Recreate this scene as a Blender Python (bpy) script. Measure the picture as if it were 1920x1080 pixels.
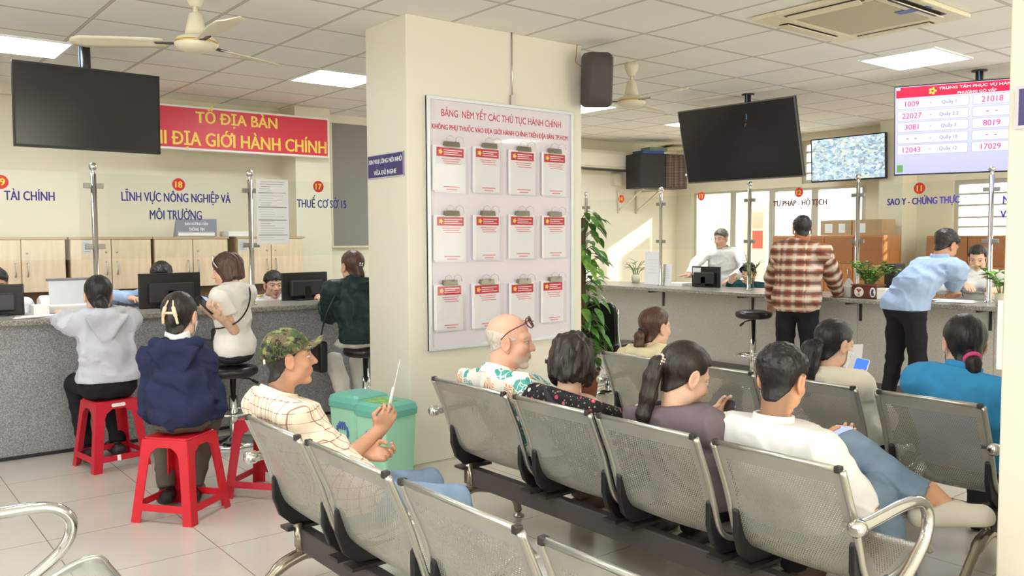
import bpy, bmesh, math, random
import numpy as np
from mathutils import Vector, Matrix

random.seed(7)
for o in list(bpy.data.objects): bpy.data.objects.remove(o)
SC = bpy.context.scene
COL = SC.collection
R = math.radians

# ------------------------------------------------------------------ camera
FOC, YAW, PIT, ROLL, EYE, CEIL = 1602.0, R(51.4), R(3.3), R(-0.3), 1.44, 2.83
_f = Vector((math.cos(YAW)*math.cos(PIT), math.sin(YAW)*math.cos(PIT), -math.sin(PIT)))
_r0 = Vector((math.sin(YAW), -math.cos(YAW), 0)); _u0 = _r0.cross(_f)
_r = _r0*math.cos(ROLL) + _u0*math.sin(ROLL); _u = _r.cross(_f)
cd = bpy.data.cameras.new('camera'); cam = bpy.data.objects.new('camera', cd); COL.objects.link(cam)
cd.sensor_width = 36.0; cd.lens = FOC/1920*36.0; cd.clip_start = 0.05; cd.clip_end = 200
cam.matrix_world = Matrix(((_r.x,_u.x,-_f.x,0),(_r.y,_u.y,-_f.y,0),(_r.z,_u.z,-_f.z,EYE),(0,0,0,1)))
SC.camera = cam

# measuring helpers: where a sight line of the photograph meets a plane of the room
def _ray(x, y): return _f*FOC + _r*(x-960) - _u*(y-540)
def atz(x, y, h=0.0):
    d = _ray(x, y); return Vector((0,0,EYE)) + d*((h-EYE)/d.z)
def atx(x, y, c):
    d = _ray(x, y); return Vector((0,0,EYE)) + d*(c/d.x)
def aty(x, y, c):
    d = _ray(x, y); return Vector((0,0,EYE)) + d*(c/d.y)

# ------------------------------------------------------------------ light and exposure
SC.view_settings.view_transform = 'Standard'; SC.view_settings.look = 'None'
SC.view_settings.gamma = 1.0; SC.view_settings.use_curve_mapping = False
SC.view_settings.exposure = 0.48
w = bpy.data.worlds.new('daylight'); SC.world = w; w.use_nodes = True
bg = w.node_tree.nodes['Background']; bg.inputs[0].default_value = (1.0, 0.98, 0.94, 1); bg.inputs[1].default_value = 2.6
def area_light(name, loc, rot, sx, sy, power, col=(1,1,1)):
    l = bpy.data.lights.new(name, 'AREA'); l.shape = 'RECTANGLE'; l.size = sx; l.size_y = sy
    l.energy = power; l.color = col
    o = bpy.data.objects.new(name, l); COL.objects.link(o); o.location = loc; o.rotation_euler = rot
    return o
PANEL_POWER = 22.0
sun = bpy.data.lights.new('sun', 'SUN'); sun.energy = 5.0; sun.angle = R(1.5); sun.color = (1.0, 0.9, 0.68)
so = bpy.data.objects.new('sun', sun); COL.objects.link(so)
so.rotation_euler = Vector((-1.6, 1.0, -0.80)).to_track_quat('-Z', 'Y').to_euler()
# added fill lamps behind the camera, set at the made-up wall openings
area_light('front_fill', (-2.8, 1.0, 1.6), (R(90), 0, R(-90)), 6.0, 2.2, 12, (1.0, 0.97, 0.92))
area_light('side_fill', (4.0, -2.8, 1.6), (R(90), 0, 0), 9.0, 2.2, 120, (1.0, 0.97, 0.92))
cy = SC.cycles
cy.max_bounces = 9; cy.diffuse_bounces = 6; cy.glossy_bounces = 3; cy.transmission_bounces = 4; cy.transparent_max_bounces = 12
cy.sample_clamp_indirect = 6.0; cy.caustics_reflective = False; cy.caustics_refractive = False
try: cy.use_denoising = True
except Exception: pass

# ------------------------------------------------------------------ materials
def srgb(r, g, b):
    def c(v):
        v /= 255.0
        return v/12.92 if v <= 0.04045 else ((v+0.055)/1.055)**2.4
    return (c(r), c(g), c(b), 1.0)
MATS = {}
class NT:
    """small wrapper to write node trees"""
    def __init__(s, m):
        m.use_nodes = True; s.t = m.node_tree; s.n = s.t.nodes; s.l = s.t.links
        s.b = s.n['Principled BSDF']; s.out = s.n['Material Output']
    def add(s, typ, **kw):
        n = s.n.new(typ)
        for k, v in kw.items(): setattr(n, k, v)
        return n
    def link(s, a, b): s.l.new(a, b)
    def val(s, sock, v):
        if hasattr(v, 'is_linked') or isinstance(v, bpy.types.NodeSocket): s.l.new(v, sock)
        else: sock.default_value = v
    def math(s, op, a, b=0.0, c=0.0):
        n = s.n.new('ShaderNodeMath'); n.operation = op
        s.val(n.inputs[0], a); s.val(n.inputs[1], b); s.val(n.inputs[2], c); return n.outputs[0]
    def mix(s, f, a, b, blend='MIX'):
        n = s.n.new('ShaderNodeMix'); n.data_type = 'RGBA'; n.blend_type = blend
        s.val(n.inputs[0], f); s.val(n.inputs[6], a); s.val(n.inputs[7], b); return n.outputs[2]
    def ramp(s, f, stops, interp='LINEAR'):
        n = s.n.new('ShaderNodeValToRGB'); n.color_ramp.interpolation = interp
        e = n.color_ramp.elements
        while len(e) < len(stops): e.new(0.5)
        for k, (p, c) in enumerate(stops): e[k].position = p; e[k].color = c
        s.val(n.inputs[0], f); return n.outputs[0]
    def coord(s, kind='Object'):
        return s.n.new('ShaderNodeTexCoord').outputs[kind]
    def noise(s, vec, scale, detail=3, rough=0.5, out=0):
        n = s.n.new('ShaderNodeTexNoise'); s.val(n.inputs['Vector'], vec); n.inputs['Scale'].default_value = scale
        n.inputs['Detail'].default_value = detail; n.inputs['Roughness'].default_value = rough; return n.outputs[out]
    def voronoi(s, vec, scale, feature='F1', out='Distance', rand=1.0):
        n = s.n.new('ShaderNodeTexVoronoi'); n.feature = feature; s.val(n.inputs['Vector'], vec)
        n.inputs['Scale'].default_value = scale; n.inputs['Randomness'].default_value = rand; return n.outputs[out]
    def mapping(s, vec, scale=(1,1,1), rot=(0,0,0), loc=(0,0,0)):
        n = s.n.new('ShaderNodeMapping'); s.val(n.inputs[0], vec)
        n.inputs['Scale'].default_value = scale; n.inputs['Rotation'].default_value = rot; n.inputs['Location'].default_value = loc
        return n.outputs[0]
    def sep(s, vec):
        n = s.n.new('ShaderNodeSeparateXYZ'); s.val(n.inputs[0], vec); return n.outputs
    def attr(s, name, out='Fac'):
        n = s.n.new('ShaderNodeAttribute'); n.attribute_name = name; return n.outputs[out]
    def bump(s, h, strength=0.2, dist=0.01):
        n = s.n.new('ShaderNodeBump'); n.inputs['Strength'].default_value = strength; n.inputs['Distance'].default_value = dist
        s.val(n.inputs['Height'], h); s.l.new(n.outputs[0], s.b.inputs['Normal'])
    def base(s, c): s.val(s.b.inputs['Base Color'], c)
def mat(name, col=None, rough=0.6, metal=0.0, spec=0.5, emit=None, estr=0.0, vary=0.0, vscale=6.0, bump=0.0, bscale=60.0, coat=0.0):
    if name in MATS: return MATS[name]
    m = bpy.data.materials.new(name); t = NT(m); MATS[name] = m
    t.b.inputs['Roughness'].default_value = rough; t.b.inputs['Metallic'].default_value = metal
    t.b.inputs['Specular IOR Level'].default_value = spec; t.b.inputs['Coat Weight'].default_value = coat
    if col is not None:
        if vary:
            n = t.noise(t.coord(), vscale, 4)
            lo = tuple(c*(1-vary) for c in col[:3])+(1,); hi = tuple(min(1, c*(1+vary)) for c in col[:3])+(1,)
            t.base(t.ramp(n, [(0.3, lo), (0.7, hi)]))
        else: t.base(col)
    if bump: t.bump(t.noise(t.coord(), bscale, 3), bump, 0.004)
    if emit is not None:
        t.b.inputs['Emission Color'].default_value = emit; t.b.inputs['Emission Strength'].default_value = estr
    return m

# ------------------------------------------------------------------ mesh builder
def frame_from(d):
    d = Vector(d).normalized(); a = Vector((0,0,1)) if abs(d.z) < 0.95 else Vector((1,0,0))
    s = d.cross(a).normalized(); return s, s.cross(d).normalized(), d
class MB:
    def __init__(s): s.v = []; s.f = []; s.sm = []; s.mi = []; s.cur = 0
    def _add(s, vs, fs, smooth):
        k = len(s.v); s.v += [tuple(v) for v in vs]; s.f += [tuple(i+k for i in f) for f in fs]
        s.sm += [smooth]*len(fs); s.mi += [s.cur]*len(fs); return s
    def box(s, x0, x1, y0, y1, z0, z1, M=None):
        s.nb = getattr(s, 'nb', -1) + 1; e = 0.00013*(s.nb % 9)   # boxes that meet never share a plane
        if x1 < x0: x0, x1 = x1, x0
        if y1 < y0: y0, y1 = y1, y0
        if z1 < z0: z0, z1 = z1, z0
        ex, ey, ez = (min(e, (q1-q0)*0.2) for q0, q1 in ((x0, x1), (y0, y1), (z0, z1)))
        vs = [Vector((x, y, z)) for x in (x0+ex, x1-ex) for y in (y0+ey, y1-ey) for z in (z0+ez, z1-ez)]
        if M: vs = [M @ v for v in vs]
        return s._add(vs, [(0,1,3,2),(4,6,7,5),(0,4,5,1),(2,3,7,6),(0,2,6,4),(1,5,7,3)], False)
    def bar(s, a, b, w, h, up=(0,0,1)):
        a, b = Vector(a), Vector(b); d = (b-a).normalized(); sd = d.cross(Vector(up)).normalized(); u = sd.cross(d)
        vs = [p + sd*(w/2*i) + u*(h/2*j) for p in (a, b) for i in (-1, 1) for j in (-1, 1)]
        return s._add(vs, [(0,1,3,2),(4,6,7,5),(0,4,5,1),(2,3,7,6),(0,2,6,4),(1,5,7,3)], False)
    def tube(s, pts, rad, n=10, closed=False, caps=True, flat=None):
        pts = [Vector(p) for p in pts]; m = len(pts)
        rs = rad if isinstance(rad, (list, tuple)) else [rad]*m
        tan = []
        for i in range(m):
            a = pts[(i-1) % m] if (closed or i > 0) else pts[i]; b = pts[(i+1) % m] if (closed or i < m-1) else pts[i]
            tan.append((b-a).normalized())
        sd, up, _ = frame_from(tan[0]); vs = []
        for i in range(m):
            if i:
                sd = (sd - tan[i]*sd.dot(tan[i])).normalized()
            up = sd.cross(tan[i]).normalized()
            for k in range(n):
                a = 2*math.pi*k/n; vs.append(pts[i] + sd*(math.cos(a)*rs[i]) + up*(math.sin(a)*rs[i]*(flat or 1)))
        fs = []
        for i in range(m if closed else m-1):
            j = (i+1) % m
            for k in range(n): fs.append((i*n+k, i*n+(k+1) % n, j*n+(k+1) % n, j*n+k))
        if caps and not closed: fs += [tuple(range(n-1, -1, -1)), tuple((m-1)*n+k for k in range(n))]
        return s._add(vs, fs, True)
    def lathe(s, prof, c=(0,0,0), n=24, axis=(0,0,1), a0=0.0, sx=1.0):
        sd, up, d = frame_from(axis); c = Vector(c); vs = []; fs = []
        if axis == (0,0,1): sd, up, d = Vector((1,0,0)), Vector((0,1,0)), Vector((0,0,1))
        for r, h in prof:
            for k in range(n):
                a = 2*math.pi*k/n + a0; vs.append(c + d*h + sd*(math.cos(a)*r*sx) + up*(math.sin(a)*r))
        for i in range(len(prof)-1):
            for k in range(n): fs.append((i*n+k, i*n+(k+1) % n, (i+1)*n+(k+1) % n, (i+1)*n+k))
        fs += [tuple(range(n-1, -1, -1)), tuple((len(prof)-1)*n+k for k in range(n))]
        return s._add(vs, fs, True)
    def sphere(s, c, r, n=16, sc=(1,1,1)):
        m = n//2; prof = [(max(1e-5, r*math.sin(math.pi*i/m)), -r*math.cos(math.pi*i/m)) for i in range(m+1)]
        k0 = len(s.v); s.lathe(prof, (0,0,0), n)
        for i in range(k0, len(s.v)):
            v = s.v[i]; s.v[i] = (v[0]*sc[0]+c[0], v[1]*sc[1]+c[1], v[2]*sc[2]+c[2])
        return s
    def prism(s, poly, o, ux, uy, depth):
        """polygon (x,y) in plane o+x*ux+y*uy, extruded by depth along ux x uy"""
        o, ux, uy = Vector(o), Vector(ux), Vector(uy); nz = ux.cross(uy).normalized(); n = len(poly)
        vs = [o+ux*x+uy*y for x, y in poly] + [o+ux*x+uy*y+nz*depth for x, y in poly]
        fs = [tuple(range(n-1, -1, -1)), tuple(range(n, 2*n))] + [(i, (i+1) % n, n+(i+1) % n, n+i) for i in range(n)]
        return s._add(vs, fs, False)
    def grid(s, P, smooth=True, thick=None):
        """P: rows of points"""
        m, n = len(P), len(P[0]); vs = [Vector(p) for row in P for p in row]
        fs = [(i*n+j, i*n+j+1, (i+1)*n+j+1, (i+1)*n+j) for i in range(m-1) for j in range(n-1)]
        return s._add(vs, fs, smooth)
    def raw(s, vs, fs, smooth=True): return s._add(vs, fs, smooth)
    def build(s, name, m, parent=None, world=True, bevel=0.0, seg=2, solid=0.0, origin=None, subsurf=0):
        me = bpy.data.meshes.new(name); vs = [Vector(v) for v in s.v]
        if parent is not None and world:
            loc, rz = root_frame(parent); M = (Matrix.Translation(loc) @ Matrix.Rotation(rz, 4, 'Z')).inverted()
            vs = [M @ v for v in vs]
        o = bpy.data.objects.new(name, me)
        if parent is None:
            if origin is None:
                xs = [v.x for v in vs]; ys = [v.y for v in vs]; zs = [v.z for v in vs]
                origin = Vector(((min(xs)+max(xs))/2, (min(ys)+max(ys))/2, min(zs)))
            origin = Vector(origin); vs = [v-origin for v in vs]; o.location = origin
        else: o.parent = parent
        me.from_pydata([tuple(v) for v in vs], [], s.f)
        me.polygons.foreach_set('use_smooth', s.sm)
        ms = m if isinstance(m, (list, tuple)) else [m]
        for mm in ms: me.materials.append(mm)
        if len(ms) > 1: me.polygons.foreach_set('material_index', s.mi)
        bm = bmesh.new(); bm.from_mesh(me); bmesh.ops.recalc_face_normals(bm, faces=bm.faces); bm.to_mesh(me); bm.free()
        me.update(); COL.objects.link(o)
        if solid:
            md = o.modifiers.new('thickness', 'SOLIDIFY'); md.thickness = solid; md.offset = 0
        if bevel:
            md = o.modifiers.new('edge', 'BEVEL'); md.width = bevel; md.segments = seg; md.limit_method = 'ANGLE'; md.angle_limit = R(40)
        if subsurf:
            md = o.modifiers.new('smooth', 'SUBSURF'); md.levels = subsurf; md.render_levels = subsurf
        return o
def root_frame(o):
    loc = Vector((0,0,0)); rz = 0.0; ch = []
    while o is not None: ch.append(o); o = o.parent
    M = Matrix.Identity(4)
    for q in reversed(ch): M = M @ Matrix.Translation(q.location) @ Matrix.Rotation(q.rotation_euler.z, 4, 'Z')
    return M.translation, M.to_euler().z
def tag(o, label, cat, group=None, kind=None):
    o['label'] = label; o['category'] = cat
    if group: o['group'] = group
    if kind: o['kind'] = kind
    return o
def thing(name, label, cat, loc=(0,0,0), rz=0.0, group=None):
    o = bpy.data.objects.new(name, None); COL.objects.link(o); o.empty_display_size = 0.1
    o.location = loc; o.rotation_euler = (0,0,rz)
    return tag(o, label, cat, group)
def struct(name, mb, m, **kw):
    o = mb.build(name, m, **kw); o['kind'] = 'structure'; return o
def dup(root, loc, rz=None, label=None):
    def cp(o, par):
        c = o.copy(); COL.objects.link(c)
        if par is not None: c.parent = par
        for ch in list(o.children): cp(ch, c)
        return c
    r = cp(root, None); r.location = loc
    if rz is not None: r.rotation_euler = (0,0,rz)
    if label: r['label'] = label
    return r
def text(name, body, c, right, up, w=None, h=None, m=None, parent=None, depth=0.002, bold=0.0, sx=1.0):
    """lettering as a mesh centred on c, fitted to width w and/or height h"""
    def ev(t_):
        cu = bpy.data.curves.new(name, 'FONT'); cu.body = t_; cu.align_x = 'LEFT'; cu.extrude = 0.01; cu.resolution_u = 3
        to = bpy.data.objects.new(name+'_tmp', cu); COL.objects.link(to)
        dg = bpy.context.evaluated_depsgraph_get(); dg.update()
        me0 = bpy.data.meshes.new_from_object(to.evaluated_get(dg)); bpy.data.objects.remove(to); bpy.data.curves.remove(cu)
        v = np.array([q.co[:] for q in me0.vertices]); f = [tuple(p.vertices) for p in me0.polygons]; bpy.data.meshes.remove(me0); return v, f
    # barred D and horned O are built from the plain letter plus their bar or horn
    swap = {'\u0110': 'D', '\u01a0': 'O', '\u1edc': '\u00d2', '\u1eda': '\u00d3', '\u1ede': '\u1ece', '\u1ee2': '\u1ecc'}
    plain = ''.join(swap.get(ch, ch) for ch in body); vs, fs = ev(plain)
    for k, ch in enumerate(body):
        if ch not in swap: continue
        g = 'D' if ch == '\u0110' else 'O'; pv = ev(plain[:k]+g)[0]; gv = ev(g)[0]; xr = pv[:, 0].max(); wg = np.ptp(gv[:, 0]); hg = gv[:, 1].max()
        if g == 'D': q = [(xr-wg-0.07, hg*0.45), (xr-wg*0.52, hg*0.45), (xr-wg*0.52, hg*0.57), (xr-wg-0.07, hg*0.57)]
        else: q = [(xr-0.14, hg*0.86), (xr-0.02, hg*0.84), (xr+0.085, hg*0.98), (xr+0.085, hg*1.12), (xr-0.02, hg*1.12), (xr-0.03, hg*0.99)]
        n0 = len(vs); m_ = len(q); vs = np.concatenate([vs, [(a_, b_, 0.012) for a_, b_ in q], [(a_, b_, -0.01) for a_, b_ in q]])
        fs += [tuple(range(n0, n0+m_)), tuple(range(n0+2*m_-1, n0+m_-1, -1))] + [(n0+i, n0+(i+1) % m_, n0+m_+(i+1) % m_, n0+m_+i) for i in range(m_)]
    lo, hi = vs.min(0), vs.max(0); vs = vs - (lo+hi)/2; ext = hi-lo
    kx = w/ext[0] if w else None; ky = h/ext[1] if h else None
    if kx is None: kx = ky*sx
    if ky is None: ky = kx/sx
    right, up = Vector(right).normalized(), Vector(up).normalized(); nz = right.cross(up); c = Vector(c)
    mb = MB(); kz = depth/max(ext[2], 1e-6)
    bx = bold*0.9*min(kx, ky)  # heavier strokes: the outline repeated a stroke-width apart
    for q, (dx, dy) in enumerate(((0, 0),) if not bold else ((-bx, 0), (bx, 0), (0, -bx*0.5), (0, bx*0.5))):
        mb.raw([c + right*(v[0]*kx+dx) + up*(v[1]*ky+dy) + nz*(v[2]*kz+q*0.00004) for v in vs], fs, False)
    return mb.build(name, m, parent)
def rrect(w, h, r, n=4):
    P = []
    for cx, cy_, a0 in ((w/2-r, h/2-r, 0), (-w/2+r, h/2-r, 90), (-w/2+r, -h/2+r, 180), (w/2-r, -h/2+r, 270)):
        for k in range(n+1):
            a = R(a0+90*k/n); P.append((cx+r*math.cos(a), cy_+r*math.sin(a)))
    return P
def disc(r, n=28): return [(r*math.cos(2*math.pi*k/n), r*math.sin(2*math.pi*k/n)) for k in range(n)]
def spline(pts, n=8):
    """Catmull-Rom through the points"""
    P = [Vector(p) for p in pts]; P = [P[0]*2-P[1]] + P + [P[-1]*2-P[-2]]; out = []
    for i in range(1, len(P)-2):
        for k in range(n):
            t = k/n; a, b, c, d = P[i-1], P[i], P[i+1], P[i+2]
            out.append(0.5*((2*b) + (c-a)*t + (2*a-5*b+4*c-d)*t*t + (3*b-a-3*c+d)*t**3))
    out.append(P[-2]); return out

# ------------------------------------------------------------------ shared materials
CREAM = srgb(231, 228, 212)
def wall_mat(name, col, marks=True):
    m = mat(name, col, 0.55); t = NT(m); co = t.coord()
    n = t.noise(co, 0.9, 3); base = t.ramp(n, [(0.35, tuple(c*0.97 for c in col[:3])+(1,)), (0.65, col)])
    if marks:
        s = t.noise(t.mapping(co, (3.0, 3.0, 9.0)), 1.6, 6, 0.75); k = t.ramp(s, [(0.66, (0,0,0,1)), (0.74, (1,1,1,1))])
        z = t.sep(co)[2]; low = t.ramp(z, [(0.0, (1,1,1,1)), (0.5, (0,0,0,1))])
        k2 = t.math('MULTIPLY', k, t.math('ADD', t.math('MULTIPLY', low, 0.45), 0.04))
        base = t.mix(k2, base, srgb(150, 138, 112))
    t.base(base); t.bump(t.noise(co, 90, 2), 0.05, 0.003); return m
M_wall = wall_mat('cream_paint', CREAM)
M_wall2 = wall_mat('pale_cream_paint', srgb(232, 227, 207), False)
M_white = mat('white_plastic', srgb(240, 240, 236), 0.4)
M_offwhite = mat('offwhite_plastic', srgb(226, 220, 196), 0.45)
M_black = mat('black_plastic', srgb(30, 30, 32), 0.45)
M_dark = mat('dark_metal', srgb(62, 58, 58), 0.45, 0.3)
M_chrome = mat('chrome', (0.78, 0.78, 0.77, 1), 0.12, 1.0)
M_steel = mat('brushed_steel', (0.62, 0.6, 0.57, 1), 0.3, 1.0)
M_paper = mat('paper', srgb(242, 242, 244), 0.7)
M_ink = mat('ink', srgb(60, 60, 66), 0.7)
M_redprint = mat('red_print', srgb(208, 40, 60), 0.6)
M_redbold = mat('red_lettering', srgb(190, 30, 70), 0.6)
M_yellow = mat('yellow_lettering', srgb(245, 215, 90), 0.5)
M_navy = mat('navy_lettering', srgb(52, 42, 140), 0.5)
M_whitetext = mat('white_lettering', srgb(245, 245, 248), 0.5)
M_brown = mat('brown_board', srgb(112, 84, 62), 0.55, vary=0.1)
M_foot = mat('rubber', srgb(45, 44, 44), 0.8)

def floor_mat():
    m = mat('glossy_floor_tile', None, 0.16, spec=0.5); t = NT(m); co = t.coord('Object')
    x, y, _ = t.sep(co)
    def line(v, off, w):
        f = t.math('FRACT', t.math('DIVIDE', t.math('SUBTRACT', v, off), 0.61)); d = t.math('ABSOLUTE', t.math('SUBTRACT', f, 0.5))
        return t.math('GREATER_THAN', d, 0.5-w)
    g = t.math('MAXIMUM', line(x, 0.765, 0.0032), line(y, 3.945, 0.0032))
    n = t.noise(co, 1.3, 4); c = t.ramp(n, [(0.3, srgb(196, 189, 178)), (0.7, srgb(208, 202, 192))])
    cell = t.add('ShaderNodeTexWhiteNoise'); cell.noise_dimensions = '2D'
    sn = t.add('ShaderNodeVectorMath', operation='FLOOR'); t.link(t.mapping(co, (1/0.61,)*3, loc=(-0.765/0.61, -3.945/0.61, 0)), sn.inputs[0]); t.link(sn.outputs[0], cell.inputs['Vector'])
    c = t.mix(t.math('MULTIPLY', cell.outputs[0], 0.10), c, srgb(186, 176, 160))
    dirt = t.ramp(t.noise(co, 3.2, 6, 0.7), [(0.6, (0,0,0,1)), (0.78, (1,1,1,1))]); c = t.mix(t.math('MULTIPLY', dirt, 0.18), c, srgb(160, 146, 124))
    t.base(t.mix(g, c, srgb(120, 110, 96))); t.val(t.b.inputs['Roughness'], t.math('ADD', t.math('MULTIPLY', n, 0.16), 0.1)); return m
def ceiling_mat():
    m = mat('ceiling_tile', None, 0.85, spec=0.2); t = NT(m); co = t.coord('Object'); x, y, _ = t.sep(co)
    def line(v, off, w):
        f = t.math('FRACT', t.math('DIVIDE', t.math('SUBTRACT', v, off), 0.6115)); d = t.math('ABSOLUTE', t.math('SUBTRACT', f, 0.5))
        return t.math('GREATER_THAN', d, 0.5-w)
    g = t.math('MAXIMUM', line(x, 4.40, 0.013), line(y, 3.44, 0.013))
    e = t.math('MAXIMUM', line(x, 4.40, 0.02), line(y, 3.44, 0.02))
    n = t.noise(co, 0.7, 3); c = t.ramp(n, [(0.3, srgb(236, 236, 230)), (0.7, srgb(244, 243, 238))])
    cell = t.add('ShaderNodeTexWhiteNoise'); cell.noise_dimensions = '2D'
    sn = t.add('ShaderNodeVectorMath', operation='FLOOR'); t.link(t.mapping(co, (1/0.6115,)*3, loc=(-4.40/0.6115, -3.44/0.6115, 0)), sn.inputs[0]); t.link(sn.outputs[0], cell.inputs['Vector'])
    c = t.mix(t.math('MULTIPLY', cell.outputs[0], 0.08), c, srgb(196, 194, 184))
    c = t.mix(e, c, srgb(164, 161, 152)); t.base(t.mix(g, c, srgb(206, 203, 190))); return m
def granite_mat(name, a, b, c, scale=170):
    m = mat(name, None, 0.3); t = NT(m); co = t.coord('Object')
    n = t.noise(co, scale, 4, 0.7); col = t.ramp(n, [(0.36, a), (0.5, b), (0.63, c)])
    v = t.voronoi(co, scale*0.55, out='Distance'); col = t.mix(t.ramp(v, [(0.05, (0.8,0.8,0.8,1)), (0.16, (0,0,0,1))]), col, srgb(70, 70, 72))
    big = t.noise(co, 2.2, 3); col = t.mix(t.math('MULTIPLY', big, 0.22), col, srgb(120, 118, 116)); t.base(col); return m
M_granite_L = granite_mat('grey_granite', srgb(108, 109, 114), srgb(146, 147, 151), srgb(188, 189, 192))
M_granite_R = granite_mat('light_granite', srgb(176, 172, 165), srgb(214, 210, 203), srgb(240, 237, 230), 150)
M_granite_top = granite_mat('speckled_granite', srgb(90, 90, 84), srgb(142, 139, 130), srgb(196, 192, 182), 140)
def glass_mat(name, tint=(0.96, 0.98, 0.97, 1), refl=1.0):
    m = mat(name, None, 0.0); t = NT(m); t.n.remove(t.b)
    tr = t.add('ShaderNodeBsdfTransparent'); tr.inputs[0].default_value = tint
    gl = t.add('ShaderNodeBsdfGlossy'); gl.inputs['Roughness'].default_value = 0.02; gl.inputs[0].default_value = (1,1,1,1)
    fr = t.add('ShaderNodeFresnel'); fr.inputs[0].default_value = 1.45
    mx = t.add('ShaderNodeMixShader'); geo = t.add('ShaderNodeNewGeometry'); t.link(t.math('MULTIPLY', t.math('MULTIPLY', fr.outputs[0], refl), t.math('SUBTRACT', 1.0, geo.outputs['Backfacing'])), mx.inputs[0]); t.link(tr.outputs[0], mx.inputs[1]); t.link(gl.outputs[0], mx.inputs[2])
    t.link(mx.outputs[0], t.out.inputs[0]); return m
M_glass = glass_mat('clear_glass', refl=0.8)
M_film = glass_mat('clear_plastic_film', (0.97, 0.97, 0.98, 1), 0.9)
def wood_mat(name, a, b, sc=(14, 14, 1.2)):
    m = mat(name, None, 0.42); t = NT(m); co = t.mapping(t.coord('Object'), sc)
    n = t.noise(co, 2.5, 5, 0.6); t.base(t.ramp(n, [(0.3, a), (0.7, b)])); return m
M_birch = wood_mat('birch_laminate', srgb(222, 198, 164), srgb(236, 214, 184))
M_birch_edge = mat('birch_edge', srgb(196, 168, 130), 0.5)
M_walnut = wood_mat('brown_laminate', srgb(184, 122, 74), srgb(206, 146, 94))
M_alu = mat('grey_aluminium', srgb(196, 194, 184), 0.4, 0.2)
def screen_mat(name, col, strength):
    return mat(name, srgb(5, 5, 6), 0.25, emit=col, estr=strength)

# ------------------------------------------------------------------ setting: room shell
struct('floor', MB().box(-3, 13, -3, 10.5, -0.1, 0.0), floor_mat(), origin=(0,0,0))
struct('ceiling', MB().box(-3, 10.6, -3, 8.9, CEIL, CEIL+0.08), ceiling_mat(), origin=(0,0,0))
struct('wall_back', MB().box(-3, 10.5, 8.8, 8.95, 0, CEIL), M_wall2, origin=(0,0,0))
b = MB(); X0, X1 = 10.3, 10.5
b.box(X0, X1, -3, 2.7, 0, CEIL).box(X0, X1, 2.7, 4.62, 0, 1.40).box(X0, X1, 2.7, 4.62, 2.09, CEIL).box(X0, X1, 4.62, 5.70, 0, CEIL)
b.box(X0, X1, 6.62, 8.5, 2.12, CEIL).box(X0, X1, 5.70, 6.62, 2.10, 2.16).box(X0, X1, 5.70, 6.62, 2.73, CEIL).box(X0, X1, 8.5, 8.8, 0, CEIL)
b.box(X0, X1, 5.70, 7.12, 0, 0.9)
struct('wall_right', b, M_wall2, origin=(0,0,0))
# walls behind the photographer, with made-up openings that let light in
b = MB().box(-3.15, -3, -3, 8.8, 0, 0.5).box(-3.15, -3, -3, 8.8, 2.7, CEIL)
for y in (-3, 0.0, 2.0, 4.0): b.box(-3.15, -3, y, y+0.2 if y > -3 else -2, 0.5, 2.7)
b.box(-3.15, -3, 4.0, 8.8, 0.5, 2.7)
struct('wall_left', b, M_wall, origin=(0,0,0))
struct('wall_front', MB().box(-3, 10.5, -3.15, -3, 0, 0.5).box(-3, 10.5, -3.15, -3, 2.7, CEIL).box(-3, -0.5, -3.15, -3, 0.5, 2.7).box(8.5, 10.5, -3.15, -3, 0.5, 2.7), M_wall, origin=(0,0,0))
struct('wall_sun_block', MB().box(-6, 30, -7.2, -7, 0, 8), M_wall2, origin=(0,0,0))  # unseen wall added to keep the sun out of the front openings
# central pillar, right foreground pillar, two engaged columns on the walls
struct('pillar_1', MB().box(2.83, 4.31, 4.58, 5.09, 0, CEIL), M_wall, bevel=0.006)
struct('pillar_2', MB().box(2.85, 4.2, -0.4, 1.12, 0, CEIL), M_wall, bevel=0.006)
struct('column_1', MB().box(3.84, 4.24, 8.42, 8.8, 0, CEIL), M_wall2)
struct('column_2', MB().box(9.95, 10.3, 5.05, 5.34, 0, CEIL), M_wall2)
# cracked skirting line along the pillar foot
struct('baseboard_right', MB().box(10.285, 10.3, -3, 5.7, 0, 0.1), M_alu)
# corridor seen through the open doorway
struct('wall_corridor', MB().box(11.9, 12.0, 8.95, 10.4, 0, 2.6), mat('corridor_paint', srgb(250, 236, 178), 0.6))

# windows and doorways of the right wall
def alu_frame(name, y0, y1, z0, z1, bars_y=(), bars_z=(), w=0.05, x=10.36, glass=True):
    fr = MB(); fr.box(x-0.03, x+0.03, y0, y0+w, z0, z1).box(x-0.03, x+0.03, y1-w, y1, z0, z1)
    fr.box(x-0.03, x+0.03, y0, y1, z1-w, z1).box(x-0.03, x+0.03, y0, y1, z0, z0+w)
    for q in bars_y: fr.box(x-0.025, x+0.025, q-w/2, q+w/2, z0, z1)
    for q in bars_z: fr.box(x-0.02, x+0.02, y0, y1, q-0.012, q+0.012)
    o = struct(name, fr, M_alu)
    if glass: MB().box(x-0.004, x+0.004, y0+w, y1-w, z0+w, z1-w).build('pane', M_glass, o)
    return o
alu_frame('door_1', 7.76, 8.48, 0.0, 2.14, glass=False)
alu_frame('door_2', 7.10, 7.76, 0.0, 2.14, glass=False)
alu_frame('window_1', 6.44, 7.10, 0.9, 2.12)
alu_frame('window_2', 5.72, 6.44, 0.9, 2.12)
alu_frame('window_3', 5.70, 6.62, 2.16, 2.73, bars_z=(2.30, 2.44, 2.58))
w4 = alu_frame('window_4', 2.70, 4.62, 1.40, 2.09, bars_y=(3.7,), bars_z=(1.55, 1.66, 1.80, 1.93))
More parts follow.
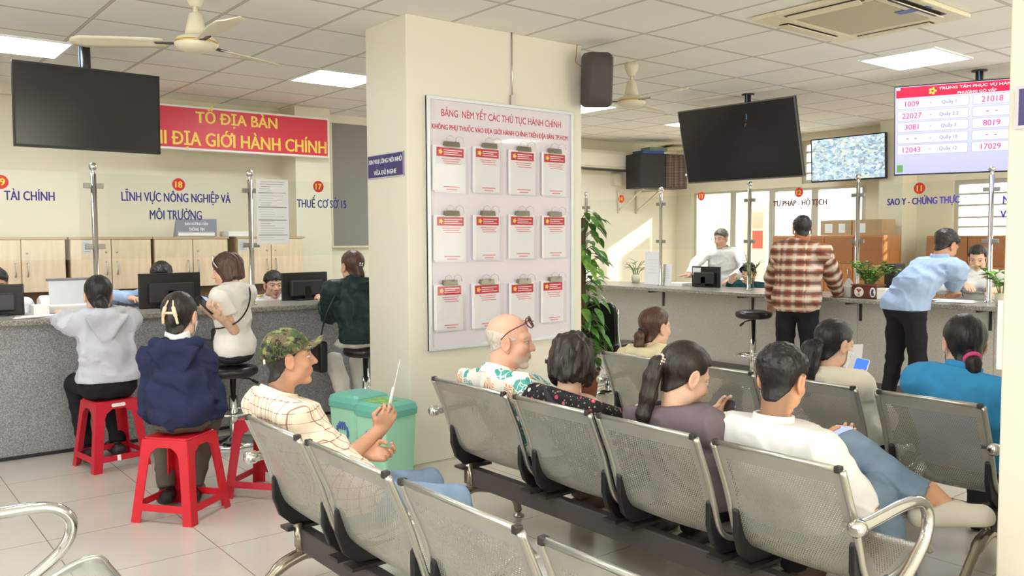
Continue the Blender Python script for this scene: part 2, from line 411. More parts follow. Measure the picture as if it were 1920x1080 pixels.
# trim along the wall tops on the left
struct('trim_1', MB().box(1.2, 3.84, 8.74, 8.8, 2.74, CEIL).box(4.24, 6.0, 8.74, 8.8, 2.74, CEIL), M_wall2)

# ceiling lights
M_glow = mat('light_diffuser', (1,1,1,1), 0.5, emit=(0.94, 0.97, 1.0, 1), estr=PANEL_POWER)
def ceiling_light(x0, y0, label, sx=0.61, sy=0.61):
    t = thing('ceiling_light', label, 'ceiling light', (x0+sx/2, y0+sy/2, CEIL), group='square ceiling light panels')
    f = MB(); z0 = CEIL-0.012
    for a in ((x0, x0+sx, y0, y0+0.02), (x0, x0+sx, y0+sy-0.02, y0+sy), (x0, x0+0.02, y0, y0+sy), (x0+sx-0.02, x0+sx, y0, y0+sy)): f.box(*a, z0, CEIL)
    f.build('frame', M_white, t)
    MB().box(x0+0.02, x0+sx-0.02, y0+0.02, y0+sy-0.02, CEIL-0.008, CEIL-0.001).build('diffuser', M_glow, t)
ceiling_light(0.80, 6.68, 'square white ceiling light panel above the black screen at far left')
ceiling_light(3.17, 6.46, 'square white ceiling light panel cut off by the central pillar, above the red banner')
ceiling_light(6.38, 3.02, 'square white ceiling light panel beside the air conditioning cassette', 0.64, 0.60)
ceiling_light(5.97, 6.42, 'square white ceiling light panel behind the loudspeaker on the pillar')
ceiling_light(8.02, 6.48, 'distant ceiling light panel half hidden by the tilted black screen')
for k, (x, y) in enumerate(((0.74, 2.83), (-1.1, 5.3), (7.4, -0.7), (-1.1, 0.4), (4.4, -2.0), (9.0, 1.6))):  # unseen panels added for more fill light in the hall
    ceiling_light(x, y, 'square white ceiling light panel added out of view to brighten the waiting area')

# ================================================================== SERVICE COUNTERS
def counter_left():
    t = thing('service_counter', 'long grey granite service counter along the left behind the red stools', 'counter', (1.0, 6.7, 0))
    b = MB(); x = -2.9
    while x < 4.6:
        b.box(x+0.0015, min(x+1.06, 4.6)-0.0015, 6.42, 6.46, 0.02, 0.885); x += 1.06
    b.build('front_panel', M_granite_L, t)
    MB().box(-2.9, 4.6, 6.36, 7.02, 0.885, 0.925).build('countertop', M_granite_top, t, bevel=0.008)
    MB().box(-2.9, 4.6, 6.44, 6.95, 0.0, 0.885).build('carcass', M_dark, t)
    MB().box(-2.9, 4.6, 6.40, 6.44, 0.0, 0.02).build('plinth', M_black, t)
counter_left()
def counter_right():
    t = thing('service_counter', 'long pale granite service counter on the right with people standing at it', 'counter', (7.6, 5.0, 0))
    b = MB(); y = 0.6
    while y < 8.6:
        b.box(7.48, 7.52, y+0.0015, min(y+1.2, 8.6)-0.0015, 0.1, 0.845); y += 1.2
    b.build('front_panel', M_granite_R, t)
    MB().box(7.16, 7.98, 0.6, 8.6, 0.845, 0.885).build('countertop', M_granite_top, t, bevel=0.008)
    MB().box(7.52, 7.95, 0.6, 8.6, 0.0, 0.845).build('carcass', M_dark, t)
    MB().box(7.42, 7.5, 0.6, 8.6, 0.0, 0.1).build('plinth', mat('grey_plinth', srgb(96, 92, 88), 0.5), t)
    for px, y in ((1225, 570), (1392, 580), (1595, 590), (1840, 590)):
        p = atx(px, y, 7.3)
        MB().box(7.22, 7.48, p.y-0.011, p.y+0.011, 0.825, 0.845).box(7.465, 7.48, p.y-0.011, p.y+0.011, 0.66, 0.83).build('bracket', M_dark, t)
counter_right()

# glass screens with their posts
def glass_post(p, z0, ztop, dirn, label, zc=(1.83, 1.40)):
    t = thing('screen_post', label, 'post', (p[0], p[1], z0), group='steel posts of the counter screens')
    b = MB(); b.lathe([(0.035, z0), (0.035, z0+0.012), (0.02, z0+0.02), (0.02, ztop-0.05)], (p[0], p[1], 0), 16); b.build('pole', M_chrome, t)
    MB().lathe([(0.012, ztop-0.05), (0.012, ztop-0.02)], (p[0], p[1], 0), 12).sphere((p[0], p[1], ztop), 0.03, 16).build('ball_finial', M_chrome, t)
    d = Vector(dirn)
    for z in zc:
        c = Vector((p[0], p[1], z))
        for s in (-1, 1):
            MB().bar(c+d*(s*0.015), c+d*(s*0.065), 0.026, 0.036).build('glass_clamp', mat('clamp_steel', (0.3, 0.29, 0.27, 1), 0.4, 0.8), t, bevel=0.003)
YG = 6.6; XG = 7.55
lx = [aty(177, 400, YG).x, aty(470, 400, YG).x]; lx = [2*lx[0]-lx[1]] + lx + [2*lx[1]-lx[0]]
for k, (x, lab) in enumerate(zip(lx, ('steel screen post on the left counter beyond the photo edge', 'ball-topped steel screen post behind the woman in the pale grey hoodie', 'ball-topped steel screen post behind the woman in the white blouse', 'steel screen post of the left counter hidden behind the pillar'))):
    glass_post((x, YG), 0.925, 1.965, (1,0,0), lab)
ry = [atx(px, y, XG).y for px, y in ((1099, 440), (1239, 440), (1405, 440), (1608, 430), (1857, 440))]
for k, (y, lab) in enumerate(zip(ry, ('short-looking steel post rising out of the climbing plant leaves', 'ball-topped steel post below the black network cabinet', 'steel screen post under the tilted black screen', 'steel screen post behind the brown pot of leafy stems', 'steel screen post in front of the woman clerk, next to the right pillar'))):
    glass_post((XG, y), 0.885, 2.0, (0,1,0), lab)
M_disc = mat('red_disc', srgb(222, 52, 52), 0.5); M_num = mat('yellow_numeral', srgb(252, 226, 92), 0.5)
M_indigo = mat('indigo_lettering', srgb(66, 52, 150), 0.5); M_mauve = mat('maroon_lettering', srgb(110, 44, 60), 0.5)
def glass_panel(a, b, label, left):
    """pane between two points on the ground line"""
    a, b = Vector(a), Vector(b); d = (b-a).normalized(); n = d.cross(Vector((0,0,1)))
    t = thing('glass_screen', label, 'glass screen', ((a.x+b.x)/2, (a.y+b.y)/2, 1.31), group='glass screens on the counters')
    MB().bar(a+d*0.03+Vector((0,0,1.615)), b-d*0.03+Vector((0,0,1.615)), 0.008, 0.61).build('pane', M_glass, t)
    return t
def put_num(t, num, px, py, left, r=0.047):
    c = aty(px, py, YG-0.008) if left else atx(px, py, XG-0.008)
    rt = Vector((1,0,0)) if left else Vector((0,-1,0)); nz = Vector((0,-1,0)) if left else Vector((-1,0,0))
    o = MB().prism(disc(r), c, rt, (0,0,1), 0.001).build('number_disc', M_disc, t)
    text('numeral', num, c+nz*0.003, rt, (0,0,1), h=r*1.0, m=M_num, parent=t, depth=0.001, bold=0.035, sx=0.95)
def put_text(t, body, x0, y0, x1, y1, left, m):
    """lettering whose box in the photograph runs from (x0,y0) top left to (x1,y1) bottom right"""
    if left: a, b = aty(x0, (y0+y1)/2, YG-0.007), aty(x1, (y0+y1)/2, YG-0.007); hh = aty(x0, y0, YG).z-aty(x0, y1, YG).z; rt = (1,0,0)
    else: a, b = atx(x0, (y0+y1)/2, XG-0.007), atx(x1, (y0+y1)/2, XG-0.007); hh = atx(x0, y0, XG).z-atx(x0, y1, XG).z; rt = (0,-1,0)
    text('lettering', body, (a+b)/2, rt, (0,0,1), w=(b-a).length, h=hh, m=m, parent=t, depth=0.001, bold=0.03 if left else 0.055)
g = glass_panel((lx[0], YG, 0), (lx[1], YG, 0), 'clear glass screen with a red 19 disc at the left edge', True)
put_num(g, '19', 1, 341, True); put_text(g, 'TÀI CHÍNH', 8, 354, 102, 376, True, M_navy)
g = glass_panel((lx[1], YG, 0), (lx[2], YG, 0), 'clear glass screen with a red 18 disc between the two steel posts', True)
put_num(g, '18', 335, 346, True); put_text(g, 'LĨNH VỰC NÔNG NGHIỆP VÀ', 228, 356, 432, 384, True, M_navy); put_text(g, 'MÔI TRƯỜNG', 281, 390, 378, 412, True, M_navy)
g = glass_panel((lx[2], YG, 0), (lx[3], YG, 0), 'clear glass screen with a red 17 disc left of the pillar', True)
put_num(g, '17', 597, 350, True); put_text(g, 'THUẾ CƠ SỞ 15', 557, 366, 649, 390, True, M_navy)
g = glass_panel((XG, ry[0], 0), (XG, ry[1], 0), 'clear glass screen with a red 14 disc behind the climbing plant', False); put_num(g, '14', 1165, 373, False)
g = glass_panel((XG, ry[1], 0), (XG, ry[2], 0), 'clear glass screen with a red 13 disc in front of the standing man clerk', False); put_num(g, '13', 1315, 368, False)
g = glass_panel((XG, ry[2], 0), (XG, ry[3], 0), 'clear glass screen with a red 12 disc above the man in plaid', False)
put_num(g, '12', 1498, 361, False); put_text(g, 'TƯ PHÁP - HỘ TỊCH', 1450, 372, 1550, 388, False, M_mauve)
g = glass_panel((XG, ry[3], 0), (XG, ry[4], 0), 'clear glass screen with a red 11 disc above the man in the light blue shirt', False)
put_num(g, '11', 1724, 353, False, 0.05); put_text(g, 'SAO Y - CHỨNG THỰC', 1664, 366, 1799, 386, False, M_indigo)
g = glass_panel((XG, ry[4], 0), (XG, ry[4]-1.2, 0), 'clear glass screen running behind the right pillar', False)
put_text(g, 'N', 1881, 367, 1892, 382, False, M_indigo); put_text(g, 'VÀ', 1876, 391, 1898, 408, False, M_indigo)

# printed sheet taped to the glass
t = thing('notice_sheet', 'long white printed notice taped to the glass beside the red 17 disc', 'notice', aty(512, 458, YG-0.02))
a = aty(480, 335, YG-0.02); bq = aty(543, 458, YG-0.02)
MB().box(a.x, bq.x, YG-0.014, YG-0.011, bq.z, a.z).build('sheet', M_paper, t)
b = MB()
for k in range(26):
    z = a.z-0.02-k*(a.z-bq.z-0.04)/26; wv = random.choice((0.4, 0.55, 0.9, 0.9)); x0 = a.x+0.02+random.random()*0.02
    b.box(x0, x0+(bq.x-a.x-0.05)*wv, YG-0.0155, YG-0.0145, z-0.003, z)
for q in (0.2, 0.42, 0.62, 0.85):
    z = a.z-(a.z-bq.z)*q; b.box(a.x+0.015, bq.x-0.015, YG-0.0155, YG-0.0145, z-0.006, z)
b.build('print', mat('grey_print', srgb(150, 150, 154), 0.7), t)

# ================================================================== BACK WALL ON THE LEFT: cabinets and signs
YC = 8.25
def cabinet(px0, pxm, px1, label, sticker=None):
    x0, xm, x1 = (aty(p, 443, YC).x for p in (px0, pxm, px1)); z0, z1 = 1.0, 1.475
    t = thing('wall_cabinet', label, 'cabinet', ((x0+x1)/2, YC+0.25, 0.0), group='row of birch cabinets behind the left counter')
    MB().box(x0, x1, YC+0.02, YC+0.5, z0, z1-0.02).build('body', M_birch_edge, t)
    MB().box(x0-0.01, x1+0.01, YC-0.005, YC+0.5, z1-0.02, z1).build('top_board', M_birch_edge, t)
    MB().box(x0, x1, YC+0.06, YC+0.5, 0.0, z0).build('lower_body', M_brown, t)
    for s, (a, c) in ((-1, (x0, xm)), (1, (xm, x1))):
        d = MB().box(a+0.004, c-0.004, YC, YC+0.019, z0+0.004, z1-0.024).build('door', M_birch, t, bevel=0.002)
        hx = xm + s*0.045
        MB().tube(spline([(hx, YC, 1.25), (hx, YC-0.03, 1.24), (hx, YC-0.03, 1.15), (hx, YC, 1.14)], 5), 0.006, 8).build('handle', M_steel, d)
        if s == 1 or sticker is not None: MB().lathe([(0.009, 0), (0.009, 0.006)], (hx, YC, 1.34), 12, (0,-1,0)).build('lock', M_steel, d)
    if sticker is not None:
        o = MB().box(x0+sticker, x0+sticker+0.08, YC-0.002, YC, 1.33, 1.445).build('label_card', mat('grey_card', srgb(206, 206, 204), 0.6), t)
        b = MB()
        for q in range(5): b.box(x0+sticker+0.015, x0+sticker+0.065, YC-0.003, YC-0.002, 1.345+q*0.018, 1.348+q*0.018)
        b.build('print', M_ink, o)
cabinet(-80, 38, 122, 'birch two-door cabinet at the left edge of the row under the red 19 disc')
cabinet(131, 208, 283, 'birch two-door cabinet with a small card, left of the middle of the row', 0.095)
cabinet(289, 361, 427, 'birch two-door cabinet below the grey desk sign')
cabinet(445, 508, 569, 'birch two-door cabinet at the right end of the row with a small card', 0.012)
MB().box(-2.5, 3.85, 8.4, 8.45, 0, 1.0).build('trim_2', M_brown)['kind'] = 'structure'
# desk sign on the cabinets
t = thing('desk_sign', 'grey slanted desk sign with white lettering on top of the birch cabinets', 'sign', aty(368, 441, YC+0.1))
pz = 1.476; xa, xb = aty(331, 430, YC+0.1).x, aty(407, 430, YC+0.1).x
M_slate = mat('slate_sign', srgb(138, 140, 156), 0.5)
MB().prism([(0, 0), (0.09, 0), (0.0, 0.17)], (xa, YC+0.12, pz), (0, 1, 0), (0, 0, 1), 0.004).prism([(0, 0), (0.09, 0), (0.0, 0.17)], (xb, YC+0.12, pz), (0, 1, 0), (0, 0, 1), 0.004).box(xa, xb, YC+0.115, YC+0.12, pz, pz+0.17).build('board', M_slate, t)
MB().box(xa+0.02, xb-0.02, YC+0.112, YC+0.115, pz+0.01, pz+0.04).build('name_strip', M_white, t)
for z, s_, w_ in ((0.13, 'BÀN HƯỚNG DẪN', 0.22), (0.075, 'THÔNG TIN', 0.15)): text('lettering', s_, ((xa+xb)/2, YC+0.113, pz+z), (1,0,0), (0,0,1), w=w_, h=0.04, m=M_whitetext, parent=t, depth=0.001, bold=0.02)
p = aty(446, 440, YC+0.12)
tag(MB().box(p.x-0.12, p.x+0.13, YC+0.05, YC+0.3, pz, pz+0.05).build('paper_box', M_white, bevel=0.004), 'low white box lying on top of the birch cabinets beside the steel post', 'box')
# grey panel to the left of the pillar
t = thing('display_panel', 'plain grey panel hung high on the back wall left of the pillar', 'panel', (4.9, 8.78, 1.36))
MB().box(4.43, 5.6, 8.755, 8.79, 1.37, 2.76).build('panel', mat('grey_panel', srgb(140, 136, 132), 0.6), t)
fr = MB()
for q in ((4.41, 4.43, 1.35, 2.78), (5.6, 5.62, 1.35, 2.78), (4.41, 5.62, 1.35, 1.37), (4.41, 5.62, 2.76, 2.78)): fr.box(q[0], q[1], 8.75, 8.79, q[2], q[3])
fr.build('frame', M_offwhite, t)
# red banner box
YB = 8.30; xa, xb = aty(252, 240, YB).x, aty(617, 250, YB).x; zb, zt = 2.30, 2.715
t = thing('banner_sign', 'red sign box with yellow lettering high above the birch cabinets', 'sign', ((xa+xb)/2, YB+0.05, zb))
MB().box(xa, xb, YB+0.005, YB+0.12, zb, zt).build('casing', M_white, t)
MB().box(xa+0.02, xb-0.02, YB-0.003, YB+0.005, zb+0.02, zt-0.02).build('face', mat('red_banner', srgb(214, 52, 72), 0.4), t)
def banner_text(body, x0, y0, x1, y1):
    a, c = aty(x0, (y0+y1)/2, YB), aty(x1, (y0+y1)/2+(x1-x0)*0.03, YB); hh = aty(x0, y0, YB).z-aty(x0, y1, YB).z
    text('lettering', body, ((a.x+c.x)/2, YB-0.004, (a.z+c.z)/2), (1,0,0), (0,0,1), w=c.x-a.x, h=hh, m=M_yellow, parent=t, depth=0.003, bold=0.03)
banner_text('TỔ ĐỊA BÀN', 367, 201, 519, 240); banner_text('PHI ĐỊA GIỚI HÀNH CHÍNH', 270, 241, 611, 281)

# ================================================================== NOTICE BOARD ON THE PILLAR
YP = 4.58
t = thing('notice_board', 'large pale notice board with red headings mounted on the central pillar', 'notice board', (3.58, YP, 0.72))
bx0, bx1, bz0, bz1 = 2.962, 4.205, 0.725, 2.343
M_lilac = mat('lilac_board', srgb(222, 216, 226), 0.45, coat=0.25)
MB().box(bx0, bx1, YP-0.018, YP-0.002, bz0, bz1).build('panel', M_lilac, t)
fr = MB(); M_boardframe = mat('pale_aluminium', srgb(222, 228, 232), 0.35, 0.3)
for q in ((bx0, bx0+0.022, bz0, bz1), (bx1-0.022, bx1, bz0, bz1), (bx0, bx1, bz0, bz0+0.022), (bx0, bx1, bz1-0.022, bz1)): fr.box(q[0], q[1], YP-0.03, YP-0.002, q[2], q[3])
fr.build('frame', M_boardframe, t, bevel=0.003)
def board_text(body, x0, y0, x1, y1, h, m, bold):
    a, c = aty(x0, y0, YP-0.02), aty(x1, y1, YP-0.02)
    text('heading', body, ((a.x+c.x)/2, YP-0.0185, (a.z+c.z)/2), (1,0,0), (0,0,1), w=c.x-a.x, h=h, m=m, parent=t, depth=0.001, bold=bold)
board_text('BẢNG  NÊM YẾT CÁC THỦ TỤC HÀNH CHÍNH', 828, 209, 1052, 232, 0.085, M_redbold, 0.0)
board_text('KHÔNG PHỤ THUỘC VÀO ĐỊA GIỚI HÀNH CHÍNH TRÊN ĐỊA BÀN TP.HCM', 810, 238, 1064, 257, 0.052, M_redbold, 0.02)
MB().tube([(3.66, YP-0.01, bz1), (3.66, YP-0.008, CEIL)], 0.004, 6).box(3.645, 3.675, YP-0.02, YP-0.002, bz1, bz1+0.07).build('hanging_wire', M_steel, t)
sheets = [[(816,272,876,361),(890,275,941,363),(956,281,1006,366),(1018,285,1064,368)], [(817,403,876,493),(891,403,941,490),(956,403,1005,487),(1018,404,1063,485)], [(818,534,871,623),(888,532,941,619),(957,531,1005,614),(1017,527,1059,607)]]
rows = ('top', 'middle', 'bottom'); cols = ('leftmost in the row', 'second from the left', 'third from the left', 'rightmost in the row')
M_clip = mat('clip_metal', srgb(150, 146, 130), 0.3, 0.8)
star = [((0.5+0.5*abs(math.cos(2.5*a)))*math.cos(a), (0.5+0.5*abs(math.cos(2.5*a)))*math.sin(a)) for a in [2*math.pi*k/40+math.pi/2 for k in range(40)]]
for i in range(3):
    for j in range(4):
        x0, y0, x1, y1 = sheets[i][j]; a = aty(x0, y0, YP-0.03); c = aty(x1, y1-2, YP-0.03)
        xl, xr = a.x, c.x; zt_ = a.z; zb_ = aty(x0, y1, YP-0.03).z; wd = xr-xl; hd = zt_-zb_
        t = thing('document_pad', 'white document pad, %s row of the notice board, %s' % (rows[i], cols[j]), 'document', ((xl+xr)/2, YP-0.03, zb_), group='document pads clipped to the notice board')
        tilt = random.uniform(-0.02, 0.02)
        M = Matrix.Translation(((xl+xr)/2, YP-0.03, zt_)) @ Matrix.Rotation(tilt, 4, 'Y')
        b = MB()
        for q in range(4):
            sh = random.uniform(-0.006, 0.006) - 0.006*q
            b.box(-wd/2+sh, wd/2+sh-0.004, 0.010-q*0.005, 0.013-q*0.005, -hd+abs(sh)*0.6, 0, M)
        b.build('sheets', M_paper, t)
        yf = -0.0065
        MB().box(-wd/2+0.006, wd/2-0.03, yf-0.001, yf, -0.068, -0.012, M).build('heading_band', M_redprint, t)
        cc = M @ Vector((-wd/2+0.034, yf-0.0015, -0.04))
        MB().prism([(x*0.017, z*0.017) for x, z in star], cc, (1,0,0), (0,0,1), 0.001).build('emblem', M_yellow, t)
        b = MB()
        for q in range(3): b.box(-wd/2+0.06, wd/2-0.045-0.03*(q % 2), yf-0.002, yf-0.001, -0.03-0.013*q, -0.025-0.013*q, M)
        b.build('heading_lines', M_whitetext, t)
        b = MB()
        for q in range(3): b.box(-wd*0.32+0.01*q, wd*0.28-0.012*(q % 2), yf-0.001, yf, -0.086-0.014*q, -0.081-0.014*q, M)
        for q in range(2): b.box(-wd*0.25+0.02*q, wd*0.25-0.02*q, yf-0.001, yf, -hd+0.036-0.017*q, -hd+0.043-0.017*q, M)
        b.build('print', mat('pale_red_print', srgb(232, 140, 150), 0.7), t)
        MB().box(-wd/2-0.004, wd/2+0.006, yf-0.0045, yf-0.004, -hd-0.006, -0.004, M).build('plastic_sleeve', M_film, t)
        cl = MB(); M2 = M @ Matrix.Translation((random.uniform(-0.012, 0.012), 0, 0.0))
        cl.prism([(0.02, -0.018), (0.006, 0.016), (-0.012, 0.016), (-0.02, -0.018)], M2 @ Vector((-0.055, -0.004, 0.012)), (0,1,0), (0,0,1), 0.11)
        o = cl.build('clip', M_clip, t, bevel=0.002)
        for q in (-0.035, 0.035):
            MB().tube([M2 @ Vector((q+dx, -0.026-0.01*k2, 0.02+dz)) for k2, (dx, dz) in enumerate(((-0.018, -0.002), (-0.02, 0.03), (0.0, 0.042), (0.02, 0.03), (0.018, -0.002)))], 0.0018, 6).build('clip_handle', M_steel, o)

# small purple signs on the pillars
def purple_sign(a, c, x, lines, label):
    p0, p1 = atx(*a, x-0.006), atx(*c, x-0.006)
    t = thing('wall_sign', label, 'sign', (x, (p0.y+p1.y)/2, p1.z), group='purple quiet please signs')
    y0, y1 = p0.y, p1.y; z1, z0 = p0.z, p1.z
    MB().box(x-0.006, x, y1, y0, z0, z1).build('plate', mat('purple_sign', srgb(72, 58, 118), 0.4), t)
    fr = MB(); e = 0.006
    for q in ((y1, y0, z0, z0+e), (y1, y0, z1-e, z1), (y1, y1+e, z0, z1), (y0-e, y0, z0, z1)): fr.box(x-0.008, x, q[0], q[1], q[2], q[3])
    fr.build('border', mat('sign_border', srgb(206, 202, 214), 0.4), t)
    n = len(lines)
    for k, s_ in enumerate(lines): text('lettering', s_, (x-0.008, (y0+y1)/2, z1-(z1-z0)*(k+0.55)/(n+0.1)), (0,-1,0), (0,0,1), w=(y0-y1)*(0.92 if k == 0 else 0.62), h=(z1-z0)*0.25, m=M_whitetext, parent=t, depth=0.001, bold=0.02)
purple_sign((689, 293), (757, 329), 2.83, ('XIN VUI LÒNG NÓI NHỎ', 'VỪA ĐỦ NGHE'), 'purple sign with white lettering on the left face of the central pillar')
t = thing('wall_sign', 'purple framed sign cut off at the right edge, on the right pillar', 'sign', (2.85, 1.0, 1.77), group='purple quiet please signs')
MB().box(2.842, 2.85, 0.6, 1.087, 1.775, 1.885).build('plate', MATS['purple_sign'], t)
fr = MB()
for q in ((0.59, 1.097, 1.765, 1.775), (0.59, 1.097, 1.885, 1.895), (1.087, 1.097, 1.765, 1.895)): fr.box(2.838, 2.85, *q)
fr.build('border', MATS['sign_border'], t)
tag(MB().box(2.86, 3.3, 1.12, 1.14, 1.02, 1.24).build('white_board', M_white, bevel=0.003), 'edge of a white board fixed to the far side of the right pillar', 'board')

# loudspeaker on the pillar corner
sp = atx(1083, 150, 4.33)
t = thing('loudspeaker', 'black loudspeaker mounted high on the right edge of the central pillar', 'speaker', (4.33, 4.5, 2.38))
Msp = Matrix.Translation((4.33, 4.44, 2.565)) @ Matrix.Rotation(R(-32), 4, 'Z') @ Matrix.Rotation(R(7), 4, 'X')
b = MB(); prof = [(-0.105, 0.07), (-0.115, 0.0), (-0.085, -0.085), (0.085, -0.085), (0.115, 0.0), (0.105, 0.07)]
P = lambda k, z: [Msp @ Vector((x*k, y*k, z)) for x, y in prof]
rings = [P(0.8, -0.19), P(1, -0.165), P(1, 0.165), P(0.8, 0.19)]
vs = [v for r_ in rings for v in r_]; fs = [tuple(range(5, -1, -1)), tuple(range(18, 24))] + [(i*6+k, i*6+(k+1) % 6, (i+1)*6+(k+1) % 6, (i+1)*6+k) for i in range(3) for k in range(6)]
b.raw(vs, fs, False).build('cabinet', mat('charcoal_plastic', srgb(70, 64, 64), 0.55), t, bevel=0.012, seg=3)
b = MB(); b.grid([[Msp @ Vector((x, -0.088-0.006*math.cos(x*15), z)) for x in np.linspace(-0.08, 0.08, 7)] for z in np.linspace(-0.16, 0.16, 5)]); b.build('grille', mat('speaker_grille', srgb(84, 78, 78), 0.8, bump=0.5, bscale=400), t, solid=0.004)
MB().bar((4.31, 4.57, 2.70), (4.31, 4.57, 2.40), 0.03, 0.02).bar((4.31, 4.575, 2.56), Msp @ Vector((0, 0.06, 0)), 0.03, 0.03).build('wall_bracket', M_black, t)
MB().tube(spline([(4.26, 4.572, 2.83), (4.25, 4.57, 2.75), (4.24, 4.56, 2.70), (4.29, 4.53, 2.66)], 5), 0.003, 6).build('cable', mat('red_brown_cable', srgb(170, 110, 90), 0.5), t)

# ================================================================== SCREENS
M_glossy_black = mat('switched_off_screen', srgb(44, 44, 46), 0.16, spec=0.5)
def tv(label, P0, right, tilt, w, h, pole_top, screen, bez=0.012, name='hanging_screen', frame_m=None):
    """P0 top left corner of the front, right = horizontal direction along the screen, tilt in degrees (top towards the viewer)"""
    r = Vector(right).normalized(); nz = r.cross(Vector((0,0,1))).normalized()
    up = (Vector((0,0,1))*math.cos(R(tilt)) + nz*math.sin(R(tilt))).normalized(); n = r.cross(up)
    P0 = Vector(P0); c = P0 + r*w/2 - up*h/2
    t = thing(name, label, 'screen', (c.x, c.y, c.z))
    M = Matrix((( r.x, n.x, up.x, c.x), (r.y, n.y, up.y, c.y), (r.z, n.z, up.z, c.z), (0,0,0,1)))
    MB().box(-w/2, w/2, -0.045, -0.006, -h/2, h/2, M).box(-w*0.35, w*0.35, -0.075, -0.045, -h*0.36, h*0.2, M).build('housing', M_black, t, bevel=0.004)
    fr = MB()
    for q in ((-w/2, w/2, h/2-bez, h/2), (-w/2, w/2, -h/2, -h/2+bez*1.5), (-w/2, -w/2+bez, -h/2, h/2), (w/2-bez, w/2, -h/2, h/2)): fr.box(q[0], q[1], -0.008, 0.0, q[2], q[3], M)
    fr.build('bezel', frame_m or M_black, t)
    s = MB().box(-w/2+bez, w/2-bez, -0.008, -0.003, -h/2+bez*1.5, h/2-bez, M).build('display', screen, t)
    if pole_top is not None:
        pt = Vector(pole_top); pb = M @ Vector((0, -0.07, h*0.1)); pm = Vector((pt.x, pt.y, M.translation.z+h*0.25))
        MB().tube([pt, pm], 0.03, 14).lathe([(0.06, -0.012), (0.06, 0)], pt, 16).bar(pm, M @ Vector((0, -0.06, h*0.1)), 0.05, 0.06).build('ceiling_pole', M_dark, t)
        MB().tube(spline([pt+Vector((-0.035, -0.01, 0)), pt+Vector((-0.045, -0.02, -0.1)), pm+Vector((-0.035, -0.01, 0.02))], 6), 0.006, 6).build('cable', mat('blue_cable', srgb(90, 140, 200), 0.5), t)
    return t, s, M
a = aty(22, 111, 6.55); c = aty(301, 130, 6.55); d = aty(25, 273, 6.55)
tv('switched off black screen hanging from the ceiling at upper left', a, (c.x-a.x, 0.03, 0), 2, c.x-a.x, a.z-d.z, (aty(160, 80, 6.62).x, 6.62, CEIL), M_glossy_black)
a = atx(1270, 210, 6.9)
tv('switched off black screen tilted down over the waiting area, right of the loudspeaker', a, (0.07, -1, 0), 15, 1.31, 0.755, (7.03, 5.12, CEIL), M_glossy_black, frame_m=mat('silver_bezel', srgb(120, 118, 114), 0.35, 0.5), bez=0.009)
# queue display
a = atx(1677, 163, 7.13); rq = Vector((0.35, -0.78, 0)).normalized(); W, H = 1.19, 0.76
M_lav = bpy.data.materials.new('screen_lavender'); MATS['screen_lavender'] = M_lav; q = NT(M_lav); q.base((0,0,0,1))
gz = q.sep(q.coord('Generated'))[2]; q.val(q.b.inputs['Emission Color'], q.ramp(gz, [(0.0, srgb(186, 186, 250)), (0.35, srgb(196, 198, 248)), (1, srgb(214, 214, 250))])); q.b.inputs['Emission Strength'].default_value = 1.0
t, s, M = tv('lit queue display with a red header and pink numbers hanging at upper right', a, rq, 13, W, H, (7.60, 3.22, CEIL), M_lav, 0.008)
def on(u, v, dy=0.0): return M @ Vector((-W/2+u*W, 0.001+dy, H/2-v*H))
rr = (M.to_3x3() @ Vector((1,0,0))); uu = (M.to_3x3() @ Vector((0,0,1)))
E_red = screen_mat('screen_red', srgb(222, 24, 72), 1.0); E_white = screen_mat('screen_white', srgb(250, 250, 255), 1.0); E_pink = screen_mat('screen_pink', srgb(214, 60, 140), 1.0)
E_line = screen_mat('screen_line', srgb(170, 172, 214), 1.0); E_grey = screen_mat('screen_grey', srgb(120, 128, 168), 1.0); E_yel = screen_mat('screen_yellow', srgb(252, 214, 70), 1.0); E_green = screen_mat('screen_green', srgb(104, 160, 90), 1.0); E_row = screen_mat('screen_row', srgb(226, 228, 252), 1.0)
def pl(name, u0, v0, u1, v1, m, dy=0.0, rad=None):
    c_ = on((u0+u1)/2, (v0+v1)/2, dy); w_, h_ = (u1-u0)*W, (v1-v0)*H
    return MB().prism(rrect(w_, h_, rad or 0.0005), c_, rr, uu, 0.0008).build(name, m, s)
pl('header_band', 0.012, 0.015, 0.988, 0.13, E_red)
text('header_text', 'TRUNG TÂM PHỤC VỤ HÀNH CHÍNH CÔNG', on(0.635, 0.052, 0.003), rr, uu, w=0.70*W, h=0.033, m=E_white, parent=s, depth=0.0006, bold=0.02)
text('header_text', 'PHƯỜNG GÒ VẤP', on(0.52, 0.105, 0.003), rr, uu, w=0.235*W, h=0.031, m=E_white, parent=s, depth=0.0006, bold=0.02)
MB().prism([(x*0.032, z*0.032) for x, z in star], on(0.245, 0.075, 0.002), rr, uu, 0.0008).build('header_emblem', E_yel, s)
MB().prism([(x*0.012, z*0.012) for x, z in star], on(0.245, 0.075, 0.003), rr, uu, 0.0008).build('header_emblem', E_red, s)
pl('corner_tag', 0.015, 0.015, 0.04, 0.045, E_white, 0.001); pl('corner_square', 0.02, 0.88, 0.06, 0.965, E_green)
rowsq = [(0.145, 0.255, '1009', 'Quầy 1', '21018'), (0.275, 0.385, '22027', 'Quầy 2.2', '--'), (0.40, 0.51, '3081', 'Quầy 3', '8019'), (0.53, 0.64, '--', 'Quầy 10', '--'), (0.655, 0.765, '12043', 'Quầy 12', '17029')]
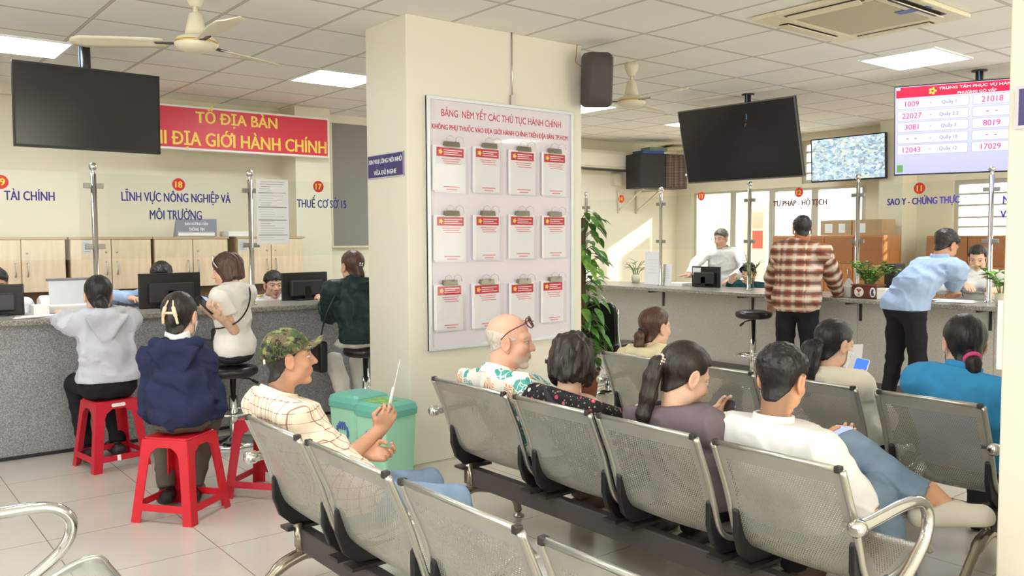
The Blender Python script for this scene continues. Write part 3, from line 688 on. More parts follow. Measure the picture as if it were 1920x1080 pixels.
for v0, v1, n1, q1, n2 in rowsq:
    for u0, u1 in ((0.02, 0.475), (0.495, 0.975)):
        pl('row_outline', u0, v0, u1, v1, E_line, 0.0, 0.012); pl('row_field', u0+0.003, v0+0.005, u1-0.003, v1-0.005, E_row, 0.001, 0.011)
    vm = (v0+v1)/2
    for body, uc, m_, hh, kx in ((n1, 0.115, E_pink, 0.045, 0.95), ('•', 0.235, E_line, 0.012, 1), (q1, 0.35, E_grey, 0.046, 0.95), (n2, 0.615, E_pink, 0.047, 0.95)):
        if body == '--': body = '-  -'; hh = 0.007
        text('row_text', body, on(uc, vm, 0.003), rr, uu, h=hh, m=m_, parent=s, depth=0.0006, bold=0.012, sx=kx)
# aerial picture screen
mm = bpy.data.materials.new('screen_aerial'); MATS['screen_aerial'] = mm; q = NT(mm); q.base((0,0,0,1)); co = q.coord('Object')
v1_ = q.voronoi(q.mapping(co, (1,1,1.6)), 26, out='Color'); v2_ = q.voronoi(co, 60, out='Distance'); n_ = q.noise(co, 6, 4)
sepc = q.sep(v1_); colr = q.ramp(sepc[0], [(0.0, srgb(84, 110, 130)), (0.2, srgb(140, 168, 190)), (0.45, srgb(190, 212, 226)), (0.65, srgb(168, 196, 160)), (0.8, srgb(214, 206, 170)), (0.92, srgb(235, 240, 245))], 'CONSTANT')
colr = q.mix(q.ramp(v2_, [(0.25, (0.0,0,0,1)), (0.5, (0.35,0.35,0.35,1))]), colr, srgb(228, 238, 240)); colr = q.mix(q.math('MULTIPLY', n_, 0.35), colr, srgb(120, 170, 200))
q.val(q.b.inputs['Emission Color'], colr); q.b.inputs['Emission Strength'].default_value = 1.0
a = atx(1520, 262, 9.85); c = atx(1659, 252, 9.85); d = atx(1520, 343, 9.85)
t, s, M2 = tv('wide screen showing a pale blue aerial picture, mounted in front of the high window', a, (0, -1, 0), 3, a.y-c.y+0.01, a.z-d.z, None, mm, 0.014, 'wall_screen')
MB().bar((9.88, 5.5, 2.35), (10.3, 5.5, 2.35), 0.06, 0.06).build('wall_arm', M_dark, t)

# ================================================================== CEILING FANS
def ceiling_fan(cx, cy_, label, a0, rodz=CEIL, zz=2.52):
    t = thing('ceiling_fan', label, 'ceiling fan', (cx, cy_, CEIL), group='cream ceiling fans')
    c0 = (cx, cy_, 0)
    MB().lathe([(0.055, CEIL-0.001), (0.052, CEIL-0.05), (0.03, CEIL-0.10), (0.022, CEIL-0.105)], c0, 20).build('canopy', M_offwhite, t)
    MB().lathe([(0.013, CEIL-0.10), (0.013, zz+0.16)], c0, 12).build('rod', M_offwhite, t)
    MB().lathe([(0.02, zz+0.175), (0.036, zz+0.165), (0.05, zz+0.10), (0.062, zz+0.045)], c0, 20).build('lower_cover', M_offwhite, t)
    MB().lathe([(0.06, zz+0.05), (0.10, zz+0.035), (0.115, zz+0.012), (0.115, zz-0.005), (0.10, zz-0.022), (0.07, zz-0.036), (0.02, zz-0.04)], c0, 28).build('motor', M_offwhite, t)
    MB().lathe([(0.117, zz+0.004), (0.119, zz+0.009), (0.117, zz+0.014)], c0, 28).build('trim_ring', mat('gold_trim', srgb(212, 180, 90), 0.3, 0.8), t)
    for k in range(3):
        a = R(a0+120*k); dr = Vector((math.cos(a), math.sin(a), 0)); sd = Vector((-math.sin(a), math.cos(a), 0))
        P = []
        for q in range(9):
            f = q/8; rd = 0.17+0.50*f; hw = 0.045+0.03*math.sin(f*2.2) if q < 8 else 0.035
            P.append([Vector((cx, cy_, zz+0.008)) + dr*(rd-0.02*(abs(s)**2)*(f > 0.9)) + sd*(hw*s) + Vector((0,0,0.014*s)) for s in (-1, -0.5, 0, 0.5, 1)])
        bl = MB().grid(P, True).build('blade', M_offwhite, t, solid=0.004)
        MB().bar(Vector((cx, cy_, zz+0.006))+dr*0.10, Vector((cx, cy_, zz+0.006))+dr*0.22, 0.035, 0.006).build('blade_arm', M_dark, bl)
p = atz(368, 84, 2.52); ceiling_fan(p.x, p.y, 'cream ceiling fan above the left counter, beside the black screen', 147)
p = atz(1184, 192, 2.52); ceiling_fan(p.x, p.y, 'cream ceiling fan right of the loudspeaker on the pillar', 20)

# ================================================================== AIR CONDITIONING
ax0, ax1, ay0, ay1 = 4.60, 5.62, 2.44, 3.33; zc = CEIL-0.03
t = thing('cassette_air_conditioner', 'square cassette air conditioner set into the ceiling at top right', 'air conditioner', ((ax0+ax1)/2, (ay0+ay1)/2, CEIL))
b = MB(); bw = 0.17
for q in ((ax0, ax1, ay0, ay0+bw), (ax0, ax1, ay1-bw, ay1), (ax0, ax0+bw, ay0+bw, ay1-bw), (ax1-bw, ax1, ay0+bw, ay1-bw)): b.box(q[0], q[1], q[2], q[3], zc, CEIL-0.002)
M_acw = mat('aircon_plastic', srgb(226, 218, 190), 0.45)
b.build('fascia', M_acw, t, bevel=0.008)
gm = mat('grille_tan', srgb(196, 186, 158), 0.6); q = NT(gm); co = q.coord('Object'); xx = q.sep(co)
q.base(q.mix(q.math('GREATER_THAN', q.math('FRACT', q.math('MULTIPLY', xx[0], 60)), 0.6), srgb(204, 194, 166), srgb(168, 158, 132)))
MB().box(ax0+bw+0.01, ax1-bw-0.01, ay0+bw+0.01, ay1-bw-0.01, zc+0.002, CEIL-0.002).build('intake_grille', gm, t, bevel=0.006)
for q, op in (((ax0+0.22, ax1-0.22, ay0+0.05, ay0+0.12), 1), ((ax0+0.22, ax1-0.22, ay1-0.12, ay1-0.05), 0), ((ax0+0.05, ax0+0.12, ay0+0.2, ay1-0.2), 1), ((ax1-0.12, ax1-0.05, ay0+0.2, ay1-0.2), 0)):
    sl = MB().box(q[0], q[1], q[2], q[3], zc-0.003, zc+0.004).build('air_slot', M_black, t)
    mx, my = (q[0]+q[1])/2, (q[2]+q[3])/2; lx_, ly_ = q[1]-q[0], q[3]-q[2]
    if lx_ > ly_: Mv = Matrix.Translation((mx, my, zc-0.008)) @ Matrix.Rotation(R(28 if op else 4), 4, 'X'); v = MB().box(-lx_/2+0.01, lx_/2-0.01, -0.028, 0.028, -0.003, 0.003, Mv)
    else: Mv = Matrix.Translation((mx, my, zc-0.008)) @ Matrix.Rotation(R(28 if op else 4), 4, 'Y'); v = MB().box(-0.028, 0.028, -ly_/2+0.01, ly_/2-0.01, -0.003, 0.003, Mv)
    v.build('louvre', M_acw, sl)
p = atz(1702, 22, zc); MB().box(p.x-0.05, p.x+0.03, p.y-0.14, p.y+0.06, zc-0.002, zc+0.001).build('sticker', mat('blue_sticker', srgb(96, 116, 176), 0.5), t)
# split unit on the back wall
t = thing('wall_air_conditioner', 'white split air conditioner high on the back wall right of the pillar', 'air conditioner', (8.6, 8.7, 2.4))
b = MB(); prof = [(0, 0.0), (0.16, 0.0), (0.21, 0.05), (0.215, 0.22), (0.17, 0.275), (0, 0.28)]
b.prism([(-y, z) for y, z in prof], (8.0, 8.8, 2.40), (0,1,0), (0,0,1), 1.14)
b.build('housing', mat('aircon_white', srgb(238, 232, 214), 0.25), t, bevel=0.012, seg=3)
MB().box(8.08, 9.06, 8.60, 8.72, 2.393, 2.405).build('air_outlet', M_dark, t)
MB().box(8.06, 9.08, 8.575, 8.60, 2.42, 2.435).build('louvre', M_offwhite, t)
tag(MB().box(8.86, 9.06, 8.72, 8.8, 2.20, 2.37).build('junction_box', M_offwhite, bevel=0.006), 'small grey box on the wall under the split air conditioner', 'box')
t = thing('wall_panel', 'cream electrical panel with an orange window, left of the split air conditioner', 'panel', (7.9, 8.7, 2.4))
MB().box(7.62, 8.0, 8.55, 8.8, 2.42, 2.78).build('case', M_offwhite, t, bevel=0.006)
MB().box(7.68, 7.82, 8.545, 8.551, 2.58, 2.70).build('orange_window', mat('orange_window', srgb(206, 136, 96), 0.4), t)
MB().box(7.66, 7.82, 8.54, 8.551, 2.46, 2.57).build('dark_window', M_dark, t)
# network cabinet
t = thing('network_cabinet', 'black network cabinet with a perforated side on brackets high on the back wall', 'cabinet', (9.4, 8.3, 2.15))
rk = aty(1190, 349, 8.25); zr0, zr1 = 2.14, 2.62; rx0 = aty(1191, 300, 8.22).x; rx1 = aty(1279, 300, 8.22).x
Mr = Matrix.Translation(((rx0+rx1)/2+0.05, 8.36, (zr0+zr1)/2)) @ Matrix.Rotation(R(-14), 4, 'Z')
MB().box(-0.4, 0.4, -0.24, 0.12, -0.24, 0.24, Mr).build('case', M_black, t, bevel=0.006)
pm = mat('perforated_door', None, 0.5); q = NT(pm); co = q.coord('Object'); vv = q.voronoi(co, 45, rand=0.0); q.base(q.ramp(vv, [(0.42, srgb(22, 20, 20)), (0.5, srgb(112, 88, 76))]))
dd = MB().box(0.03, 0.39, -0.252, -0.24, -0.225, 0.225, Mr).build('perforated_door', pm, t)
MB().box(0.35, 0.375, -0.265, -0.252, -0.06, -0.03, Mr).build('lock', M_chrome, dd)
MB().box(-0.39, 0.02, -0.248, -0.24, -0.23, 0.23, Mr).build('plain_door', mat('black_gloss', srgb(36, 34, 34), 0.35), t)
for dx in (-0.3, 0.1):
    cM = Mr @ Vector((dx, 0, -0.25)); MB().box(cM.x-0.015, cM.x+0.015, 8.3, 8.795, zr0-0.03, zr0-0.005).bar((cM.x, 8.34, zr0-0.02), (cM.x, 8.78, zr0-0.3), 0.02, 0.02).box(cM.x-0.015, cM.x+0.015, 8.77, 8.795, zr0-0.34, zr0-0.005).build('bracket', M_offwhite, t)
tag(MB().box(-0.3, 0.06, -0.16, 0.1, 0.24, 0.29, Mr).build('network_switch', mat('blue_box', srgb(52, 92, 168), 0.5)), 'flat blue box lying on top of the black network cabinet', 'box')
tag(MB().box(-0.16, 0.14, -0.12, 0.1, 0.29, 0.345, Mr).build('router_box', mat('green_box', srgb(116, 138, 122), 0.5)), 'grey green box stacked on the blue box on the network cabinet', 'box')
p = aty(1267, 278, 8.5)
t = thing('wall_fixture', 'round white fitting on the wall just right of the boxes on the network cabinet', 'fixture', (p.x+0.1, 8.7, p.z))  # round fitting of unknown use, gives no light
MB().lathe([(0.02, 0.02), (0.10, 0.0), (0.17, -0.02), (0.15, -0.04), (0.03, -0.05)], (p.x+0.08, 8.62, p.z+0.03), 24).build('dish', M_offwhite, t)
MB().bar((p.x+0.08, 8.62, p.z+0.05), (p.x+0.08, 8.8, p.z+0.05), 0.03, 0.03).build('arm', M_dark, t)

# ================================================================== WAITING BENCHES
def perf_mat():
    m = bpy.data.materials.new('perforated_steel'); t = NT(m)
    u, v = t.attr('pu'), t.attr('pv'); p = 0.0092
    def dots(du, dv):
        a = t.math('SUBTRACT', t.math('FRACT', t.math('ADD', t.math('DIVIDE', u, p), du+100)), 0.5)
        c = t.math('SUBTRACT', t.math('FRACT', t.math('ADD', t.math('DIVIDE', v, p*1.732), dv+100)), 0.5)
        c = t.math('MULTIPLY', c, 1.732)
        return t.math('ADD', t.math('MULTIPLY', a, a), t.math('MULTIPLY', c, c))
    d = t.math('MINIMUM', dots(0, 0), dots(0.5, 0.5)); hole = t.math('LESS_THAN', d, 0.042)
    inn = t.math('MULTIPLY', t.math('LESS_THAN', t.math('ABSOLUTE', u), 0.2), t.math('MULTIPLY', t.math('GREATER_THAN', v, 0.05), t.math('LESS_THAN', v, 0.86)))
    hole = t.math('MULTIPLY', hole, inn)
    n = t.noise(t.coord(), 5, 4); t.base(t.ramp(n, [(0.3, srgb(172, 171, 162)), (0.7, srgb(190, 189, 181))]))
    t.b.inputs['Metallic'].default_value = 0.45; t.b.inputs['Roughness'].default_value = 0.42
    tr = t.add('ShaderNodeBsdfTransparent'); mx = t.add('ShaderNodeMixShader')
    t.link(hole, mx.inputs[0]); t.link(t.b.outputs[0], mx.inputs[1]); t.link(tr.outputs[0], mx.inputs[2]); t.link(mx.outputs[0], t.out.inputs[0]); return m
M_perf = perf_mat(); M_beam = mat('beam_paint', srgb(84, 78, 78), 0.45, 0.2); M_rim = mat('satin_steel_rim', srgb(200, 200, 192), 0.28, 0.8); M_cast = mat('polished_cast', srgb(170, 162, 148), 0.22, 0.9)
PROF = spline([(0, 0, 0.765), (0.028, 0, 0.70), (0.072, 0, 0.60), (0.105, 0, 0.50), (0.128, 0, 0.435), (0.165, 0, 0.392), (0.23, 0, 0.372), (0.35, 0, 0.384), (0.46, 0, 0.424), (0.52, 0, 0.428), (0.548, 0, 0.402)], 4)
def bench(xb, seats, label, arms=(True, True)):
    t = thing('waiting_bench', label, 'bench', (xb+0.25, (seats[0][0]+seats[-1][1])/2, 0), group='perforated steel waiting benches')
    S = [0.0]
    for a, c in zip(PROF, PROF[1:]): S.append(S[-1]+(c-a).length)
    for y0, y1 in seats:
        wd = y0-y1; cy_ = (y0+y1)/2; P = []; U = []; V = []; nu = 12
        for p, s_ in zip(PROF, S):
            row = []
            for k in range(nu+1):
                f = -1+2*k/nu; bow = 0.010*(1-f*f)
                row.append((xb+p.x-bow*(p.z > 0.42), cy_+f*(wd/2-0.014), p.z-bow*(p.z < 0.42))); U.append(f*(wd/2-0.014)*0.5/wd); V.append(s_)
            P.append(row)
        o = MB().grid(P).build('seat_shell', M_perf, t)
        for nm, data in (('pu', U), ('pv', V)):
            at = o.data.attributes.new(nm, 'FLOAT', 'POINT'); at.data.foreach_set('value', data)
        for s in (1, -1):
            MB().tube([(xb+p.x, cy_+s*(wd/2-0.012), p.z) for p in PROF], 0.0115, 8).build('side_rail', M_rim, o)
        MB().tube([(xb, cy_+f*(wd/2-0.02), 0.768) for f in (-1, 0, 1)], 0.0095, 8).build('top_edge', M_rim, o)
        MB().tube([(xb+0.548, cy_+f*(wd/2-0.02), 0.402) for f in (-1, 0, 1)], 0.0095, 8).build('front_edge', M_rim, o)
        for s in (1, -1):
            MB().box(xb-0.012, xb+0.012, cy_+s*(wd/2-0.024)-0.010, cy_+s*(wd/2-0.024)+0.010, 0.757, 0.7785).build('corner_cap', M_dark, o, bevel=0.004)
            yb = cy_+s*(wd/2-0.02)
            MB().prism([(0.085, 0.52), (0.10, 0.535), (0.12, 0.51), (0.14, 0.45), (0.18, 0.40), (0.25, 0.378), (0.34, 0.375), (0.33, 0.33), (0.27, 0.318), (0.16, 0.325), (0.11, 0.37), (0.085, 0.44)], (xb, yb-0.012*s+0.006, 0), (1,0,0), (0,0,1), 0.022).build('bracket', M_black, t, bevel=0.005)
            for bx, bz in ((0.104, 0.505), (0.30, 0.35)):
                MB().lathe([(0.008, 0), (0.008, 0.004)], (xb+bx, yb+s*0.012, bz), 10, (0, s, 0)).build('bolt', M_chrome, t)
        for s in (1, -1):
            yb = cy_+s*(wd/2-0.035); MB().box(xb+0.13, xb+0.31, yb-0.035, yb+0.035, 0.306, 0.318).build('seat_bearer', M_dark, t)
    ya, yz = seats[0][0], seats[-1][1]
    MB().box(xb+0.185, xb+0.235, yz-0.0, ya+0.0, 0.215, 0.305).build('beam', M_beam, t, bevel=0.006)
    for yl in (ya-0.06, yz+0.06):
        lg = MB()
        lg.tube(spline([(xb-0.07, yl, 0.018), (xb-0.01, yl, 0.075), (xb+0.09, yl, 0.165), (xb+0.18, yl, 0.20), (xb+0.24, yl, 0.20), (xb+0.36, yl, 0.165), (xb+0.46, yl, 0.10), (xb+0.49, yl, 0.03)], 5), [0.02]*10+[0.026]*20+[0.02]*6, 10)
        lg.tube([(xb+0.19, yl, 0.19), (xb+0.175, yl, 0.33)], 0.018, 10)
        lo = lg.build('leg', M_cast, t)
        for fx in (-0.07, 0.49): MB().lathe([(0.028, 0.0), (0.03, 0.008), (0.014, 0.014), (0.012, 0.035)], (xb+fx, yl, 0), 16).build('foot', M_steel, lo)
    for flag, ye, s in ((arms[0], ya+0.022, 1), (arms[1], yz-0.022, -1)):
        if not flag: continue
        pa = spline([(xb+0.035, ye, 0.60), (xb+0.12, ye, 0.605), (xb+0.28, ye, 0.615), (xb+0.40, ye, 0.605), (xb+0.455, ye, 0.555), (xb+0.44, ye, 0.48), (xb+0.36, ye, 0.41), (xb+0.27, ye, 0.36), (xb+0.20, ye, 0.32)], 6)
        ar = MB().tube(pa, 0.0195, 12).build('armrest', M_chrome, t)
        MB().lathe([(0.001, -0.03), (0.018, -0.028), (0.026, -0.018), (0.026, 0.012), (0.018, 0.02)], (xb+0.03, ye, 0.60), 14, (1,0,0)).bar((xb+0.035, ye-0.05*s, 0.60), (xb+0.035, ye, 0.60), 0.014, 0.014).build('armrest_knob', M_chrome, ar)
    return t
bench(1.22, [(3.166, 2.68), (2.64, 2.09), (2.045, 1.49), (1.445, 0.90)], 'perforated steel bench row nearest the camera, with the man in the camouflage cap')
bench(2.26, [(3.46, 2.87), (2.835, 2.345), (2.325, 1.83), (1.78, 1.295)], 'perforated steel bench row where the man in the floral holiday shirt sits')
bench(3.54, [(3.597, 3.06), (3.03, 2.52), (2.49, 1.98), (1.905, 1.44)], 'perforated steel bench row farthest back, with the woman in the blue sweater')
bench(0.11, [(2.94, 2.40), (2.36, 1.82), (1.78, 1.24), (1.20, 0.66)], 'perforated steel bench in the bottom left corner with only armrest and seat edge showing')

# ================================================================== STOOLS
M_red = mat('red_plastic', srgb(205, 22, 44), 0.35, vary=0.05); M_redold = mat('faded_red_plastic', srgb(196, 42, 62), 0.5, vary=0.1); M_reddeep = mat('deep_red_plastic', srgb(196, 26, 50), 0.38, vary=0.06)
def red_stool(x, y, rz, label, m, logo=False, H=0.435, wb=0.175, wt=0.128):
    t = thing('plastic_stool', label, 'stool', (x, y, 0), rz, 'red plastic stools')
    hw = lambda z: wb-(wb-wt)*z/H
    MB().prism(rrect(2*wt, 2*wt, 0.022), (0, 0, H-0.02), (1,0,0), (0,1,0), 0.02).build('seat', m, t, world=False, bevel=0.006)
    for k in range(4):
        Q = Matrix.Rotation(math.pi/2*k, 4, 'Z')
        pt = lambda s, z: Q @ Vector((s, -hw(z), z))
        # leg: corner profile of two tapered plates
        b = MB()
        for side in (0, 1):
            Q2 = Matrix.Rotation(math.pi/2*(k+side), 4, 'Z'); f = lambda s, z: Q2 @ Vector((s, -hw(z), z))
            sg = 1 if side == 0 else -1
            vs = []; zs = (0, 0.06, 0.20, 0.33, 0.36, 0.385)
            for z in zs:
                w_ = 0.05 + (0.012 if z == 0.36 else 0.045 if z == 0.385 else 0.003 if z == 0.33 else 0)
                vs += [f(sg*(hw(z)), z), f(sg*(hw(z)-w_), z)]
            b.raw(vs, [(2*i, 2*i+1, 2*i+3, 2*i+2) for i in range(len(zs)-1)], False)
        b.build('leg', m, t, world=False, solid=0.006)
        z0, z1 = 0.062, 0.098
        MB().raw([pt(-hw(z0)+0.05, z0), pt(hw(z0)-0.05, z0), pt(hw(z1)-0.05, z1), pt(-hw(z1)+0.05, z1)], [(0,1,2,3)], False).build('rail', m, t, world=False, solid=0.006)
        MB().raw([pt(-hw(0.385), 0.385), pt(hw(0.385), 0.385), pt(hw(H-0.01), H-0.01), pt(-hw(H-0.01), H-0.01)], [(0,1,2,3)], False).build('apron', m, t, world=False, solid=0.006)
    if logo:
        for kk in range(1):
            MB().prism(rrect(0.085, 0.022, 0.008), (0, -hw(0.41)-0.005, 0.408), (1,0,0), (0,0.08,1), 0.001).build('label_plate', M_white, t, world=False)
            MB().prism(rrect(0.022, 0.035, 0.003), (-0.02, -hw(0.08)-0.005, 0.08), (1,0,0), (0,0.08,1), 0.001).build('paper_scrap', M_paper, t, world=False)
    return t
red_stool(1.37, 5.86, R(8), 'red plastic stool under the woman in the pale grey hoodie', M_reddeep, True)
red_stool(1.40, 4.55, R(38), 'bright red plastic stool under the woman in the navy hoodie', M_red)
p1 = atz(495, 942)
red_stool(p1.x+0.105, p1.y+0.18, R(38), 'faded red plastic stool, empty, behind the man in the camouflage cap', M_redold)
def bar_stool(x, y, h, label, lever=R(-20), ring=0.22):
    t = thing('bar_stool', label, 'bar stool', (x, y, 0), 0, 'black padded bar stools')
    MB().lathe([(0.001, h-0.075), (0.14, h-0.075), (0.168, h-0.06), (0.175, h-0.035), (0.165, h-0.012), (0.12, h), (0.001, h+0.002)], (0,0,0), 28).build('seat', mat('black_vinyl', srgb(30, 28, 30), 0.3), t, world=False)
    MB().lathe([(0.03, 0.03), (0.03, h*0.62), (0.022, h*0.62), (0.022, h-0.07)], (0,0,0), 18).build('column', M_chrome, t, world=False)
    MB().lathe([(0.20, 0.0), (0.205, 0.008), (0.19, 0.02), (0.10, 0.04), (0.04, 0.055), (0.03, 0.06)], (0,0,0), 32).build('base', M_chrome, t, world=False)
    pr = [(0.14*math.cos(a), 0.02+0.14*math.sin(a), ring) for a in [2*math.pi*k/20 for k in range(20)]]
    MB().tube(pr, 0.011, 8, True).tube([(0, 0, ring), (0, 0.15, ring)], 0.011, 8).build('foot_ring', M_chrome, t, world=False)
    c_, s_ = math.cos(lever), math.sin(lever)
    MB().tube([(0, 0, h-0.085), (0.11*c_, 0.11*s_, h-0.10), (0.16*c_, 0.16*s_, h-0.13)], 0.006, 8).tube([(0.13*c_, 0.13*s_, h-0.112), (0.17*c_, 0.17*s_, h-0.136)], 0.011, 8).build('lever', M_black, t, world=False)
bar_stool(2.20, 5.93, 0.555, 'black bar stool under the woman in the white blouse')
bar_stool(3.22, 5.86, 0.615, 'black bar stool under the woman in the dark green jacket beside the pillar')
bar_stool(6.95, 4.97, 0.735, 'empty black bar stool at the right counter left of the man in plaid', R(170), 0.30)
# black swivel chair half hidden by the plant
t = thing('swivel_chair', 'black swivel chair with a chrome base behind the climbing plant', 'chair', (5.68, 5.68, 0), R(20))
MB().lathe([(0.20, 0.0), (0.205, 0.01), (0.12, 0.035), (0.035, 0.06)], (0,0,0), 28).build('base', M_chrome, t, world=False)
MB().lathe([(0.028, 0.05), (0.028, 0.40)], (0,0,0), 16).build('column', M_chrome, t, world=False)
MB().prism(rrect(0.42, 0.42, 0.07), (0.02, 0, 0.40), (1,0,0), (0,1,0), 0.07).build('seat', MATS['black_vinyl'], t, world=False, bevel=0.02)
MB().prism(rrect(0.40, 0.42, 0.08), (-0.21, 0.0, 0.66), (0,-1,0), (-0.12,0,1), 0.05).build('backrest', MATS['black_vinyl'], t, world=False, bevel=0.015)
for s in (-1, 1): MB().tube(spline([(0.0, 0.2*s, 0.42), (-0.16, 0.215*s, 0.43), (-0.225, 0.215*s, 0.55), (-0.245, 0.215*s, 0.8)], 6), 0.012, 8).build('chrome_frame', M_chrome, t, world=False)

# ================================================================== BINS
def bin_(x, y, rz, label, w=0.255, d=0.26, H=0.51, sticker=False):
    t = thing('waste_bin', label, 'bin', (x, y, 0), rz, 'mint green waste bins')
    Mb = mat('mint_plastic', srgb(160, 218, 190), 0.45, vary=0.03); Ml = mat('teal_plastic', srgb(104, 180, 164), 0.45)
    vs = []
    for z, k in ((0.10, 0.88), (H-0.06, 1.0)):
        vs += [Vector((px_*k, py_*k, z)) for px_, py_ in rrect(w, d, 0.03)]
    n = len(vs)//2
    MB().raw(vs, [tuple(range(n-1, -1, -1)), tuple(range(n, 2*n))]+[(i, (i+1) % n, n+(i+1) % n, n+i) for i in range(n)], False).build('body', Mb, t, world=False)
    MB().prism(rrect(w*0.9, d*0.9, 0.03), (0, 0, 0.0), (1,0,0), (0,1,0), 0.10).build('base', Ml, t, world=False, bevel=0.006)
    vs = []
    for z, k in ((H-0.065, 1.06), (H-0.03, 1.07), (H, 1.0), (H+0.012, 0.8)):
        vs += [Vector((px_*k, py_*k, z)) for px_, py_ in rrect(w, d, 0.035)]
    MB().raw(vs, [tuple(range(n-1, -1, -1)), tuple(range(3*n, 4*n))]+[(q*n+i, q*n+(i+1) % n, (q+1)*n+(i+1) % n, (q+1)*n+i) for q in range(3) for i in range(n)], False).build('lid', Ml, t, world=False, bevel=0.003)
    MB().prism(rrect(0.14, 0.05, 0.015), (0, -d*0.45-0.02, 0.03), (1,0,0), (0,1,0), 0.02).build('pedal', Ml, t, world=False)
    em = MB(); R0 = 0.062
    P = [(math.cos(a)*(R0 if k % 2 else R0*0.86), math.sin(a)*(R0 if k % 2 else R0*0.86)) for k, a in enumerate([2*math.pi*q/32 for q in range(32)])]
    em.cur = 0
    for q in range(32):
        a0_, a1_ = 2*math.pi*q/32, 2*math.pi*(q+1)/32
        em.prism([(P[q][0], P[q][1]), (P[(q+1) % 32][0], P[(q+1) % 32][1]), (0.042*math.cos(a1_), 0.042*math.sin(a1_)), (0.042*math.cos(a0_), 0.042*math.sin(a0_))], (0, -d/2*0.955-0.004, 0.30), (1,0,0), (0,-0.055,1), 0.001)
    for q in (-0.02, 0.0, 0.02): em.prism(rrect(0.012, 0.05, 0.004), (q, -d/2*0.955-0.004, 0.34), (1,0,0), (0,-0.055,1), 0.001)
    em.build('emblem', mat('blue_print', srgb(74, 108, 178), 0.5), t, world=False)
    if sticker: MB().prism(rrect(0.18, 0.14, 0.01), (-0.02, -0.02, H+0.0125), (1,0,0), (0,1,0), 0.001).build('lid_sticker', mat('green_sticker', srgb(112, 172, 70), 0.5, vary=0.4, vscale=30), t, world=False)
bin_(2.45, 4.23, R(-78), 'mint green waste bin with a green sticker on its lid, nearest the pillar corner', sticker=True)
bin_(2.46, 4.57, R(-78), 'mint green waste bin with a plain teal lid, behind the stickered bin')

# ================================================================== THINGS ON THE COUNTERS
ZL, ZR = 0.926, 0.886
def monitor(c, rz, w, h, label, back=True, z0=ZL, sticker=False, tilt=0, up=0.0):
    """desk monitor; local -Y is its back when back=True"""
    t = thing('computer_monitor', label, 'monitor', (c[0], c[1], z0), rz, 'computer monitors on the counters')
    zc_ = up + h/2; s = -1 if back else 1
    MB().box(-w/2, w/2, -0.012, 0.012, zc_-h/2, zc_+h/2).build('panel', M_black, t, world=False, bevel=0.004)
    MB().box(-w*0.36, w*0.36, s*0.04-0.02, s*0.04+0.012 if s > 0 else s*0.012, zc_-h*0.36, zc_+h*0.22).build('back_bulge', mat('satin_black', srgb(44, 46, 50), 0.35), t, world=False, bevel=0.012)
    MB().box(-w/2+0.01, w/2-0.01, -s*0.0125-0.001, -s*0.0125+0.001, zc_-h/2+0.012, zc_+h/2-0.01).build('display', M_glossy_black, t, world=False)
    MB().box(-0.03, 0.03, -0.02+s*0.04, 0.02+s*0.03, 0.008, zc_).build('neck', M_black, t, world=False)
    MB().prism(rrect(0.22, 0.17, 0.03), (0, s*0.02, 0), (1,0,0), (0,1,0), 0.012).build('foot', M_black, t, world=False)
    MB().prism(rrect(0.045, 0.014, 0.003), (0, s*0.0135 if not back else -0.0535, zc_+h*(0.12 if back else 0.3)), (1,0,0), (0,0,1), 0.0008).build('maker_mark', mat('grey_mark', srgb(150, 150, 152), 0.4), t, world=False)
    if sticker: MB().box(-w/2+0.015, -w/2+0.13, -0.0145, -0.0125, zc_+h/2-0.10, zc_+h/2-0.015).build('sticker', M_paper, t, world=False)
monitor((2.04, 6.78), R(0), 0.46, 0.265, 'plain black monitor seen from behind in front of the clerk hidden behind it', z0=ZL)
monitor((3.19, 6.86), R(4), 0.43, 0.235, 'black monitor seen from behind beside the man clerk with yellow epaulets', z0=ZL)
monitor((0.86, 6.85), R(-4), 0.40, 0.215, 'black monitor seen from behind at the far left edge of the photo', z0=ZL)
p = atz(1324, 532, ZR)
monitor((7.72, atx(1324, 515, 7.72).y), R(-90), 0.39, 0.23, 'black monitor with a white sticker on the right counter before the standing man clerk', z0=ZR, sticker=True)
# printer / document scanner
t = thing('document_scanner', 'white document scanner with a raised tray on the left counter beside the grey hoodie', 'scanner', (1.31, 6.76, ZL))
MB().prism([(-0.10, 0), (0.12, 0), (0.12, 0.10), (0.02, 0.13), (-0.10, 0.06)], (1.15, 6.80, ZL), (0,1,0), (0,0,1), 0.36).build('body', M_white, t, bevel=0.01)
MB().prism([(0.0, 0), (0.02, 0), (0.07, 0.22), (0.05, 0.22)], (1.20, 6.70, ZL+0.02), (0,1,0), (0,0,1), 0.32).build('paper_tray', mat('pale_grey', srgb(222, 226, 232), 0.45), t, bevel=0.004)
MB().box(1.19, 1.53, 6.745, 6.79, ZL+0.232, ZL+0.25).build('tray_edge', mat('mid_grey', srgb(130, 134, 142), 0.5), t, bevel=0.004)
p = aty(78, 590, 6.62)
tag(MB().box(p.x-0.05, p.x+0.05, 6.60, 6.72, ZL, ZL+0.075).build('stamp_box', M_white, bevel=0.005), 'small white box on the left counter left of the scanner', 'box')
t = thing('paper_stack', 'loose white papers on the left counter under the elbow of the grey hoodie', 'papers', (1.02, 6.52, ZL))
b = MB()
for q in range(5): b.box(-0.11, 0.11, -0.08, 0.08, 0.002*q, 0.002*q+0.0015, Matrix.Translation((1.06+0.01*q, 6.52, ZL)) @ Matrix.Rotation(R(12*q-15), 4, 'Z'))
b.build('sheets', M_paper, t)
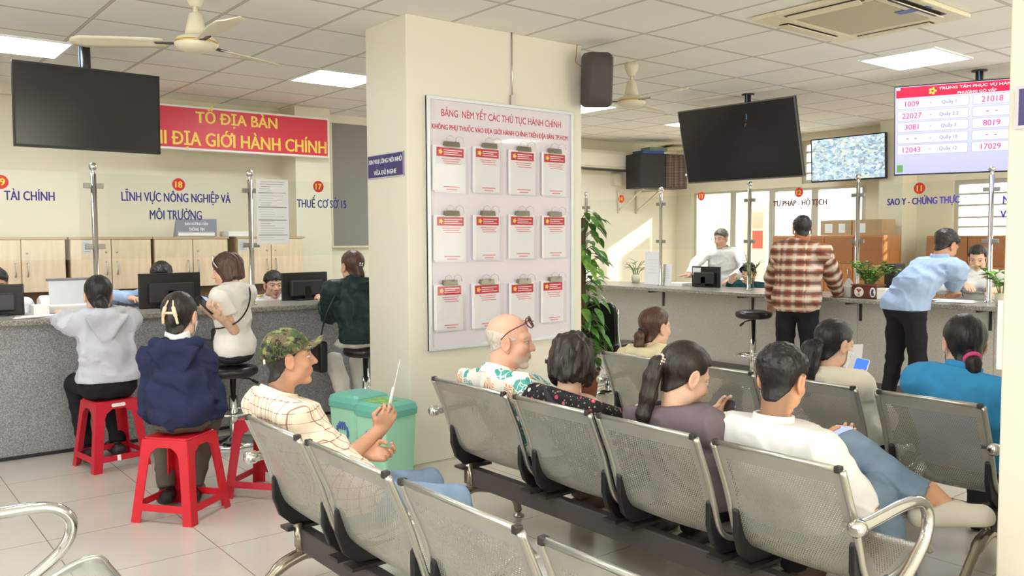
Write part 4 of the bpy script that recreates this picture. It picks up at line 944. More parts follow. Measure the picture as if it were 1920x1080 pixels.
# right counter
def stand_card(px0, py0, px1, py1, xx, label, cat, m=M_paper, lean=0.02):
    a = atx(px0, py0, xx); c = atx(px1, py1, xx); t = thing('card_stand', label, cat, (xx, (a.y+c.y)/2, ZR))
    b = MB(); b.prism([(0, 0), (0.004, 0), (lean+0.004, a.z-ZR), (lean, a.z-ZR)], (xx, a.y, ZR), (1,0,0), (0,0,1), a.y-c.y)
    b.build('card', m, t); MB().box(xx-0.03, xx+0.07, c.y, a.y, ZR, ZR+0.008).build('foot', M_white, t)
    b = MB()
    for q in range(5):
        z = ZR+(a.z-ZR)*(0.35+0.1*q); f_ = (0.35+0.1*q)*lean
        b.box(xx+f_-0.0015, xx+f_-0.0005, c.y+(a.y-c.y)*0.22, a.y-(a.y-c.y)*0.22, z, z+0.003)
    b.build('print', mat('faint_print', srgb(196, 198, 210), 0.7), t)
stand_card(1208, 472, 1239, 527, 7.66, 'white notice in a stand on the right counter beside a steel post', 'card stand')
stand_card(1242, 495, 1258, 526, 7.6, 'small white and blue desk calendar on the right counter next to the notice stand', 'calendar')
for px0, px1, lab, hh in ((1262, 1282, 'small stack of white papers behind the desk calendar on the right counter', 0.035), (1664, 1680, 'white tissue box on the right counter behind the man in the light blue shirt', 0.10)):
    a, c = atx(px0, 530, 7.75), atx(px1, 530, 7.75)
    if hh < 0.05: tag(MB().box(7.6, 7.82, c.y-0.1, a.y, ZR, ZR+hh).build('paper_stack', M_paper), lab, 'papers')
a = atx(1575, 545, 7.35); c = atx(1598, 545, 7.35)
t = thing('tissue_box', 'tall white paper box beside the brown plant pot on the right counter', 'box', (7.4, (a.y+c.y)/2, ZR))
MB().box(7.32, 7.46, c.y, a.y, ZR, ZR+0.10).build('carton', M_white, t, bevel=0.004)
MB().prism([(-0.05, 0), (0.05, 0), (0.02, 0.06), (0, 0.075), (-0.03, 0.05)], (7.39, (a.y+c.y)/2, ZR+0.098), (0,1,0), (0,0,1), 0.01).build('tissue', M_paper, t)
a = atx(1648, 545, 7.3); c = atx(1664, 545, 7.3)
tag(MB().box(7.26, 7.34, c.y, a.y, ZR, ZR+0.10).build('card_box', M_white, bevel=0.003), 'small white box between the brown plant pot and the man in the light blue shirt', 'box')
a = atx(1663, 500, 7.8); c = atx(1677, 500, 7.8)
tag(MB().box(7.75, 7.95, c.y-0.03, a.y, ZR, ZR+0.30).build('computer_tower', M_black, bevel=0.006), 'black upright box behind the man in the light blue shirt on the right counter', 'computer')

# plants
M_leaf = mat('green_leaf', srgb(88, 140, 62), 0.4, vary=0.35, vscale=25); M_leaf2 = mat('light_leaf', srgb(128, 172, 76), 0.4, vary=0.35, vscale=22); M_stem = mat('plant_stem', srgb(96, 128, 62), 0.6)
M_varieg = mat('variegated_leaf', None, 0.45); q = NT(M_varieg); q.base(q.ramp(q.noise(q.coord(), 40, 2), [(0.4, srgb(96, 128, 66)), (0.55, srgb(214, 208, 160))]))
def leaf(b, p, d, up, L, Wd, fold=0.25, droop=0.3):
    p, d = Vector(p), Vector(d).normalized(); sd = d.cross(Vector(up)).normalized(); u = sd.cross(d); rows = []
    for k in range(6):
        f = k/5; wv = Wd*math.sin(math.pi*min(1, 0.06+f*0.94))**0.75*(1.12-0.45*f); c = p + d*(L*f) - Vector((0,0,1))*(droop*L*f*f)
        rows.append([c - sd*wv/2 + u*(wv*fold*0.5), c, c + sd*wv/2 + u*(wv*fold*0.5)])
    b.grid(rows, True)
random.seed(11)
# tall climbing plant
t = thing('climbing_plant', 'tall climbing plant with heart-shaped leaves behind the right edge of the pillar', 'plant', (5.2, 5.52, 0))
pc = Vector((5.2, 5.52, 0))
MB().lathe([(0.12, 0.0), (0.16, 0.26), (0.17, 0.28), (0.15, 0.28), (0.14, 0.25), (0.001, 0.25)], pc, 24).build('pot', mat('brown_pot', srgb(120, 66, 44), 0.5), t)
MB().tube([pc+Vector((0,0,0.25)), pc+Vector((0,0,1.62))], 0.035, 10).build('moss_pole', mat('moss_pole', srgb(88, 74, 52), 0.9), t)
b = MB(); st = MB()
for k in range(185):
    h = 0.35+1.33*((k*0.61803) % 1.0); a = random.uniform(0, 2*math.pi); rd = random.uniform(0.05, 0.17) * (1.1 if h > 0.8 else 0.8)
    o = pc + Vector((math.cos(a)*rd, math.sin(a)*rd, h)); dr = Vector((math.cos(a), math.sin(a), random.uniform(-0.9, 0.25)))
    b.cur = random.choice((0, 0, 1)); leaf(b, o, dr, (0,0,1), random.uniform(0.09, 0.15), random.uniform(0.065, 0.10), 0.3, 0.45)
    if k % 3 == 0: st.tube([pc+Vector((0,0,h-0.06)), o], 0.004, 5)
for k in range(6):
    a = R(-70+20*k); pts = spline([pc+Vector((math.cos(a)*0.1, math.sin(a)*0.1, 0.8-0.05*k)), pc+Vector((math.cos(a)*0.2, math.sin(a)*0.2, 0.6-0.04*k)), pc+Vector((math.cos(a)*0.24, math.sin(a)*0.24, 0.3))], 5); st.tube(pts, 0.004, 5)
    for q_ in pts[2::3]: leaf(b, q_, (math.cos(a+random.uniform(-1, 1)), math.sin(a+random.uniform(-1, 1)), -0.8), (0,0,1), 0.11, 0.075, 0.3, 0.4)
b.build('foliage', [M_leaf, M_leaf2], t); st.build('stems', M_stem, t)
def pot_plant(name, c, label, build_pot, nst, hh, spread, Lf, m, leaves=7, cat='potted plant', wf=0.5, seed=1):
    rg = random.Random(seed); t = thing(name, label, cat, c); build_pot(t); c = Vector(c); b = MB(); s = MB()
    for k in range(nst):
        a = 2*math.pi*k/nst + rg.uniform(-0.3, 0.3); sp_ = spread*rg.uniform(0.35, 1.0); h = hh*rg.uniform(0.65, 1.0)
        pts = spline([c+Vector((math.cos(a)*0.02, math.sin(a)*0.02, 0.08)), c+Vector((math.cos(a)*sp_*0.4, math.sin(a)*sp_*0.4, 0.08+h*0.6)), c+Vector((math.cos(a)*sp_, math.sin(a)*sp_, 0.08+h))], 6)
        s.tube(pts, 0.004, 6)
        for i in range(leaves):
            q_ = pts[4+int((len(pts)-5)*i/max(1, leaves-1))]; aa = a+rg.choice((-1, 1))*rg.uniform(0.5, 1.3); leaf(b, q_, (math.cos(aa), math.sin(aa), rg.uniform(0.1, 0.7)), (0,0,1), Lf*rg.uniform(0.7, 1.1), Lf*wf, 0.25, 0.25)
    b.build('foliage', m, t); s.build('stems', M_stem, t)
pp = atx(1628, 552, 7.34)
def brown_pot(t):
    c = t.location; Mp = mat('brown_glaze', srgb(104, 52, 40), 0.35)
    MB().box(c.x-0.08, c.x+0.08, c.y-0.115, c.y+0.115, ZR, ZR+0.12).build('pot', Mp, t, bevel=0.01)
    MB().box(c.x-0.085, c.x+0.085, c.y-0.12, c.y+0.12, ZR+0.115, ZR+0.127).build('pot_rim', mat('brown_rim', srgb(132, 74, 58), 0.35), t)
    for yy, lot in ((c.y+0.045, True), (c.y-0.085, False)):
        o = MB().prism([(x*(1 if lot else 0.6), z) for x, z in disc(0.045)], (c.x-0.081, yy, ZR+0.058), (0,-1,0), (0,0,1), 0.0015).build('medallion', M_white, t)
        if lot:
            MB().prism(disc(0.010, 10), (c.x-0.083, yy+0.012, ZR+0.078), (0,-1,0), (0,0,1), 0.001).prism(disc(0.010, 10), (c.x-0.083, yy-0.012, ZR+0.076), (0,-1,0), (0,0,1), 0.001).prism(disc(0.011, 10), (c.x-0.083, yy, ZR+0.065), (0,-1,0), (0,0,1), 0.001).build('flower_print', mat('red_flower', srgb(190, 60, 60), 0.5), o)
            MB().prism([(-0.002, -0.03), (0.002, -0.03), (0.002, 0.0), (-0.002, 0.0)], (c.x-0.083, yy, ZR+0.058), (0,-1,0), (0,0,1), 0.001).prism([(-0.02, -0.025), (0.02, -0.025), (0, -0.012)], (c.x-0.083, yy, ZR+0.052), (0,-1,0), (0,0,1), 0.001).build('leaf_print', M_leaf, o)
        else: MB().prism([(-0.012, -0.03), (0.016, -0.028), (0.008, 0.0), (0.012, 0.024), (-0.008, 0.03), (-0.014, 0.0)], (c.x-0.083, yy, ZR+0.058), (0,-1,0), (0,0,1), 0.001).build('figure_print', mat('dark_blue_print', srgb(60, 66, 96), 0.5), o)
pot_plant('potted_plant', (7.34, pp.y, ZR), 'leafy plant in a brown box pot with a white flower medallion on the right counter', brown_pot, 15, 0.25, 0.22, 0.085, [M_leaf2], 10, wf=0.62, seed=4)
def glass_vase(t):
    c = t.location; MB().lathe([(0.035, 0.0), (0.042, 0.02), (0.032, 0.10), (0.036, 0.14), (0.032, 0.139), (0.026, 0.10), (0.036, 0.022), (0.001, 0.006)], c, 20).build('vase', M_glass, t)
pp = atx(1407, 533, 7.33); pot_plant('vase_of_stems', (7.33, pp.y, ZR), 'glass vase of sparse leafy stems in front of the clerk wearing a headband', glass_vase, 5, 0.30, 0.13, 0.07, mat('reddish_leaf', srgb(150, 128, 84), 0.5, vary=0.3, vscale=30), 4, seed=8)
def jar(t):
    c = t.location; MB().lathe([(0.045, 0.0), (0.055, 0.05), (0.05, 0.10), (0.001, 0.10)], c, 18).build('pot', M_offwhite, t)
pp = atx(1192, 525, 7.82); pot_plant('variegated_plant', (7.82, pp.y, ZR), 'small plant with cream and green leaves behind the notice stand on the right counter', jar, 7, 0.20, 0.20, 0.16, M_varieg, 3, wf=0.3, seed=5)
pp = atx(1879, 555, 7.30); pot_plant('counter_plant', (7.30, pp.y, ZR), 'bright green leafy plant on the counter against the right pillar edge', jar, 9, 0.24, 0.18, 0.11, M_leaf2, 6, wf=0.6, seed=6)

# papers before the woman clerk
for k, (px, py, rz_, lab) in enumerate(((1822, 556, 10, 'white form under the pen of the man in the light blue shirt'), (1845, 551, -25, 'white papers spread before the woman clerk on the right counter'))):
    p = atz(px, py, ZR); b = MB()
    for q_ in range(3 if k else 1): b.box(-0.10, 0.10, -0.15, 0.15, 0.003*q_+0.0025*(1-k), 0.003*q_+0.002+0.0025*(1-k), Matrix.Translation((7.42+0.1*k, p.y*0.94+0.0, ZR)) @ Matrix.Rotation(R(rz_+15*q_), 4, 'Z'))
    tag(b.build('paper_form', M_paper), lab, 'papers')

# ================================================================== BEHIND THE RIGHT COUNTER
def brown_cab(y0, y1, x, z1, label, ndoor, papers=False):
    t = thing('filing_cabinet', label, 'cabinet', (x+0.2, (y0+y1)/2, 0))
    MB().box(x, x+0.4, y1, y0, 0, z1).build('body', M_walnut, t); w_ = (y0-y1)/ndoor
    for k in range(ndoor):
        a = y0-k*w_; d = MB().box(x-0.018, x-0.001, a-w_+0.004, a-0.004, 0.06, z1-0.34).build('door', M_walnut, t, bevel=0.002)
        MB().box(x-0.018, x-0.001, a-w_+0.004, a-0.004, z1-0.335, z1-0.02).build('drawer_front', mat('dark_walnut', srgb(172, 112, 70), 0.45), t, bevel=0.002)
        hy = a-w_+0.05 if k % 2 == 0 else a-0.05
        MB().tube([(x-0.02, hy, z1-0.40), (x-0.04, hy, z1-0.41), (x-0.04, hy, z1-0.49), (x-0.02, hy, z1-0.50)], 0.006, 6).build('handle', M_steel, d)
    if papers: MB().box(x-0.021, x-0.0185, y0-w_*1.45, y0-w_*1.2, z1-0.32, z1-0.12).build('paper_note', M_paper, t)
ya, yb_ = atx(1450, 440, 9.5).y, atx(1657, 440, 9.5).y
brown_cab(ya, yb_, 9.5, 1.46, 'brown wooden cabinet behind the man in plaid with cartons on top', 4, True)
ya2, yb2 = atx(1738, 440, 9.8).y, atx(1900, 440, 9.8).y
brown_cab(ya2, yb2, 9.8, 1.45, 'brown wooden cabinet under the window behind the woman clerk', 4)
for k, (x0, x1, h0, lab) in enumerate(((1540, 1598, 0.155, 'brown cardboard carton with two white labels on the brown cabinet'), (1600, 1655, 0.155, 'brown cardboard carton with one label, next to the wall column'))):
    a, c = atx(x0, 425, 9.57).y, atx(x1, 425, 9.57).y
    t = thing('cardboard_carton', lab, 'carton', (9.7, (a+c)/2, 1.46), 0, 'cartons on the brown cabinet')
    MB().box(9.55, 9.86, c, a, 1.461, 1.46+h0+0.03).build('box', mat('cardboard', srgb(188, 158, 122), 0.7), t)
    for q_ in ((0.15, 0.4), (0.6, 0.8)) if k == 0 else ((0.15, 0.45),): MB().box(9.547, 9.55, a-(a-c)*q_[1], a-(a-c)*q_[0], 1.49, 1.60).build('label_sheet', M_paper, t)
# notice board beyond the doorway
t = thing('poster_stand', 'pale red and white poster seen through the open doorway', 'poster', (10.9, 7.55, 0))
p0, p1 = atx(1396, 365, 10.95), atx(1437, 475, 10.95)
MB().box(10.94, 10.97, p1.y, p0.y, 0.3, p0.z).build('panel', mat('poster_white', srgb(250, 236, 230), 0.6), t)
for z0_, z1_, m_ in ((0.62, 0.92, 'poster_red'), (0.30, 0.58, 'poster_pink')):
    zz = lambda f_: p1.z+(p0.z-p1.z)*(1-f_)
    MB().box(10.936, 10.94, p1.y+0.06, p0.y-0.16, zz(z1_), zz(z0_)).build('printed_block', mat(m_, srgb(214, 110, 96) if m_ == 'poster_red' else srgb(238, 200, 184), 0.6), t)
MB().box(10.94, 10.99, p0.y-0.03, p0.y, 0, 0.3).box(10.94, 10.99, p1.y, p1.y+0.03, 0, 0.3).build('leg', M_alu, t)

# ================================================================== PEOPLE
# bodies, clothes and hair are grown from distance fields and meshed with surface nets
NPA = lambda v: np.array(v, dtype=float)
def unit(v): v = NPA(v); return v/max(1e-9, np.linalg.norm(v))
def smin(a, b, k):
    h = np.clip(0.5+0.5*(b-a)/k, 0, 1); return b*(1-h)+a*h-k*h*(1-h)
def smax(a, b, k): return -smin(-a, -b, k)
def cap(P, a, b, r1, r2=None, side=None, wr=1.0):
    a, b = NPA(a), NPA(b); r2 = r1 if r2 is None else r2
    ab = b-a; t = np.clip((P-a)@ab/max(1e-9, ab@ab), 0, 1); v = P-a-t[:, None]*ab
    if side is not None:
        s = v@unit(side); q = np.maximum((v*v).sum(1)-s*s, 0)+(s/wr)**2; return np.sqrt(q)-(r1+(r2-r1)*t)
    return np.sqrt((v*v).sum(1))-(r1+(r2-r1)*t)
def ell(P, c, r, Rm=None):
    q = P-NPA(c)
    if Rm is not None: q = q@Rm
    r = NPA(r); k0 = np.sqrt(((q/r)**2).sum(1)); k1 = np.sqrt(((q/(r*r))**2).sum(1)); return k0*(k0-1)/np.maximum(k1, 1e-9)
def chain(P, pts, rs, k=0.01):
    d = None
    for i in range(len(pts)-1):
        e = cap(P, pts[i], pts[i+1], rs[i], rs[i+1]); d = e if d is None else smin(d, e, k)
    return d
_tab = np.random.RandomState(3).rand(64, 64, 64)
def vnoise(P, sc, seed=0):
    q = P*NPA(sc)+seed*7.31; i = np.floor(q).astype(int); f = q-i; f = f*f*(3-2*f); i0, i1 = i & 63, (i+1) & 63; r = 0
    for a in (0, 1):
        for b in (0, 1):
            for c in (0, 1):
                w_ = (f[:, 0] if a else 1-f[:, 0])*(f[:, 1] if b else 1-f[:, 1])*(f[:, 2] if c else 1-f[:, 2])
                r = r+w_*_tab[(i1 if a else i0)[:, 0], (i1 if b else i0)[:, 1], (i1 if c else i0)[:, 2]]
    return r*2-1
def surf(f, lo, hi, h):
    lo, hi = NPA(lo), NPA(hi); B = 4; n = (np.ceil((hi-lo)/(h*B)).astype(int)); nf = n*B+1
    ax = [lo[k]+h*B*np.arange(n[k]+1) for k in range(3)]
    G = np.stack(np.meshgrid(*ax, indexing='ij'), -1).reshape(-1, 3); dc = f(G).reshape(n+1)
    near = np.abs(dc) < h*B*1.9
    cm = np.zeros(n, bool)
    for a in (0, 1):
        for b in (0, 1):
            for c in (0, 1): cm |= near[a:n[0]+a, b:n[1]+b, c:n[2]+c]
    D = np.repeat(np.repeat(np.repeat(np.sign(dc), B, 0), B, 1), B, 2)[:nf[0], :nf[1], :nf[2]]*9.0
    idx = np.argwhere(cm)
    if len(idx) == 0: return np.zeros((0, 3)), np.zeros((0, 4), int)
    of = np.stack(np.meshgrid(*[np.arange(B+1)]*3, indexing='ij'), -1).reshape(-1, 3)
    pts = np.zeros(nf, bool); q = (idx[:, None, :]*B+of[None]).reshape(-1, 3); pts[q[:, 0], q[:, 1], q[:, 2]] = True
    ii = np.argwhere(pts); D[ii[:, 0], ii[:, 1], ii[:, 2]] = f(lo+h*ii)
    ins = D < 0; nc = nf-1
    cs = [(a, b, c) for a in (0, 1) for b in (0, 1) for c in (0, 1)]
    s8 = sum(ins[a:nc[0]+a, b:nc[1]+b, c:nc[2]+c].astype(np.int8) for a, b, c in cs)
    act = np.argwhere((s8 > 0) & (s8 < 8)); vid = -np.ones(nc, int); vid[act[:, 0], act[:, 1], act[:, 2]] = np.arange(len(act))
    acc = np.zeros((len(act), 3)); cnt = np.zeros(len(act))
    for a in cs:
        for k in range(3):
            if a[k]: continue
            b = list(a); b[k] = 1; pa, pb = act+NPA(a).astype(int), act+NPA(b).astype(int)
            da, db = D[pa[:, 0], pa[:, 1], pa[:, 2]], D[pb[:, 0], pb[:, 1], pb[:, 2]]; m = (da < 0) != (db < 0)
            t = np.where(m, da/np.where(m, da-db, 1), 0); acc += np.where(m[:, None], pa+t[:, None]*(pb-pa), 0); cnt += m
    V = lo+h*acc/np.maximum(cnt, 1)[:, None]; F = []
    for k in range(3):
        u, v = (k+1) % 3, (k+2) % 3; sl0 = [slice(None)]*3; sl1 = [slice(None)]*3; sl0[k] = slice(0, -1); sl1[k] = slice(1, None)
        A, Bb = ins[tuple(sl0)], ins[tuple(sl1)]; e = np.argwhere(A != Bb)
        e = e[(e[:, u] > 0) & (e[:, v] > 0) & (e[:, u] < nc[u]) & (e[:, v] < nc[v])]
        fl = A[e[:, 0], e[:, 1], e[:, 2]]; eu = np.zeros(3, int); eu[u] = 1; ev = np.zeros(3, int); ev[v] = 1
        g = lambda w_: vid[w_[:, 0], w_[:, 1], w_[:, 2]]
        Q = np.stack([g(e-eu-ev), g(e-ev), g(e), g(e-eu)], 1); Q = np.where(fl[:, None], Q, Q[:, ::-1]); F.append(Q)
    F = np.concatenate(F); return V, F[(F >= 0).all(1)]
def np_mesh(name, parts, m, parent=None, loc=None, rz=0.0, cols=None, attrs=None):
    V = np.concatenate([p[0] for p in parts]); k = 0; Fs = []
    for v, f in parts: Fs.append(f+k); k += len(v)
    F = np.concatenate(Fs); me = bpy.data.meshes.new(name)
    me.vertices.add(len(V)); me.vertices.foreach_set('co', V.astype(np.float32).ravel())
    me.loops.add(F.size); me.loops.foreach_set('vertex_index', F.astype(np.int32).ravel())
    me.polygons.add(len(F)); me.polygons.foreach_set('loop_start', np.arange(0, F.size, 4, dtype=np.int32)); me.polygons.foreach_set('loop_total', np.full(len(F), 4, np.int32))
    me.polygons.foreach_set('use_smooth', np.ones(len(F), bool)); me.update(calc_edges=True); me.validate()
    me.materials.append(m)
    if cols is not None:
        at = me.color_attributes.new('col', 'FLOAT_COLOR', 'POINT'); at.data.foreach_set('color', np.concatenate([cols, np.ones((len(cols), 1))], 1).astype(np.float32).ravel())
    for nm, dat in (attrs or {}).items():
        at = me.attributes.new(nm, 'FLOAT', 'POINT'); at.data.foreach_set('value', dat.astype(np.float32))
    o = bpy.data.objects.new(name, me); COL.objects.link(o)
    if parent is not None: o.parent = parent
    if loc is not None: o.location = loc; o.rotation_euler = (0, 0, rz)
    return o

# ---- head, in head space: x right, y forward, z up, about 0.225 tall
def head_sdf(Q, male=True, jaw=1.0, ears=True, nose=1.0):
    A = np.concatenate([np.abs(Q[:, :1]), Q[:, 1:]], 1)
    d = ell(Q, (0, -0.014, 0.034), (0.0715, 0.091, 0.083))
    d = smin(d, ell(Q, (0, 0.026, -0.030), (0.057*jaw, 0.062, 0.083)), 0.02)
    d = smin(d, ell(A, (0.046*jaw, 0.008, -0.062), (0.019, 0.030, 0.028)), 0.03)
    d = smin(d, ell(Q, (0, 0.067, -0.100), (0.020*jaw, 0.020, 0.016)), 0.022)
    d = smin(d, ell(A, (0.037, 0.058, -0.026), (0.022, 0.022, 0.022)), 0.02)
    d = smin(d, cap(A, (0.008, 0.080, 0.026), (0.045, 0.062, 0.024), 0.011 if male else 0.008), 0.016)
    d = smax(d, -ell(A, (0.032, 0.098, 0.006), (0.019, 0.018, 0.0125)), 0.012)
    d = smin(d, ell(A, (0.031, 0.0705, 0.005), (0.0135, 0.0135, 0.0125)), 0.003)
    d = smin(d, cap(A, (0.019, 0.081, 0.0125), (0.044, 0.072, 0.011), 0.0035), 0.005)
    d = smin(d, cap(Q, (0, 0.080, 0.016), (0, 0.102*nose+0.002, -0.026), 0.0085, 0.0115), 0.012)
    d = smin(d, ell(A, (0.012, 0.091, -0.031), (0.009, 0.011, 0.0075)), 0.008)
    d = smax(d, -ell(A, (0.0065, 0.099, -0.0385), (0.0035, 0.006, 0.004)), 0.004)
    d = smin(d, ell(Q, (0, 0.077, -0.060), (0.026, 0.016, 0.018)), 0.012)
    d = smin(d, cap(A, (0.0, 0.0925, -0.0535), (0.020, 0.0815, -0.0565), 0.0042, 0.002), 0.005)
    d = smin(d, cap(A, (0.0, 0.0905, -0.0645), (0.017, 0.0815, -0.0605), 0.0052, 0.002), 0.005)
    d = smax(d, -cap(A, (0.0, 0.0985, -0.0590), (0.023, 0.0845, -0.0585), 0.0022), 0.003)
    if ears:
        er = ell(A, (0.0755, -0.006, -0.006), (0.0075, 0.018, 0.031)); rim = np.sqrt((np.sqrt(((A[:, 1]+0.007)/0.016)**2+((A[:, 2]+0.003)/0.028)**2)-1)**2*0.0004+(A[:, 0]-0.080)**2)-0.0045
        er = smin(er, np.where(A[:, 0] > 0.05, rim, 1.0), 0.005); er = smax(er, -ell(A, (0.0855, -0.002, -0.006), (0.008, 0.010, 0.015)), 0.004)
        er = smin(er, ell(A, (0.074, 0.002, -0.036), (0.006, 0.008, 0.009)), 0.006); d = smin(d, er, 0.006)
    return d
def head_colors(Q, skin, hair, o):
    skin = NPA(skin[:3]); hair = NPA(hair[:3]); C = np.tile(skin, (len(Q), 1)); x, y, z = np.abs(Q[:, 0]), Q[:, 1], Q[:, 2]
    def blend(w_, c): C[:] = C*(1-w_[:, None])+NPA(c[:3])*w_[:, None]
    sm = lambda v, a, b: np.clip((v-a)/(b-a), 0, 1)
    front = sm(y, 0.045, 0.06); n = vnoise(Q, 60)
    blend(0.25*front*np.exp(-((x-0.036)**2+(z+0.025)**2)/0.0004), skin*NPA([1.05, 0.72, 0.68]))
    blend(0.3*sm(0.02-np.abs(x-0.078), 0, 0.02)*sm(0.04-np.abs(z+0.01), 0, 0.02)*(np.abs(y) < 0.035), skin*NPA([1.0, 0.7, 0.62]))
    lip = front*np.clip(1.4-np.sqrt((x/0.024)**2+((z+0.0595)/0.0095)**2)*1.4+0.15, 0, 1); blend(np.clip(lip*1.6, 0, 1)*o.get('lip', 0.7), o.get('lipc', skin*NPA([0.78, 0.46, 0.44])))
    arc = 0.028-8.0*(x-0.030)**2; br = front*np.clip(1.5-np.abs(z-arc)/0.0042, 0, 1)*np.clip((0.021-np.abs(x-0.031))/0.005, 0, 1); blend(br*o.get('brow', 0.85), o.get('browc', hair))
    ex = x-0.031; ez = z-0.0052; up = 0.0062*np.sqrt(np.clip(1-(ex/0.0150)**2, 0, 1))*o.get('eye', 1.0)
    eye = (np.abs(ex) < 0.0145) & (ez < up) & (ez > -up*0.8) & (y > 0.055); C[eye] = (0.72, 0.70, 0.68)
    C[eye & (ex**2+ez**2 < 0.0056**2)] = (0.03, 0.018, 0.012)
    lash = front*np.clip(1.3-np.abs(ez-up-0.0012)/0.0017, 0, 1)*(np.abs(ex) < 0.0165); blend(lash*0.9, (0.025, 0.018, 0.015))
    if 'beard' in o:
        bz = sm(-z, 0.048, 0.075)*sm(y, 0.015, 0.045)*(1-np.clip(lip*1.6, 0, 1)); mo = front*np.clip(1.4-np.sqrt((x/0.030)**2+((z+0.046)/0.0075)**2), 0, 1)
        blend(np.clip(np.maximum(bz, mo*1.5)*(0.62+0.3*n), 0, 0.9), o['beard'])
    if 'stubble' in o:
        w_ = sm(np.maximum(z-0.0-0.78*y, -0.02-y), -0.02, 0.012)*(z < 0.10); w_ = w_*(~((np.abs(y+0.005) < 0.03) & (z < 0.02) & (x > 0.071))); blend(o['stubble']*w_, hair)
    return C
def hairline(Q, z0=-0.004, k=0.80): return (z0+k*Q[:, 1])-Q[:, 2]   # negative above the hairline
def hair_sdf(Q, style, o, base):
    """base: distance to the bare head and neck; hair is a layer on it that thins out to nothing at the hairline"""
    A = np.concatenate([np.abs(Q[:, :1]), Q[:, 1:]], 1); x, y, z = A[:, 0], Q[:, 1], Q[:, 2]
    def cran(t, tz=0.0): return ell(Q, (0, -0.016, 0.034+tz), (0.0715+t, 0.091+t, 0.083+t))
    streak = vnoise(Q, (170, 26, 26), 2)*0.0016+vnoise(Q, (70, 14, 14), 5)*0.0018
    if style == 'bob':
        L = o.get('len', -0.125); wd = o.get('wide', 1.0); d = smin(cran(0.016*wd), ell(Q, (0, -0.022, -0.035), (0.090*wd, 0.090*wd, 0.12)), 0.03)+streak*2.2+vnoise(Q, (38, 38, 22), 6)*o.get('curl', 0.003)
        face = ell(Q, (0, 0.115, -0.05), (o.get('open', 0.066), 0.105, 0.118)); d = smax(d, -face, 0.012)
        return smax(d, (L+vnoise(Q, (60, 60, 1), 7)*0.010+0.02*np.clip(y/0.08, -1, 1)*o.get('slope', -1)+0.5*np.clip(x-0.03, 0, 1)*np.clip(-y/0.05, 0, 1))-z, 0.008)
    front = z-(o.get('z0', -0.002)+np.where(y > 0, o.get('k', 0.80), 1.45)*y)
    ear = ell(A, (0.084, 0.004, -0.013), (0.019, 0.021, 0.031)) if not o.get('cover_ears') else np.full(len(Q), 1.0)
    nape = z-(-0.098+8.0*x*x)
    if style == 'fringe': front = np.where(y > 0.04, np.maximum(front, z-(0.046+vnoise(Q, (90, 1, 1), 3)*0.008+0.15*x)), front)
    elif style in ('pulled', 'clip'): front = np.where(y > 0.035, np.minimum(front, (z-0.062+0.35*np.clip(x-0.045, 0, 1))*0.9), front)
    elif style == 'bald': front = np.minimum(z-(-0.010+0.62*y), (0.052-0.35*np.clip(y+0.05, 0, 1))-z)
    hd = np.minimum(np.minimum(front, ear), nape)+vnoise(Q, (150, 40, 90), 8)*0.004
    w_ = np.clip(hd/(0.020 if style == 'short' else 0.011), 0, 1); w_ = w_*w_*(3-2*w_)
    up = np.clip((z-0.005)/0.055, 0, 1)
    if style == 'short': T = 0.004+o.get('t', 0.011)*up+(vnoise(Q, (90, 60, 90), 1)*0.004+vnoise(Q, (230, 130, 230), 4)*0.0025)*(0.25+0.75*up)+0.006*up*np.clip((y-0.02)/0.05, 0, 1)
    elif style == 'fringe': T = 0.006+0.010*up+vnoise(Q, (140, 30, 60), 1)*0.004
    elif style in ('bald', 'undercap'): T = 0.0035+vnoise(Q, (110, 110, 110), 2)*0.0015
    else: T = o.get('t', 0.008)+0.004*up+streak
    d = base+0.006-(T+0.006)*w_**0.7
    if style == 'pulled' and 'tail' in o:
        pts, rs = o['tail']; tl = chain(Q, [NPA(p) for p in pts], rs, 0.012)+vnoise(Q, (150, 150, 14), 3)*0.0022+vnoise(Q, (60, 60, 8), 9)*0.0015; d = smin(d, tl, 0.012)
    if style == 'clip': d = smin(d, ell(Q, (0, -0.096, 0.008), (0.032, 0.028, 0.064))+streak*2, 0.018)
    return d

